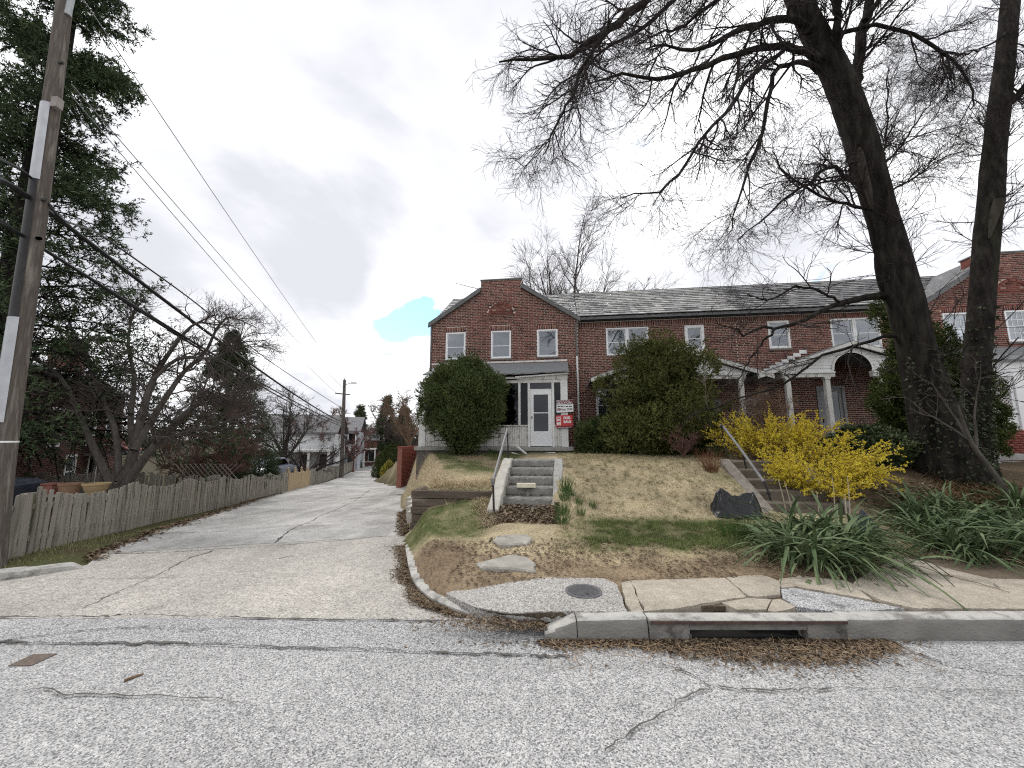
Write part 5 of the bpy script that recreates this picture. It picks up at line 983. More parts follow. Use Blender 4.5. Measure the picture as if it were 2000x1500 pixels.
LP, LR = np.array([q[0] for q in ml]), np.array([q[1] for q in ml]); b2 = branch_off(LP, LR, 22, (25, 60), (.6, 1.7), (.25, 1), .6, 9, .2, (0, 0, .03), .006, .4); b3 = branch_off(b2[0], b2[1], 7, (25, 60), (.3, .9), (.15, 1), .65, 6, .22, (0, 0, .02), .004, .5); b4 = branch_off(b3[0], b3[1], 5, (25, 55), (.15, .45), (.2, 1), .7, 3, .2, (0, 0, .02), .003, .7)
V, F = join([tubes(*b2, 4), tubes(*b3, 3), tubes(*b4, 3)]); tag(np_mesh('twigs', V, F, twig_grey, mt), kind='stuff')
wild_tree('reddish_thicket_tree', 'dense reddish brown bare tree in front of the conical evergreen', G(-11.7, 15.4), 4.2, .85, twig_red, 12, (11, 8, 5), r0=.06, forkh=.12, tw=.004, wander=.18)
wild_tree('vase_tree', 'bare vase-shaped tree behind the tan gate', G(-14.8, 28.0), 4.9, 1.5, twig_dark, 9, (9, 7, 5), r0=.16, forkh=.10, tw=.006, wander=.16)
wild_tree('bare_tree', 'greyish bare tree rising behind the vase-shaped tree', G(-19.2, 33), 7.6, .8, twig_grey, 9, (10, 7, 5), tw=.011); wild_tree('bare_tree', 'brownish bare tree crowding left of the far utility pole', G(-20.0, 40), 6.8, .8, twig_red, 9, (10, 7, 5), tw=.013)
wild_tree('bare_tree', 'thin bare tree reaching across the far end of the alley', G(-18.6, 46), 6.0, .9, twig_red, 8, (10, 7, 5), tw=.014); wild_tree('bare_tree', 'tall grey bare tree between the corner house and the far conifers', G(-10.9, 39), 8.2, .6, twig_grey, 9, (10, 7, 5), tw=.011)
wild_tree('bare_tree', 'pale bare tree close behind the red brick wall', G(-8.2, 31), 6.0, .7, twig_brown, 8, (9, 7, 5), tw=.009)
wild_tree('bare_tree', 'left of the two bare trees above the long slate roof', G(4.2, 31), 18.5, .42, twig_grey, 8, (9, 7, 6), tw=.008, forkh=.42, r0=.24); wild_tree('bare_tree', 'right of the two bare trees above the long slate roof', G(7.2, 32), 17.8, .42, twig_grey, 9, (9, 7, 6), tw=.008, forkh=.42, r0=.26)
spruce('far_pine', 'tall far conifer standing at the end of the alley', G(-19.5, 60), 10.6, [(0, 2.4), (.4, 2.2), (1, .3)], 90, 14, 3, far_green, nl=.22, nw=.07, sl=.5, start=.2); spruce('far_pine', 'shorter far conifer right of the tall one at the alley end', G(-15.5, 56), 8.6, [(0, 2.6), (.5, 1.8), (1, .3)], 80, 14, 3, far_green, nl=.22, nw=.07, sl=.5, start=.1)
spruce('far_pine', 'leftmost far conifer beyond the distant rooftops', G(-26, 66), 9.5, [(0, 2.2), (.4, 2.0), (1, .3)], 80, 12, 3, far_green, nl=.24, nw=.08, sl=.5, start=.2)
shrub('evergreen_screen', 'broad glossy evergreen screen by the alley beyond the brick wall', G(-11.6, 38), [(0, 1.7), (.8, 1.9), (1.8, 1.6), (2.6, .9), (3.1, .2)], 5000, arb_m, k=7, sl=.16, nl=.10, nw=.042)
shrub('golden_cypress', 'small golden cone-shaped shrub beside the alley', G(-11.3, 36), [(0, .75), (.7, .7), (1.5, .05)], 1200, mat('golden_needle', (.33, .29, .05), (.48, .42, .09), scale=3, isl=.5, rough=.9), k=8, sl=.07, nl=.05, nw=.02, lump=.05)
shrub('clipped_hedge', 'small clipped box hedge at the end of the grey fence', G(-21.9, 54), [(0, 1.1), (1.1, .95), (1.25, .6)], 3500, yew_m, k=7, sl=.08, nl=.06, nw=.03, lump=.04, inner=.8)
for k, (x_, y_, h_) in enumerate(((-24, 62, 8), (-31, 64, 10), (-13, 66, 9), (-37, 58, 11), (-8, 58, 10))): pass
# far wood closing the view
parts_ = []
for _ in range(34):
    y_ = rng.uniform(70, 120); x_ = y_ * rng.uniform(-1.35, -.18); b_ = np.array([x_, y_, -2.6]); n1 = 6; a = rng.uniform(0, 6.28, n1); H = rng.uniform(5, 8.5); P, r = grow(np.repeat(b_[None], n1, 0), np.stack([.45 * np.cos(a), .45 * np.sin(a), 1 + 0 * a], 1), np.full(n1, H), np.full(n1, .16), np.full(n1, .03), 9, .08); q2 = branch_off(P, r, 10, (20, 50), (1.5, 4), (.25, 1), .6, 4, .12, (0, 0, .03), .03, .5); q3 = branch_off(q2[0], q2[1], 6, (20, 50), (.6, 1.8), (.2, 1), .7, 2, .12, (0, 0, .03), .028, .6); parts_ += [tubes(P, r, 4), tubes(*q2, 3), tubes(*q3, 3)]
V, F = join(parts_); tag(np_mesh('far_wood', V, F, twig_grey), 'distant belt of bare trees along the horizon', 'trees', kind='stuff')

# ------------------------------------------------------------------ shrubs in front of the houses
lobed('rounded_yew', 'large round clipped yew hiding the left of the white porch', G(-1.62, 12.75), [(0, .05), (.4, .12), (.75, .55), (1.2, 1.08), (1.8, 1.36), (2.3, 1.26), (2.75, .9), (3.0, .45), (3.15, .1)], 100, .34, 17000, yew_m, core=5000, shoots=170, sh=(.15, .48), lump=.12, stems=10, k=7, nw=.024)
lobed('olive_yew', 'tall shaggy olive evergreen before the middle row house', G(4.6, 11.9), [(0, 1.25), (.5, 1.55), (1.2, 1.65), (1.9, 1.6), (2.4, 1.35), (2.9, 1.0), (3.2, .6), (3.45, .15)], 70, .42, 17000, yew2_m, core=6000, sl=.16, nl=.06, nw=.026, shoots=170, sh=(.3, .75), lump=.34, seed=3, stems=10, qr=(.55, .95), k=7)
lobed('low_yew', 'low dark mound of yew between the two big evergreens', G(2.72, 12.5), [(0, .45), (.4, .62), (.8, .5), (1.0, .15)], 26, .24, 3500, yew_m, core=1500, shoots=25, sh=(.1, .25), seed=5)
lobed('columnar_arborvitae', 'tall dark arborvitae right behind the forked tree', G(10.6, 9.55), [(0, .9), (1, 1.1), (2, .9), (3, .58), (3.8, .28), (4.5, .03)], 90, .28, 12000, arb_m, core=4500, k=7, nw=.025, up=1.1, lean=(-.13, 0), shoots=60, sh=(.1, .25), seed=6)
shrub('dark_ivy_shrub', 'dark green low shrub between forsythia and the forked tree', G(7.9, 8.7), [(0, .8), (.4, .85), (.75, .3)], 3500, mat('ivy_leaf', (.03, .045, .018), (.055, .075, .03), (.09, .11, .05), scale=3, isl=.5, rough=.6), k=7, sl=.10, nl=.06, nw=.05, lump=.25, seed=8)
yellow = mat('forsythia_flower', (.56, .44, .03), (.68, .56, .05), (.76, .66, .11), scale=2, isl=.6, rough=.7, trans=.25)
def forsythia(label, base, H, W, ns, per, dens, lean=(0, 0)):
    t = thing('forsythia', label, 'bush', base, group='forsythia in yellow bloom'); base = np.array(base, float); a = rng.uniform(0, 6.28, ns); r_ = W * .35 * np.sqrt(rng.random(ns)); P0 = base + np.stack([r_ * np.cos(a), r_ * np.sin(a), 0 * a - .05], 1); P0[:, 2] = terrain(P0[:, 0], P0[:, 1]) - .03
    b1 = grow(P0, np.stack([.5 * np.cos(a) + lean[0], .5 * np.sin(a) + lean[1], 1 + 0 * a], 1), rng.uniform(.8, 1.45, ns) * H, np.full(ns, .008), np.full(ns, .003), 11, .07, (lean[0] * .04, lean[1] * .04, -.075)); b2 = branch_off(b1[0], b1[1], per, (20, 60), (.2, .5), (.25, 1), .7, 6, .12, (0, 0, -.01), .003, .6); V, F = join([tubes(*b1, 4), tubes(*b2, 3)]); np_mesh('stems', V, F, twig_brown, t)
    parts = []
    for (Pp, _), d_ in ((b1, dens), (b2, dens * .8)):
        B, n, _2 = Pp.shape; L = np.linalg.norm(np.diff(Pp, axis=1), axis=2).sum(1); f = np.repeat(np.arange(B), np.maximum((L * d_).astype(int), 1)); tt = (rng.random(len(f)) ** .7) * (n - 1.01); i = tt.astype(int); u = (tt - i)[:, None]; p = Pp[f, i] * (1 - u) + Pp[f, i + 1] * u + .008 * rng.normal(0, 1, (len(f), 3)); ok = rng.random(len(f)) < sstep(.03, .32, (p[:, 2] - base[2]) / H); p = p[ok]; parts.append(sprigs(p, rng.normal(0, 1, p.shape), 5, .006, .024, .020, 1.0))
    V, F = join(parts); tag(np_mesh('blossom', V, F, yellow, t), kind='stuff'); return t
forsythia('left forsythia in yellow bloom nearest the grey stair rail', G(5.7, 9.4), .85, .7, 45, 5, 34)
forsythia('upper forsythia in yellow bloom before the arched porch', G(6.45, 9.55), .98, 1.5, 110, 6, 44)
forsythia('lower forsythia spilling yellow beside the timber stairs', G(5.95, 7.75), .80, 1.2, 130, 6, 46, (.08, -.2))
wild_tree('brown_bare_shrub', 'brown tangled bare shrub in front of the arched porch', G(6.9, 10.9), 2.1, .8, twig_brown, 14, (8, 6, 4), r0=.03, forkh=.06, tw=.0035, wander=.2, cat='bush'); wild_tree('brown_bare_shrub', 'grey-brown bare shrub tangled beside the middle porch posts', G(5.7, 10.6), 2.2, .9, mat('twig_pale', (.24, .205, .18), (.15, .125, .11), scale=3, rough=1), 9, (7, 5, 3), r0=.03, forkh=.06, tw=.0035, wander=.2, cat='bush')
wild_tree('red_stem_shrub', 'small reddish-stemmed shrub left of the grey storm door', G(4.35, 9.9), .95, .75, twig_red, 16, (7, 5, 3), r0=.015, forkh=.05, tw=.003, wander=.15, cat='bush')
wild_tree('lone_sapling', 'thin leaning sapling at the right edge beside the forked tree', on(1985, 985), 2.6, .5, bark_grey, 3, (4, 4, 2), r0=.04, forkh=.4, tw=.004, lean=(-.45, .1))

# ------------------------------------------------------------------ grass, litter and strap-leaved clumps
blade_m = mat('grass_blade', (.75, .75, .72), (1.1, 1.1, 1.05), scale=12, isl=.7, rough=.9, attr=True, trans=.2, spec=.1)
def blades(name, x, y, L, w, col, lean=.6, label=None, cat=None, zoff=0, parent=None, up=1.0, simple=False):
    n = len(x); z = terrain(x, y) + zoff; a = rng.uniform(0, 6.28, n); l = rng.uniform(.3, 1, n) * lean; L = L * rng.uniform(.6, 1.3, n); d = nrm(np.stack([l * np.cos(a), l * np.sin(a), up * np.ones(n)], 1)); s = np.stack([-np.sin(a), np.cos(a), 0 * a], 1) * (w / 2)
    B = np.stack([x, y, z - .005], 1); T = B + d * L[:, None]; M_ = B + d * (L * .55)[:, None] + [0, 0, 0]; T[:, 2] -= L * .15 * l
    if simple: return tag(np_mesh(name, np.stack([B - s * 1.2, B + s * 1.2, T], 1).reshape(-1, 3), np.arange(3 * n).reshape(-1, 3), blade_m, parent, col=np.repeat(col, 3, 0)), label, cat, kind='stuff')
    V = np.stack([B - s, B + s, M_ + s * .8, T, M_ - s * .8], 1).reshape(-1, 3); i = np.arange(n)[:, None] * 5; F4 = np.concatenate([i + [0, 1, 2, 4]]); F3 = i + [4, 2, 3]
    return tag(np_mesh(name, V, [F4.astype(int), F3.astype(int)], blade_m, parent, col=np.repeat(col, 5, 0)), label, cat, kind='stuff')
def yard_pts(n, a0, a1, b0, b1): a = rng.uniform(a0, a1, n); b = rng.uniform(b0, b1, n); p = HF.w(np.stack([a, b, 0 * a], 1)); return p[:, 0], p[:, 1]
def not_stairs(x, y):
    a, b = ha(x, y), hb(x, y); k = np.ones(len(x), bool)
    for a0, a1, b0, b1 in (S1, S2): k &= ~((a > a0 - .25) & (a < a1 + .25) & (b > b0 - .05) & (b < b1 + .35))
    return k & (x > XR(y) + .15)
x, y = yard_pts(120000, 5.2, 9.1, -10.3, -2.2); k = not_stairs(x, y); x, y = x[k], y[k]; c = gcol(x, y) * rng.uniform(.75, 1.35, (len(x), 1)); blades('lawn', x, y, .045, .0055, c, 2.0, 'dry tan lawn with a green patch on the slope', 'grass', up=.8, simple=True)
tx, ty = yard_pts(1500, 5.2, 9.0, -9.6, -2.6); k = not_stairs(tx, ty); tx, ty = np.repeat(tx[k], 14) + rng.normal(0, .022, k.sum() * 14), np.repeat(ty[k], 14) + rng.normal(0, .022, k.sum() * 14); c = gcol(tx, ty) * np.repeat(rng.uniform(.45, 1.25, k.sum()), 14)[:, None]; gmix = np.repeat(rng.random(k.sum()) < .4, 14)[:, None]; c = np.where(gmix, c * .4 + GREEN * .8, c); blades('grass_tufts', tx, ty, .075, .006, c, 1.0, 'ragged darker tufts scattered over the dry lawn', 'grass', simple=True)
x, y = yard_pts(26000, 5.6, 9.4, -9.5, -7.7); c = gcol(x, y); k = (c[:, 1] > c[:, 0] * 1.05) & not_stairs(x, y); blades('green_grass', x[k], y[k], .06, .005, c[k] * rng.uniform(.8, 1.5, (k.sum(), 1)), .9, 'green grass patch at the foot of the lawn', 'grass')
x, y = yard_pts(30000, .6, 4.1, -10.2, -1.9); k = not_stairs(x, y); x, y = x[k], y[k]; c = gcol(x, y) * rng.uniform(.75, 1.4, (len(x), 1)); g_ = c[:, 1] > c[:, 0]; blades('weedy_grass', x, y, np.where(g_, .10, .05), .006, c, 1.0, 'weedy green grass left of the broken stairs', 'grass', simple=True)
def strip(pts, n, spread): P = spline(np.array(pts), 200)[rng.integers(0, 200, n)]; return P[:, 0] + rng.normal(0, spread, n), P[:, 1] + rng.normal(0, spread, n)
x, y = strip([on(*p)[:2] for p in ((815, 905), (822, 925), (838, 942), (870, 950), (960, 944))], 5000, .17); k = x > XR(y) + .1; x, y = x[k], y[k]; blades('dry_grass', x, y, .24, .007, STRAW * rng.uniform(.7, 1.3, (len(x), 1)), 1.8, 'dry straw grass draping the bank by the alley', 'grass', up=.5)
x, y = strip([on(*p)[:2] for p in ((945, 965), (948, 990), (955, 1010), (965, 1025))], 2200, .10); blades('dry_grass', x, y, .2, .006, STRAW * rng.uniform(.6, 1.2, (len(x), 1)), 2.0, 'dry straw grass along the left cheek of the broken stairs', 'grass', up=.4)
x, y = strip([on(*p)[:2] for p in ((1880, 975), (1930, 960), (1985, 990), (2030, 1010))], 5000, .3); blades('dead_vines', x, y, .35, .008, np.array([.24, .165, .10]) * rng.uniform(.5, 1.3, (len(x), 1)), 2.4, 'brown dead vines heaped below the forked tree', 'vines', up=.6)
x, y = strip([(-7.4, 5.7), (-7.7, 7.0), (-8.1, 8.6)], 2500, .22); k = x < XL(y) + .05; blades('verge_grass', x[k], y[k], .06, .006, (GREEN * .8 + STRAW * .25) * rng.uniform(.6, 1.3, (k.sum(), 1)), 1.2, 'thin grass verge under the old picket fence', 'grass')
leaf_m = mat('dead_leaf', (.065, .046, .031), (.135, .098, .065), (.26, .2, .14), scale=5, isl=.75, rough=.9, spec=.15)
def litter(name, label, x, y, z, size=.035, h=.03):
    n = len(x); a = rng.uniform(0, 6.28, n); t = rng.uniform(-.9, .9, n); L = size * rng.uniform(.5, 1.6, n); W = L * rng.uniform(.18, .5, n); u = np.stack([np.cos(a), np.sin(a), .5 * t], 1) * L[:, None]; v = np.stack([-np.sin(a), np.cos(a), .6 * rng.uniform(-1, 1, n)], 1) * W[:, None]
    P = np.stack([x, y, z + rng.random(n) * h + .008], 1); c = P + [0, 0, 0]; up_ = np.stack([0 * L, 0 * L, L * .25], 1); V = np.stack([P - u, P - v + up_, P + u, P + v + up_], 1).reshape(-1, 3); i = np.arange(n)[:, None] * 4; return tag(np_mesh(name, V, np.concatenate([i + [0, 1, 2], i + [0, 2, 3]]), leaf_m), label, 'leaves', kind='stuff')
def gut(n, x0, x1, y0, y1, p=2.0): f = rng.random(n); return rng.uniform(x0, x1, n), y1 - (y1 - y0) * f ** p
x1_, y1_ = gut(17000, .22, 3.6, 2.95, 3.5, 1.5); bw_ = (.03 + .22 * sstep(.8, 1.5, x1_) * sstep(3.4, 2.6, x1_)) * (1 + .45 * fnoise(x1_, 0 * x1_, 2.3, 9)); k = rng.random(len(x1_)) < np.exp(-np.maximum(3.47 - y1_ - bw_ * .75, 0) / (.035 + bw_ * .12)) * sstep(3.6, 2.9, x1_ + .3 * fnoise(x1_, y1_, 5, 3)); x2_, y2_ = rng.normal(.15, .4, 2600), rng.normal(3.66, .10, 2600); k2 = (y2_ < 3.85) & (x2_ < 1.2) & ((x2_ < .3) | (y2_ < 3.5))
xx, yy = np.concatenate([x1_[k], x2_[k2]]), np.concatenate([y1_[k], y2_[k2]]); litter('gutter_leaves', 'brown leaf litter heaped in the gutter before the storm drain', xx, yy, np.where((xx < .75) & (yy > 3.5), .07, 0.) - .004, .015, .02)
ns_ = 260; xs3 = rng.uniform(.3, 3.2, ns_); ys3 = 3.45 - np.abs(rng.normal(0, .14, ns_)); a3 = rng.uniform(0, 6.28, ns_); Ps = np.stack([xs3, ys3, np.full(ns_, .022)], 1); tw_ = grow(Ps, np.stack([np.cos(a3), np.sin(a3), rng.normal(0, .08, ns_)], 1), rng.uniform(.04, .16, ns_), np.full(ns_, .0028), np.full(ns_, .0015), 5, .12); V, F = tubes(*tw_, 4); tag(np_mesh('gutter_twigs', V, F, mat('pale_twig', (.36, .26, .16), (.20, .14, .09), scale=9, isl=.6, rough=1)), 'pale twigs and stems mixed into the gutter leaves', 'twigs', kind='stuff')
P = spline(KERB, 200); f = rng.integers(40, 200, 6000); dx = -np.abs(rng.normal(0, .10, 6000)) * (1 + .8 * fnoise(P[f, 1], 0 * f, 2, 14)); yy = P[f, 1] + rng.normal(0, .08, 6000); xx = XR(yy) + dx; litter('alley_edge_leaves', 'brown leaves banked along the curved alley kerb', xx, yy, za(yy) + .01, .018, .02)
yy = rng.uniform(8.2, 12.0, 2600); xx = XR(yy) - np.abs(rng.normal(0, .10, 2600)) + .1; litter('alley_edge_leaves', 'brown leaves below the timber retaining wall', xx, yy, np.maximum(za(yy) + .01, terrain(xx, yy)), .035, .03)
x, y = yard_pts(1800, 3.95, 5.25, -8.25, -7.45); litter('path_leaves', 'brown leaves drifted at the foot of the broken stairs', x, y, terrain(x, y) + .25 * 0, .035, .03)
x, y = yard_pts(9500, 1.2, 10.5, -10.6, -9.0); k = (x > XR(y) + .2) & (fnoise(x, y, 1.6, 15) > -.35); litter('verge_leaves', 'brown leaf litter between sidewalk and lawn', x[k], y[k], terrain(x[k], y[k]), .02, .012)
yy = rng.uniform(6.2, 20, 2600); xx = XL(yy) + np.abs(rng.normal(0, .18, 2600)) - .15; litter('fence_leaves', 'brown leaves gathered along the foot of the old fence', xx, yy, np.maximum(za(yy) + .01, terrain(xx, yy)), .04, .02)
x, y = yard_pts(2600, 10.4, 14.5, -9.9, -6.5); litter('bed_leaves', 'brown leaves among the strap-leaved clumps', x, y, terrain(x, y), .04, .04)
# stray sticks in the street and on the paving
stick_m = mat('stick', (.22, .15, .09), (.13, .085, .05), scale=6, rough=1); k_ = 0
for (p, q, w, zz, lab) in (((1115, 1235), (1145, 1250), .012, .01, 'pale bent stick at the left end of the gutter leaves'), ((1085, 1225), (1110, 1240), .01, .01, 'short stick beside the broken kerb end'), ((243, 1330), (280, 1316), .022, .006, 'reddish flat stick lying alone in the street'), ((1845, 1123), (1972, 1157), .010, .184, 'long dark twig on the right sidewalk slab'), ((545, 1091), (575, 1086), .008, -.06, 'small twig on the pale apron')):
    P = spline([gz(*p, zz), gz((p[0] + q[0]) / 2, (p[1] + q[1]) / 2 - 1.5, zz + .004), gz(*q, zz)], 9); P[1:-1] += rng.normal(0, .004, (7, 3)); b = MB(); b.tube(P, np.linspace(w, w * .5, 9) / 2, 6); tag(b.build('stick', stick_m, off=P.mean(0)), lab, 'stick', 'fallen sticks')
sa = rng.uniform(0, 1, 420) ** 1.6; sa = S1[0] + .03 + (S1[1] - S1[0] - .06) * sa; si = rng.integers(0, 5, 420); sb_ = S1[2] + si * .34 + .34 - np.abs(rng.normal(0, .07, 420)); sp = HF.w(np.stack([sa, sb_, 0 * sa], 1)); litter('stair_leaves', 'brown leaves lying on the treads of the broken stairs', sp[:, 0], sp[:, 1], np.array([.36, .53, .70, .865, 1.03])[si] + .002, .022, .02)
# strap-leaved clumps (daylily/iris): each leaf its own part
strap_m = mat('strap_leaf', (.04, .068, .028), (.085, .125, .055), (.17, .21, .11), scale=7, objr=.6, rough=.55, spec=.22, trans=.08); strap_dry = mat('strap_leaf_dry', (.42, .33, .19), (.55, .46, .30), objr=.6, rough=.9)
def strap_variant(arch, twist, m, w=.044):
    n = 9; t = np.linspace(0, 1, n); x_ = .15 * t + arch * t ** 2.1; z_ = 1.0 * t - arch * .95 * t ** 2.6; s = w * np.minimum(1, np.minimum(3.5 * (1 - t) + .04, .55 + 2 * t)) / 2; V = []
    for i in range(n): c_, sn = math.cos(twist * t[i]), math.sin(twist * t[i]); V += [(x_[i] - sn * s[i], -s[i] * c_, z_[i] + .010), (x_[i], 0, z_[i]), (x_[i] + sn * s[i], s[i] * c_, z_[i] + .010)]
    F = [(3 * i + j, 3 * i + j + 1, 3 * i + j + 4, 3 * i + j + 3) for i in range(n - 1) for j in (0, 1)]; me = bpy.data.meshes.new('leaf'); me.from_pydata(V, [], F); me.materials.append(m); [setattr(p, 'use_smooth', True) for p in me.polygons]; return me
LEAF = [strap_variant(a_, t_, strap_m) for a_, t_ in ((.25, .4), (.45, -.5), (.65, .3), (.85, -.8), (1.05, .6), (.6, 1.2))]; DRY = [strap_variant(a_, t_, strap_dry, .022) for a_, t_ in ((1.0, 2.0), (1.3, -2.5))]
def strap_clump(label, spots, n, L, dry=.08):
    W = np.array([on(*p) for p in spots]); t = thing('strap_leaf_clump', label, 'plant', W.mean(0), group='strap-leaved clumps by the sidewalk')
    for i in range(n):
        c_ = W[i % len(W)]; ang = random.uniform(0, 6.283); r_ = abs(random.gauss(0, .13)); p = c_ + np.array([r_ * math.cos(ang), r_ * math.sin(ang), 0]); p[2] = float(terrain(p[0], p[1])) - .02
        isd = random.random() < dry; me = random.choice(DRY if isd else LEAF); o = bpy.data.objects.new('leaf', me); C.objects.link(o); o.parent = t; o.location = p - OFF[t.name]; s = random.uniform(*L) * (1 if not isd else .9); o.scale = (s, s * random.uniform(.85, 1.25), s)
        o.rotation_euler = (random.gauss(0, .22), random.gauss(.0 + .22 * r_ / .13, .2) + (.7 if isd else 0), ang + random.gauss(0, .6))
    m_ = 420; Vs, Fs = [], []; tpl = [np.array([v.co for v in me.vertices]) for me in LEAF]; fq = np.array([list(p.vertices) for p in LEAF[0].polygons])
    for i in range(m_):
        c_ = W[i % len(W)]; ang = random.uniform(0, 6.283); r_ = abs(random.gauss(0, .15)); p = c_ + np.array([r_ * math.cos(ang), r_ * math.sin(ang), 0]); p[2] = float(terrain(p[0], p[1])) - .03; M_ = np.array((Matrix.Rotation(ang + random.gauss(0, .6), 3, 'Z') @ Matrix.Rotation(random.gauss(.25, .25), 3, 'Y') @ Matrix.Rotation(random.gauss(0, .2), 3, 'X'))); Vs.append(tpl[i % 6] * (random.uniform(*L) * .75) @ M_.T + p); Fs.append(fq + i * len(tpl[0]))
    tag(np_mesh('under_leaves', np.concatenate(Vs), np.concatenate(Fs), strap_m, t, smooth=True), kind='stuff')
    return t
A_ = strap_clump('leftmost strap-leaved clump spilling onto the sidewalk by the black bag', [(1540, 1095), (1590, 1108), (1640, 1108), (1680, 1095), (1580, 1065), (1640, 1065), (1545, 1065), (1610, 1085), (1660, 1080)], 298, (.62, .98), .16)
B2_ = strap_clump('middle strap-leaved clump below the forked tree', [(1810, 1050), (1850, 1075), (1890, 1085), (1930, 1080), (1830, 1030), (1880, 1040), (1790, 1015), (1840, 995), (1900, 1020)], 298, (.52, .84), .13)
strap_clump('rightmost strap-leaved clump at the edge of the sidewalk', [(1985, 1060), (2010, 1040), (1995, 1000), (2040, 1080)], 140, (.55, .85), .1)
for p, q in (((1542, 1040), (1520, 935)), ((1553, 1030), (1532, 940)), ((1655, 1090), (1650, 965)), ((1660, 1040), (1655, 930)), ((1630, 1010), (1625, 930)), ((1600, 1040), (1595, 960))):
    a_ = on(*p); b = MB(); b.tube(spline([a_ - [0, 0, .05], at((p[0] + q[0]) / 2 + 2, (p[1] + q[1]) / 2, a_[1]), at(*q, a_[1])], 7), [.009, .008, .008, .007, .007, .006, .004], 6); b.build('dry_stalk', mat('dry_stalk', (.40, .34, .25), (.30, .25, .18), scale=8, rough=1), A_)
# green tufts of bulbs along the stairs
tuft_m = mat('bulb_leaf', (.045, .095, .022), (.075, .14, .035), (.11, .18, .05), scale=6, isl=.6, rough=.6, trans=.15)
def tuft(label, p, n, L, r, name='bulb_tuft', m=tuft_m, grp='tufts of bulb leaves', w=.009, lean=.35):
    p = np.array(p); t = thing(name, label, 'plant', p, group=grp); a = rng.uniform(0, 6.28, n); rr = r * np.sqrt(rng.random(n)); x_, y_ = p[0] + rr * np.cos(a), p[1] + rr * np.sin(a); z_ = terrain(x_, y_); P0 = np.stack([x_, y_, z_ - .01], 1); D = np.stack([lean * np.cos(a) * rr / r, lean * np.sin(a) * rr / r, 1 + 0 * a], 1) + .1 * rng.normal(0, 1, (n, 3)); Pp, rd = grow(P0, D, L * rng.uniform(.7, 1.15, n), np.full(n, w / 2), np.full(n, .001), 5, .05, (0, 0, -.04)); V, F = tubes(Pp, rd, 3); tag(np_mesh('blades', V, F, m, t), kind='stuff'); return t
for px_, py_, n_, L_, r_, lab in ((1104, 958, 90, .30, .10, 'tall bulb tuft against the upper right cheek of the broken stairs'), (1103, 975, 60, .20, .09, 'bulb tuft halfway down beside the broken stairs'), (1117, 968, 35, .14, .06, 'small bulb tuft right of the tall one by the stairs'), (1100, 1003, 70, .22, .11, 'bulb tuft near the foot of the broken stairs'), (1098, 1022, 70, .20, .11, 'lowest bulb tuft beside the broken stairs'), (1131, 984, 35, .15, .06, 'lone bulb tuft on the straw lawn, upper left'), (1158, 990, 35, .15, .07, 'lone bulb tuft on the straw lawn, farthest from the stairs'), (1136, 1006, 35, .15, .06, 'lone bulb tuft on the straw lawn, lowest'), (1445, 1048, 130, .30, .22, 'wide grassy tuft in front of the black bag'), (962, 888, 60, .24, .14, 'green tuft on the terrace left of the stair top'), (1405, 893, 80, .40, .16, 'blue-green tuft beside the timber stair top')):
    tuft(lab, on(px_, py_), n_, L_, r_)
tuft('russet brown grass tuft left of the timber stairs', on(1390, 920), 160, .48, .12, 'russet_grass', mat('russet', (.13, .055, .03), (.21, .10, .06), scale=5, isl=.6, rough=1), None, .006, .5)
# ivy on the lower trunks
ii_ = []
for Pt, Rt, f0, f1, n_ in ((PA, RA, 6, 46, 500), (PB_, RB_, 6, 56, 850)):
    k = (f0 + (f1 - f0) * rng.random(n_) ** 1.5).astype(int); a = rng.uniform(math.pi, 2 * math.pi, n_); c_ = Pt[k] + np.stack([np.cos(a), np.sin(a), rng.uniform(-.05, .05, n_)], 1) * (Rt[k] * 1.08 + .01)[:, None]; D = np.stack([np.cos(a), np.sin(a), 0 * a - .4], 1) + .4 * rng.normal(0, 1, (n_, 3)); ii_.append(sprigs(c_, D, 3, .03, .05, .05, .6))
V, F = join(ii_); tag(np_mesh('ivy', V, F, mat('trunk_ivy', (.022, .03, .016), (.045, .056, .03), (.085, .095, .052), scale=6, isl=.6, rough=.55)), 'ivy climbing the lower trunks of the forked tree', 'ivy', kind='stuff')

# ------------------------------------------------------------------ stairs, cheeks, rails
def ridge_box(mb, p0, p1, w, zt, n=1): pass
def stairs(name, label, S, zs, m, rise_m=None, cheeks=(), broken=False):
    a0, a1, b0, b1 = S; t = thing(name, label, 'stairs', ((a0 + a1) / 2, b0, zs[0]), HF); n = len(zs) - 1; run = (b1 - b0) / (n - 1) if n > 1 else .3
    for i in range(n):
        bb = b0 + i * run; z0, z1 = zs[i] - .05, zs[i + 1]; s = MB(); d = run + .06
        K = 12; V = []
        for k in range(K + 1):
            x_ = a0 + (a1 - a0) * k / K; w_ = (.012 if broken else .006) * random.uniform(-1, 1); chip = .03 * max(0, math.sin(k * 1.7 + i * 2.1)) if broken else 0
            V += [(x_, bb + w_ * .5, zs[i] - .12), (x_, bb + w_ + chip * .5, z1 - .02 - chip), (x_, bb + .02 + chip + w_, z1 - .004 * random.random()), (x_, bb + d + .25, z1 - .004), (x_, bb + d + .25, zs[i] - .12)]
        F = [(k * 5 + j, k * 5 + 5 + j, k * 5 + 5 + (j + 1) % 5, k * 5 + (j + 1) % 5) for k in range(K) for j in range(5)] + [(0, 1, 2, 3, 4), tuple(K * 5 + j for j in (4, 3, 2, 1, 0))]; s.add(V, F); s.build('step', m, t)
    return t
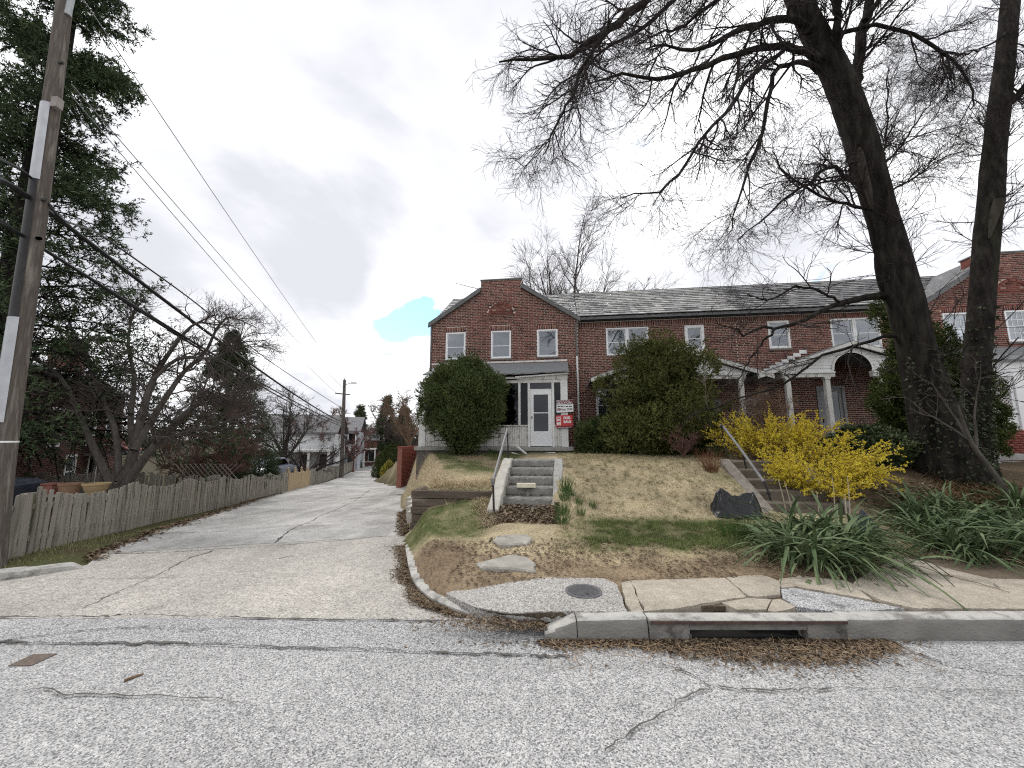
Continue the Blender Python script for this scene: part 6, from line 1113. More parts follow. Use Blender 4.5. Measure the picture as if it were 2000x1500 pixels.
step_m = mat('worn_concrete', (.27, .262, .245), (.165, .16, .15), scale=6, rough=.95, bump=.8, bscale=35, dark=((.10, .095, .085), 3.5, .54)); timber_step = mat('weathered_step', (.17, .145, .115), (.105, .088, .07), scale=6, rough=1, bump=.6, bscale=30, stretch=(.3, 1, 1), dark=((.05, .042, .035), 5, .58))
st1 = stairs('broken_stairs', 'crumbling grey concrete stairs up to the white porch', S1, [.2, .36, .53, .70, .865, 1.03, 1.19], step_m, broken=True)
def cheek(t, a0, a1, pts, m, name='cheek_wall'):   # pts [(b,ztop)]
    for i in range(len(pts) - 1):
        (b0, z0), (b1, z1) = pts[i], pts[i + 1]; n = 8; V = []
        for k in range(n + 1):
            f = k / n; bb = b0 + (b1 - b0 - .012) * f; z = z0 + (z1 - z0) * f; j = lambda: .006 * random.uniform(-1, 1)
            V += [(a0 + j(), bb, z - .6), (a0 + j(), bb, z - .02 + j()), (a0 + .02, bb, z + j()), (a1 - .02, bb, z + j()), (a1 + j(), bb, z - .02 + j()), (a1 + j(), bb, z - .6)]
        F = [(k * 6 + j, k * 6 + 6 + j, k * 6 + 6 + (j + 1) % 6, k * 6 + (j + 1) % 6) for k in range(n) for j in range(6)] + [tuple(range(6)), tuple(n * 6 + j for j in range(5, -1, -1))]; b = MB(); b.add(V, F); b.build(name, m, t)
cheek(st1, 3.93, 4.145, [(-7.72, .40), (-6.72, .90), (-5.75, 1.22), (-5.6, 1.22)], concrete_pale); cheek(st1, 5.125, 5.33, [(-7.55, .36), (-6.85, .70), (-5.6, 1.22)], concrete)
b = MB(); b.obox((4.57, -6.83, .735), (.19, .02, 0), (-.015, .10, 0), (0, .01, .035)); b.build('loose_slab', mat('pale_patch', (.58, .54, .42), (.46, .42, .33), scale=9, rough=1, bump=.6), st1)
q0_ = fac(965, 1012, -7.75)
b = MB(); b.box(q0_[0] - .12, q0_[0] + .12, -7.87, -7.63, .0, q0_[2] + .02); b.build('rail_footing', concrete_pale, st1, bevel=.015)
RM = 0
rail_m = mat('rail_grey', (.23, .23, .235), (.15, .15, .15), scale=20, rough=.6, metal=.3)
r1 = thing('stair_rail', 'leaning grey pipe handrail on the left of the broken stairs', 'handrail', (3.75, -7.8, .3), HF)
q0, q1, q2 = fac(965, 1012, -7.75), fac(963, 940, -7.75), fac(991, 838, -5.75)
b = MB(); b.tube([q0, q0 + (q1 - q0) * .5, q1], .020, 8); b.build('post', black_metal, r1); b = MB(); b.tube([q1 + (q1 - q2) * .02, (q1 + q2) / 2, q2], .028, 8); b.build('handrail', rail_m, r1, smooth=True); b = MB(); b.tube([q2, (q2[0] + .02, -5.72, 1.1)], .018, 8); b.build('post', black_metal, r1)
b = MB(); b.tube([q1 - [0, 0, .06], q1 + [0, 0, .05]], .034, 8); b.build('elbow', rail_m, r1)
st2 = stairs('timber_stairs', 'dark weathered stairs beside the forsythia and black bag', S2, [.2, .37, .54, .71, .88, 1.05, 1.2], timber_step)
cheek(st2, 8.76, 8.985, [(-7.55, .42), (-5.75, 1.24)], mat('cheek_dark', (.24, .215, .19), (.155, .14, .12), scale=7, rough=1, bump=.7, dark=((.09, .08, .07), 4, .55))); cheek(st2, 10.26, 10.45, [(-7.3, .5), (-5.75, 1.26)], concrete)
r2 = thing('stair_rail', 'grey and black handrail on the left of the dark stairs', 'handrail', (8.95, -7.4, .3), HF)
q = [fac(1412, 832, -5.3), fac(1450, 882, -6.0), fac(1492, 941, -6.9)]
b = MB(); b.tube([q[0], q[1], q[2]], .028, 8); b.build('handrail', rail_m, r2, smooth=True); b = MB(); b.tube([q[0] + [-.08, 0, -.03], q[0] + [-.03, 0, .015], q[0]], .03, 8); b.build('rail_end', black_metal, r2)
for f_, e in ((q[0] + [-.04, 0, -.02], fac(1423, 893, -5.3)), (q[1] + [0, 0, 0], fac(1462, 930, -6.0))): b = MB(); b.tube([f_, (e[0], e[1], e[2] - .1)], .018, 8); b.build('post', black_metal, r2)
b = MB(); b.tube([q[2], q[2] + [.03, -.03, -.12], q[2] + [.05, -.05, -.22], (q[2][0] + .08, q[2][1] - .05, .35)], .019, 8); b.build('post', black_metal, r2, smooth=True); b = MB(); b.lathe([(.001, -.035), (.03, -.02), (.036, 0), (.03, .02), (.001, .035)], q[2] + [.04, -.04, -.2], 10); b.build('rail_knob', black_metal, r2, smooth=True)
# upper right: steps and stone cheek of the gabled house
st3 = thing('stone_stairs', 'grey stone steps climbing behind the sapling at the right edge', 'stairs', on(1960, 960))
c0 = st3.location; w0 = np.array(c0)
for k in range(4): b = MB(); zz = .72 + k * .15; yy = 8.2 + k * .33; b.box(9.6, 12.4, yy, yy + .4, zz - .3, zz + .15); b.build('step', concrete, st3)
b = MB(); b.bar(at(1938, 903, 8.8) , at(1990, 950, 7.4), .16, .14); b.build('cheek_wall', mat('blue_grey_stone', (.34, .35, .37), (.25, .26, .28), scale=8, rough=.9), st3)
pst = thing('timber_post', 'short brown timber post left of the forked tree trunk', 'post', on(1775, 905)); w0 = OFF[pst.name]; b = MB(); b.box(w0[0] - .14, w0[0] + .14, w0[1] - .1, w0[1] + .1, w0[2] - .2, w0[2] + .62); b.build('post', mat('brown_post', (.19, .12, .075), (.13, .08, .05), scale=8, stretch=(1, 1, .2)), pst, bevel=.01)
# timber retaining wall left of the broken stairs
tw = thing('timber_wall', 'low rotting timber retaining wall left of the broken stairs', 'wall', (1.9, -6.95, 0), HF)
tim_m = mat('old_timber', (.115, .092, .072), (.065, .052, .042), scale=5, rough=1, bump=.8, bscale=25, stretch=(.2, 1, 1), dark=((.20, .17, .14), 6, .6))
TX = float(fac(805, 965, -7.0)[0])
for k, (x0, x1, z0) in enumerate(((TX, 3.92, .47), (TX + .02, 3.2, .31), (TX, 2.9, .15), (TX + .02, 2.6, -.01), (TX, 2.5, -.17))): b = MB(); b.box(x0, x1, -7.06 + .012 * (k % 2), -6.90, z0, z0 + .148); b.build('timber', tim_m, tw, bevel=.012)
for k in range(4): b = MB(); b.box(TX - .03 + .012 * (k % 2), TX + .13, -6.89, -6.2, .47 - .16 * k, .618 - .16 * k); b.build('timber', tim_m, tw, bevel=.012)
lw = thing('low_block_wall', 'low tan concrete block edging by the alley below the bank', 'wall', (-2.45, 9.3, -.3)); b = MB()
for k in range(4): yy = 9.0 + k * .42; xx = float(XR(np.array(yy))) + .06; b = MB(); b.box(xx, xx + .2, yy, yy + .40, -.6, .05 + .04 * k); b.build('block', concrete_pale, lw, bevel=.015)
# debris at the porch door
db = thing('fallen_trim', 'broken white wooden trim pieces lying before the porch door', 'debris', HF.w(np.array([3.7, -2.3, 1.2])))
for p, q_, w_ in (((1010, 872), (1030, 888), .09), ((1000, 884), (1020, 890), .05), ((1050, 886), (1085, 884), .05), ((1040, 890), (1060, 889), .03)): b = MB(); b.bar(at(*p, 12.9), at(*q_, 12.7), w_, .03); b.build('board', white_paint, db)
# red brick wall by the alley behind the corner house
bw = thing('red_brick_wall', 'painted red brick wall beside the alley left of the corner house', 'wall', (-5.6, 20.2, -1.0)); wl = MB(); pL, pR = at(786, 873, 20.0), at(812, 876, 21.0); d_ = nrm((pR - pL) * [1, 1, 0]); Lw = 1.6; th_ = math.atan2(d_[1], d_[0]); BWF = Frame((pL[0], pL[1], 0), th_)
OFF[bw.name] = np.array([0, 0, -1.0]); bw.location = BWF.w(np.array([0, 0, -1.0])); bw.rotation_euler = (0, 0, th_)
wl.box(0, Lw, .01, .3, -1.2, pL[2]); wl.build('wall', mat('red_mortar', (.30, .13, .10), (.24, .10, .08), scale=9), bw); rc = lay_bricks(0, Lw, -1.15, pL[2] - .06); place_bricks(bw, rc, 0, brick_side, (.5, .5), 120); cp = MB(); cp.box(-.03, Lw, -.03, .33, pL[2] - .04, pL[2] + .03); cp.build('coping', brick_side, bw); 
rp = MB(); rp.prism([(-6.3, 18.6, -1.0), (-4.4, 18.6, -.85), (-4.4, 21.2, -.5), (-6.0, 21.2, -.7)], (0, 0, -.4)); tag(rp.build('driveway_ramp', alley_m), kind='structure')
# ------------------------------------------------------------------ black bags
bag_m = mat('black_plastic', (.007, .0075, .009), (.012, .0125, .015), scale=4, rough=.34, spec=.28, bump=1.0, bscale=11)
def bag(label, base, w, d, h, prof, m=bag_m, seed=0, name='trash_bag', rz=0.0):
    base = np.array(base); nu, nv = 90, 46; u = np.linspace(0, 1, nu); v = np.linspace(-1, 1, nv); U, Vv = np.meshgrid(u, v, indexing='ij'); hp = np.interp(U, [p[0] for p in prof], [p[1] for p in prof]); px = (U - .5) * w; edge = np.sqrt(np.clip(1 - (2 * U - 1) ** 4, 0, 1)); py = Vv * d / 2 * (.25 + .75 * edge) * (1 + .12 * fnoise(U, Vv, 4, seed)); z = hp * h * np.clip(1 - np.abs(Vv) ** 1.35, 0, 1) ** .9; rad_ = np.zeros_like(U)
    for u0, kk in ((.26, 9), (.88, 8)): th = np.arctan2(Vv * d * .5, (U - u0) * w); rd_ = np.hypot(Vv * d * .5, (U - u0) * w); rad_ += .055 * (np.abs(np.sin(th * kk * .5 + 2.5 * fnoise(U, Vv, 3, seed + kk))) - .5) * np.exp(-((rd_ - .13) / .16) ** 2)
    z = z + rad_ * np.clip(hp * 3, 0, 1)
    cr = np.zeros_like(U)
    for s_, am, an in ((3.2, .05, .5), (6.0, .03, -.7), (11, .016, .25)): q = U * w * math.cos(an) * s_ + Vv * d * .5 * math.sin(an) * s_ * 2; cr += am * (1 - np.abs(fnoise(q * 2.0, (Vv * .7 + U * 1.3) * s_ * .35, 1.0, seed + s_))) - am * .5
    z = np.maximum(z + cr * np.clip(hp * 2.2, 0, 1) * (1 - np.abs(Vv) ** 6), 0) ; py = py + cr * .5; P_ = np.stack([px * math.cos(rz) - py * math.sin(rz), px * math.sin(rz) + py * math.cos(rz), z], -1).reshape(-1, 3); i = (np.arange(nu - 1)[:, None] * nv + np.arange(nv - 1)[None]).ravel(); P_ = P_ + base
    return tag(np_mesh(name, P_, np.stack([i, i + nv, i + nv + 1, i + 1], 1), m, None, base, smooth=True), label, 'bag')
FLAT = ((0, 0), (.08, .25), (.18, .75), (.27, 1.0), (.38, .85), (.5, .62), (.65, .62), (.8, .72), (.9, .82), (.96, .5), (1, 0)); LUMP = ((0, 0), (.1, .5), (.3, .85), (.5, 1.0), (.7, .8), (.9, .5), (1, 0)); TWO = ((0, 0), (.1, .6), (.3, 1), (.5, .7), (.75, 1), (.92, .6), (1, 0))
pb = on(1440, 1004); bag('crumpled black plastic bag lying at the foot of the dark stairs', pb + [0, .1, -.03], .86, .62, .46, FLAT, seed=1, rz=-.12)
pb = on(1690, 1040); bag('dark bag half hidden behind the strap leaves', pb, .36, .3, .26, LUMP, mat('slate_plastic', (.02, .024, .03), (.03, .034, .042), rough=.35, bump=.7, bscale=8), 4); pb = galley(768, 921); bag('black trash bag by the small fence far down the alley', pb, 1.9, 1.1, .9, TWO, bag_m, 7)
# ------------------------------------------------------------------ picket fences
picket_m = mat('weathered_picket', (.20, .185, .155), (.30, .28, .245), (.11, .10, .083), scale=5, objr=.55, rough=1, bump=.5, bscale=30, stretch=(3, 3, .35), dark=((.085, .095, .04), 2.5, .57)); new_wood = mat('new_tan_wood', (.36, .275, .17), (.43, .34, .22), (.30, .225, .14), scale=5, objr=.5, rough=.9, stretch=(3, 3, .3))
def picket_mesh(w, h, th, point=False, m=picket_m):
    b = MB(); b.prism([(-w / 2, 0, 0), (w / 2, 0, 0), (w / 2, 0, h - (.06 if point else .015)), (w * .18, 0, h), (-w * .18, 0, h), (-w / 2, 0, h - (.06 if point else .015))], (0, th, 0)); o = b.build('picket', m); me = o.data; bpy.data.objects.remove(o); return me
PK = [picket_mesh(w_, 1.0, .02) for w_ in (.076, .085, .094, .070)]; PKN = [picket_mesh(.10, 1.0, .02, True, new_wood) for _ in range(2)]
fdir = np.array([-.287, 1.0]) / math.hypot(.287, 1); frz = math.atan2(fdir[1], fdir[0])
def fence(name, label, y0, y1, step, meshes, hfun, m, posts=2.3, off=0.0, post_h=1.0, finial=False, tilt=.02):
    P0 = np.array([fence_x(y0) + off, y0, float(za(y0))]); t = thing(name, label, 'fence', P0, group='picket fences along the alley'); y = y0; k = 0
    while y < y1:
        d = (y - y0); p = np.array([fence_x(y) + off, y, float(za(y)) + .01]); me = meshes[k % len(meshes)] if random.random() < .7 else random.choice(meshes)
        o = bpy.data.objects.new('picket', me); C.objects.link(o); o.parent = t; o.location = p - OFF[t.name]; o.rotation_euler = (random.gauss(0, .012), random.gauss(0, tilt), frz); o.scale = (random.uniform(.9, 1.1), 1, hfun(d) * random.uniform(.985, 1.015)); y += step * fdir[1] * random.uniform(.93, 1.07); k += 1
    sd_ = np.array([fdir[1], -fdir[0], 0])
    for hz in (.28, .78):
        Y = np.linspace(y0 - .05, y1, 12)
        for i in range(11):
            p, q = (np.array([fence_x(v) + off, v, float(za(v)) + hz]) - sd_ * .035 for v in (Y[i], Y[i + 1])); b = MB(); b.bar(p, q, .035, .08); b.build('rail', m, t)
    y = y0
    while y <= y1 + .01:
        p = np.array([fence_x(y) + off, y, float(za(y))]) - sd_ * .075; b = MB(); b.box(p[0] - .045, p[0] + .045, p[1] - .045, p[1] + .045, p[2] - .3, p[2] + post_h)
        if finial: b.box(p[0] - .06, p[0] + .06, p[1] - .06, p[1] + .06, p[2] + post_h + .001, p[2] + post_h + .03); b.lathe([(.02, 0), (.055, .04), (.06, .08), (.03, .12), (.005, .13)], p + [0, 0, post_h + .03], 10)
        b.build('post', m, t); y += posts * fdir[1]
    return t
scal = lambda L, amp, h: (lambda d: h - amp * math.sin(math.pi * ((d / L) % 1.0)) ** .8)
fence('picket_fence', 'old grey picket fence with scalloped top along the alley', 6.55, 21.0, .118, PK, scal(2.3, .17, 1.07), picket_m)
fence('picket_fence', 'short run of wide gappy pickets beside the utility pole', 5.15, 6.45, .21, [picket_mesh(.14, 1.0, .022)], lambda d: .86 + .12 * d, picket_m, posts=1.3, off=.02)
fence('tan_gate_fence', 'newer tan wooden gate section with ball-topped posts', 21.2, 26.2, .125, PKN, scal(1.5, .10, 1.05), new_wood, posts=1.5, finial=True, post_h=1.12)
fence('picket_fence', 'far grey picket fence beyond the tan gate', 26.4, 51, .17, [picket_mesh(.15, 1.0, .02)], lambda d: 1.1, picket_m)
t = thing('board_fence', 'small grey board fence across the alley end by the black bag', 'fence', galley(762, 925)); w0 = OFF[t.name]
for k in range(14): o = bpy.data.objects.new('picket', PK[k % 4]); C.objects.link(o); o.parent = t; o.location = np.array([-.1 + k * .14, .7 + .02 * k, 0]); o.scale = (1.3, 1, 1.0)
# inner yard fence, lattice
t = thing('yard_fence', 'grey board fence inside the neighbouring yard behind the planters', 'fence', G(-14.4, 12.0))
for k in range(44):
    f = k / 43; p = np.array([-14.6 + 3.9 * f, 11.6 + .9 * f, 0]); p[2] = float(terrain(p[0], p[1])); o = bpy.data.objects.new('picket', PK[k % 4]); C.objects.link(o); o.parent = t; o.location = p - OFF[t.name]; o.rotation_euler = (0, random.gauss(0, .02), .22); o.scale = (.95, 1, 1.12 * random.uniform(.95, 1.05))
t = thing('yard_fence', 'grey picket fence under the lattice behind the many-stemmed tree', 'fence', G(-10.6, 12.5))
for k in range(26):
    f = k / 25; p = np.array([-10.5 + 2.3 * f, 12.5 + .9 * f, 0]); p[0] = min(p[0], float(fence_x(p[1])) - .2); p[2] = float(terrain(p[0], p[1])); o = bpy.data.objects.new('picket', PK[k % 4]); C.objects.link(o); o.parent = t; o.location = p - OFF[t.name]; o.rotation_euler = (0, random.gauss(0, .02), .4); o.scale = (.95, 1, 1.05 * random.uniform(.95, 1.05))
lt = thing('lattice_screen', 'pale wooden lattice screen above the inner fence', 'lattice', G(-10.4, 13.6)); w0 = OFF[lt.name]
for s in (-1, 1):
    for k in range(11): c_ = np.array([w0[0] - 1.0 + k * .17, w0[1], 1.0 + w0[2] + .12]); b = MB(); b.bar(c_ + [-.3 * s, .01 * s, -.3], c_ + [.3 * s, .01 * s, .3], .012, .035, (0, 1, 0)); b.build('lattice_strip', mat('lattice_wood', (.20, .18, .155), (.14, .125, .105), scale=6), lt)
# ------------------------------------------------------------------ things in the neighbour's yard
gr = thing('covered_grill', 'grill under a black cover behind the fence', 'grill', G(-10.9, 8.5)); w0 = OFF[gr.name]; cov = mat('black_cover', (.015, .02, .03), (.03, .036, .05), scale=6, rough=.5, bump=.8, bscale=9)
b = MB(); V = []
for z_, sx, sy in ((.12, .50, .34), (.5, .52, .36), (.80, .55, .36), (.98, .50, .30), (1.10, .36, .18)): V += [(w0[0] + sx * cx + (.06 if z_ > .9 else 0), w0[1] + sy * cy, w0[2] + z_ + .03 * random.random()) for cx, cy in ((-1, -1), (0, -1.08), (1, -1), (1.04, 0), (1, 1), (0, 1), (-1, 1), (-1.04, 0))]
b.add(V, [(k * 8 + j, k * 8 + (j + 1) % 8, k * 8 + 8 + (j + 1) % 8, k * 8 + 8 + j) for k in range(4) for j in range(8)] + [tuple(range(32, 40))]); b.build('cover', cov, gr); b = MB(); b.lathe([(.08, 0), (.08, .16), (.02, .16)], w0 + [-.35, .1, 0], 10); b.build('wheel', black_metal, gr)
bn = thing('plank_bench', 'low plank bench carrying the planters', 'bench', G(-9.6, 8.75)); w0 = OFF[bn.name]; b = MB(); b.box(w0[0] - 1.0, w0[0] + .75, w0[1] - .15, w0[1] + .15, w0[2] + .73, w0[2] + .78); b.build('seat', picket_m, bn, bevel=.006)
for s in (-.8, .6): b = MB(); b.box(w0[0] + s - .04, w0[0] + s + .04, w0[1] - .12, w0[1] + .12, w0[2], w0[2] + .729); b.build('leg', picket_m, bn)
for lab, dx, c_, kind in (('reddish rectangular planter, leftmost on the bench', -.75, (.26, .11, .085), 0), ('brown clay planter in the middle of the bench', -.2, (.27, .17, .11), 1), ('tan round bowl planter, rightmost on the bench', .38, (.42, .31, .17), 2)):
    pl = thing('planter', lab, 'planter', w0 + [dx, 0, .782], group='planters on the bench'); m_ = mat('pot_%s' % kind, c_, tuple(q * .75 for q in c_), scale=9, rough=.9); b = MB(); c0 = OFF[pl.name]
    if kind == 0: b.box(c0[0] - .27, c0[0] + .27, c0[1] - .11, c0[1] + .11, c0[2], c0[2] + .2)
    else: b.lathe([(.13, 0), (.19, .10), (.22, .2), (.235, .2), (.235, .235), (.20, .235), (.19, .17)] if kind == 2 else [(.15, 0), (.19, .2), (.20, .2), (.20, .235), (.17, .235), (.165, .18)], c0, 18)
    b.build('pot', m_, pl, smooth=kind > 0); b = MB(); (b.box(c0[0] - .285, c0[0] + .285, c0[1] - .125, c0[1] + .125, c0[2] + .201, c0[2] + .235) if kind == 0 else b.lathe([(.16, 0), (.16, .01), (.05, .012)], c0 + [0, 0, .17], 14)); b.build('rim' if kind == 0 else 'soil', m_ if kind == 0 else mat('potting_soil', (.06, .045, .03)), pl)
# ------------------------------------------------------------------ neighbouring brick house on the left
LFr = Frame((-18.6, 18.4, 0), math.atan2(-.85, .53)); lh = thing('neighbour_house', 'brick house with pale metal roof half hidden behind the spruce', 'house', (5, 0, -1.1), LFr)   # a runs toward the camera, b away from the alley
brick_dull = brick_mat('brick_dull', [(0, (.07, .034, .03)), (.3, (.11, .05, .042)), (.6, (.14, .065, .052)), (.85, (.09, .042, .038)), (1, (.07, .034, .03))])
lw_m = mat('mortar_dark', (.20, .175, .15), (.14, .125, .105), scale=8, rough=1)
hl = [(1.2, 2.1, 1.4, 2.7), (3.2, 4.1, 1.4, 2.7), (6.2, 7.1, 1.4, 2.7), (2.6, 3.4, -1.0, 1.05), (4.6, 5.5, -.1, 1.1)]
b = MB(); wall_cells(b, 0, 12, -1.4, 3.75, -.26, -.008, hl); b.build('wall', lw_m, lh); b = MB(); b.box(0, .25, -6, -.26, -1.4, 3.75); b.box(11.75, 12, -6, -.26, -1.4, 3.75); b.box(.25, 11.75, -6, -5.75, -1.4, 3.75); b.build('end_wall', brick_dull, lh)
LFm = [(r[0], r[1], r[2], r[3]) for r in lay_bricks(0, 12, -1.1, 3.7, hl)]; V, F = rects_mesh(LFm, 0, .014); V[:, 1] *= -1; tag(np_mesh('brick_courses', V, F, brick_dull, lh, col=np.repeat(rng.random(len(LFm)), 8)[:, None] * np.ones(3)), kind='stuff')
b = MB(); b.prism([(-.3, .35, 3.72), (-.3, -3, 5.1), (-.3, -6.3, 3.72), (-.3, -6.3, 3.64), (-.3, -3, 5.0), (-.3, .35, 3.62)], (12.6, 0, 0)); b.build('roof', mat('metal_roof', (.50, .52, .55), (.40, .42, .45), scale=3, rough=.4, metal=.3), lh); b = MB(); b.box(-.3, 12.3, .34, .42, 3.56, 3.66); b.build('gutter', black_metal, lh)
for h_ in hl[:3] + hl[4:]:
    b = MB(); x0, x1, z0, z1 = h_; b.box(x0, x0 + .07, -.09, .02, z0, z1); b.box(x1 - .07, x1, -.09, .02, z0, z1); b.box(x0 + .07, x1 - .07, -.088, .018, z1 - .07, z1); b.box(x0 + .07, x1 - .07, -.088, .018, z0, z0 + .07); b.box(x0 + .07, x1 - .07, -.06, -.02, (z0 + z1) / 2 - .02, (z0 + z1) / 2 + .02); w_ = b.build('window', clean_white, lh); b = MB(); b.box(x0 + .07, x1 - .07, -.05, -.046, z0 + .07, z1 - .07); b.build('pane', glass_dark, w_)
b = MB(); b.box(2.62, 3.38, -.08, -.04, -1.0, 1.03); dd = b.build('door', mat('dark_door', (.09, .05, .04), (.06, .035, .03)), lh); b = MB(); b.box(2.8, 3.2, -.039, -.035, .2, .85); b.build('door_glass', glass_dark, dd); b = MB(); b.box(2.52, 2.615, -.09, .03, -1.0, 1.12); b.box(3.385, 3.48, -.09, .03, -1.0, 1.12); b.build('door_frame', clean_white, lh)
tile_m = mat('red_tile', (.20, .065, .05), (.14, .045, .036), scale=5, objr=.4, rough=.8)
for i in range(9):
    for j in range(4): b = MB(); x0 = 1.9 + i * .24; b.bar((x0, .15 + j * .28, 1.72 - j * .13), (x0, .15 + (j + 1) * .28 + .04, 1.72 - (j + 1) * .13 - .02), .22, .05 + .002 * j); b.build('awning_tile', tile_m, lh)
b = MB(); b.box(1.78, 4.1, .05, 1.35, 1.02, 1.10); b.build('awning_frame', grey_trim, lh); b = MB(); b.box(.02, .9, -2.4, -1.5, 4.0, 6.0); b.build('chimney', mat('orange_brick', (.19, .09, .065), (.14, .065, .05), scale=14), lh)
# ------------------------------------------------------------------ utility poles and wires
pole_m = mat('pole_wood', (.15, .13, .112), (.085, .073, .064), (.21, .185, .162), scale=14, detail=9, rough=1, bump=.7, bscale=40, stretch=(1, 1, .08), spec=.1, dark=((.06, .05, .045), 2, .6))
PY = 5.75; pole = thing('utility_pole', 'leaning weathered utility pole with metal cable guards at the left', 'pole', at(-17, 1085, PY))
pts = np.array([at(-20, 1110, PY), at(7, 870, PY), at(52, 560, PY), at(92, 270, PY), at(127, 0, PY), at(129, -12, PY)]); PP = spline(pts, 40); rr = np.linspace(.150, .088, 40); b = MB(); b.tube(PP, rr, 20); b.build('shaft', pole_m, pole, smooth=True)
ax = nrm(PP[-1] - PP[0])
def on_pole(px, py, out=0.0): k = np.argmin([abs((lambda q: q[1])(((q_ - [0, 0, CAM_H]) @ np.stack([[1, 0, 0], UP, FW], 1))) / ((q_ - [0, 0, CAM_H]) @ FW) * FPX - (750 - py)) for q_ in PP]); return PP[k] + [0, -out, 0], rr[k]
def pole_at(py): c, r = on_pole(0, py); return c, r
steel_m = mat('guard_steel', (.42, .43, .45), (.34, .35, .37), scale=5, rough=.45, metal=.25)
for nm, ya, yb, m_, a0_, a1_, ro in (('cable_guard', 218, 345, steel_m, 4.0, 5.5, .012), ('cable_guard', 640, 815, steel_m, 3.9, 5.45, .014), ('cable_sheath', 345, 640, mat('black_sheath', (.015, .014, .016), (.03, .028, .028), rough=.5, scale=8), 4.2, 5.35, .010)):
    (c0, r0), (c1, r1) = pole_at(ya), pole_at(yb); n = 14; V = []
    for q in range(13): c = c0 + (c1 - c0) * q / 12; r = r0 + (r1 - r0) * q / 12; V += [tuple(c + np.array([math.cos(t) * (r + ro), math.sin(t) * (r + ro), 0])) for t in np.linspace(a0_, a1_, n)]
    b = MB(); b.add(V, [(q * n + j, q * n + j + 1, q * n + n + j + 1, q * n + n + j) for q in range(12) for j in range(n - 1)]); b.build(nm, m_, pole, smooth=True)
c, r = pole_at(878); b = MB(); b.lathe([(r + .006, -.012), (r + .006, .012)], c, 18); b.build('tag_band', clean_white, pole); c, r = pole_at(218)
for py_, w_ in ((120, .02), (215, .02), (400, .03), (450, .03), (480, .03)): c, r = pole_at(py_); b = MB(); b.obox(c + [r + .03, -.05, 0], (.03, 0, 0), (0, .02, 0), (0, 0, .02)); b.build('bracket', black_metal, pole)
c, r = pole_at(195); b = MB(); b.obox(c + [r + .06, -.06, 0], (.05, 0, 0), (0, .05, 0), (0, 0, .09)); b.build('junction_box', mat('box_grey', (.30, .27, .25), (.2, .18, .17), rough=.7), pole)
c, r = pole_at(5); b = MB(); b.tube([c + [.12, -.02, -.3], c + [.15, -.02, .6], c + [.17, -.02, 2.2]], .045, 10); b.build('riser_pipe', galv, pole)
FPY = 37.0; fp0 = galley(667, 930); fpb = np.array([at(667, 930, FPY)[0], FPY, float(za(FPY))]); fpt = at(673, 742, FPY); fpole = thing('utility_pole', 'distant utility pole with street lamp arm beside the far fence', 'pole', fpb)
b = MB(); b.tube([fpb - [0, 0, .3], (fpb + fpt) / 2, fpt], [.2, .17, .13], 12); b.build('shaft', pole_m, fpole, smooth=True); b = MB(); b.tube([at(673, 752, FPY), at(682, 749, FPY), at(688, 748, FPY)], .03, 6); b.build('lamp_arm', galv, fpole); b = MB(); b.obox(at(691, 748, FPY), (.25, 0, 0), (0, .12, 0), (0, 0, .05)); b.build('lamp_head', steel_m, fpole)
b = MB(); b.bar(at(655, 768, FPY), at(684, 771, FPY), .09, .1); b.build('crossarm', pole_m, fpole); b = MB(); b.lathe([(.03, 0), (.05, .1), (.02, .2)], fpt, 8); b.build('insulator', steel_m, fpole)
wire_m = mat('cable_black', (.012, .012, .013), (.02, .02, .02), rough=.5); wire_g = mat('wire_grey', (.14, .14, .15), (.2, .2, .21), rough=.5)
def cable(label, ctrl, r, m=wire_m, n=70): P = spline(ctrl, n); b = MB(); b.tube(P, r, 6); tag(b.build('cable', m, smooth=True, off=P.mean(0)), label, 'cable', 'overhead cables'); return P
def sagline(p, q, sag, n=9): t = np.linspace(0, 1, n)[:, None]; return p + (q - p) * t - np.array([0, 0, 1.]) * sag * 4 * t * (1 - t)
rt = lambda py, dx=0: pole_at(py)[0] + np.array([dx, -pole_at(py)[1] - .03, 0])
for lab, yl, yp, yf, rr_, sag in (('thickest of the black cables crossing the leaning pole', 362, 408, 826, .040, .35), ('middle black cable crossing the leaning pole', 412, 450, 829, .028, .32), ('lowest black cable crossing the leaning pole', 443, 480, 833, .026, .40)):
    pl_ = at(-20, yl, 4.6); mid = rt(yp); end = at(672, yf, FPY - .2); cable(lab, np.concatenate([[pl_ + (pl_ - mid) * .5, pl_], sagline(mid, end, sag)]), rr_)
mid = rt(375); cable('upper black cable looping off the leaning pole', np.concatenate([[at(-20, 300, 4.6), mid, at(112, 420, 5.9), at(150, 440, 6.6)], [at(190, 455, 7.6), at(270, 510, 9.2), at(380, 590, 12), at(480, 670, 17), at(560, 728, 24), at(672, 800, FPY)]]), .02)
wt = c + np.array([.17, -.02, 2.0])
cable('topmost thin wire slanting across the open sky', np.concatenate([sagline(at(150, -20, 6.0), at(673, 742, FPY), .25)]), .010, wire_g); cable('upper of the paired thin wires in the sky', sagline(at(140, 165, 6.2), at(684, 770, FPY), .30), .009, wire_g); cable('lower of the paired thin wires in the sky', sagline(at(140, 188, 6.2), at(656, 767, FPY), .30), .009, wire_g)
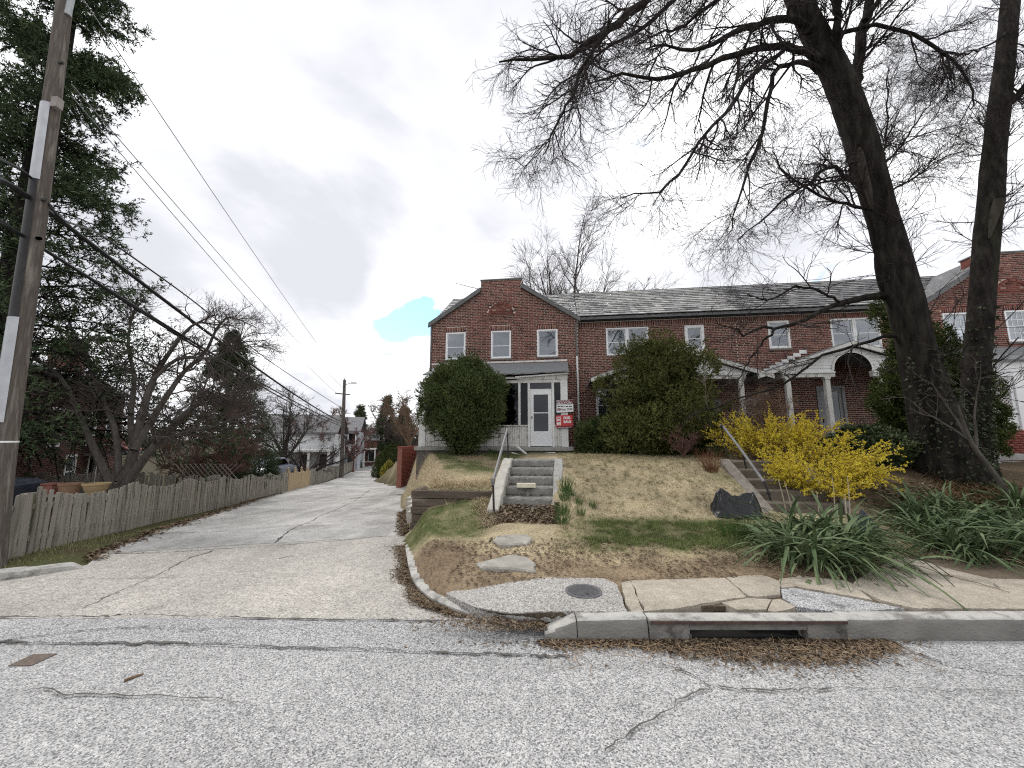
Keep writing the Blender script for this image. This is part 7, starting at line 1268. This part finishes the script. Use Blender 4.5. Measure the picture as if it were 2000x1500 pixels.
# ------------------------------------------------------------------ parked car and far houses
def car(label, base, rz, col):
    t = thing('parked_car', label, 'car', (0, 0, 0)); t.location = base; t.rotation_euler = (0, 0, rz); OFF[t.name] = np.zeros(3); m_ = mat('car_paint', col, tuple(q * .9 for q in col), rough=.25, spec=.6)
    body = [(-2.2, .35), (-2.25, .75), (-2.0, .92), (-1.1, 1.0), (1.0, .98), (2.0, .85), (2.2, .6), (2.2, .35)]; b = MB(); b.prism([(x_, -.85, z_) for x_, z_ in body], (0, 1.7, 0)); b.build('body', m_, t, bevel=.05, smooth=True)
    cab = [(-1.5, .99), (-1.0, 1.42), (.3, 1.46), (1.15, .99)]; b = MB(); b.prism([(x_, -.72, z_) for x_, z_ in cab], (0, 1.44, 0)); b.build('cabin', m_, t, bevel=.06, smooth=True)
    for s in (-1, 1):
        b = MB(); b.prism([(-1.25, s * .735, 1.04), (-.92, s * .735, 1.36), (.22, s * .735, 1.39), (.85, s * .735, 1.04)], (0, s * .004, 0)); b.build('side_window', glass_dark, t)
        for x_ in (-1.35, 1.35): b = MB(); b.add(*(lambda q: (q.v[0][:, [0, 2, 1]] * [1, 1, 1], q.f))(MB().lathe([(.01, 0), (.2, .0), (.31, .03), (.31, .19), (.2, .22), (.01, .22)], (0, 0, 0), 18))); b.v[0] += np.array([x_, s * .85 - .11, .32]); b.build('wheel', black_metal, t, smooth=True)
        b = MB(); b.box(2.15, 2.22, s * .6 - .15, s * .6 + .15, .62, .75); b.build('headlight', sign_white, t)
    return t
car('silver-blue parked car just visible over the fence', at(523, 960, 24.0) * [1, 1, 0] + [0, 0, -.95], R(100), (.20, .22, .28))
def far_house(label, base, w, d, h, rz, wall_m, roof_m, porch=True):
    t = thing('far_house', label, 'house', (0, 0, 0)); t.location = base; t.rotation_euler = (0, 0, rz); OFF[t.name] = np.zeros(3); b = MB(); b.box(-w / 2, w / 2, 0, d, -1, h); b.build('wall', wall_m, t); b = MB(); b.prism([(-w / 2 - .3, -.35, h), (w / 2 + .3, -.35, h), (w / 2 + .3, d / 2, h + d * .32), (-w / 2 - .3, d / 2, h + d * .32)], (0, 0, .15)); b.prism([(-w / 2 - .3, d + .35, h), (w / 2 + .3, d + .35, h), (w / 2 + .3, d / 2, h + d * .32), (-w / 2 - .3, d / 2, h + d * .32)], (0, 0, .15)); b.build('roof', roof_m, t)
    for i in range(4):
        for z_ in (.9, 3.4):
            if z_ + 1.3 > h: continue
            x_ = -w / 2 + w * (i + .5) / 4; b = MB(); b.box(x_ - .5, x_ + .5, -.05, .02, z_ - .06, z_ + 1.5); f_ = b.build('window', clean_white, t); b = MB(); b.box(x_ - .4, x_ + .4, -.07, -.052, z_, z_ + 1.4); b.build('pane', glass_dark, f_)
    if porch:
        b = MB(); b.box(-w / 2, w / 2, -2.2, 0, 2.6, 2.8); b.build('porch_roof', white_paint, t)
        for i in range(5): x_ = -w / 2 + .1 + (w - .2) * i / 4; b = MB(); b.box(x_ - .09, x_ + .09, -2.15, -1.95, 0, 2.6); b.build('porch_post', white_paint, t)
        b = MB(); b.box(-w / 2, w / 2, -2.1, -2.04, .85, .92); b.build('porch_rail', white_paint, t)
    return t
sidw = mat('white_siding', (.62, .63, .64), (.52, .53, .54), scale=1.2, rough=.7, stretch=(.2, .2, 6)); rf2 = mat('far_roof', (.12, .12, .125), (.18, .18, .185), scale=3); sid2 = mat('grey_siding', (.44, .46, .49), (.37, .39, .42), scale=1.2, rough=.7, stretch=(.2, .2, 6))
far_house('white porch house behind the vase-shaped tree', np.array([at(575, 905, 38)[0], 38, -2.2]), 7, 6, 4.3, R(14), sidw, rf2); far_house('pale grey house just left of the far pole', np.array([at(645, 900, 50)[0], 50, -2.5]), 6.5, 6, 5.0, R(14), sid2, rf2); far_house('brick-coloured house with white porch right of the far pole', np.array([at(694, 900, 58)[0], 58, -2.6]), 6, 6, 3.9, R(14), mat('far_brick', (.20, .10, .08), (.15, .075, .06), scale=6), rf2)
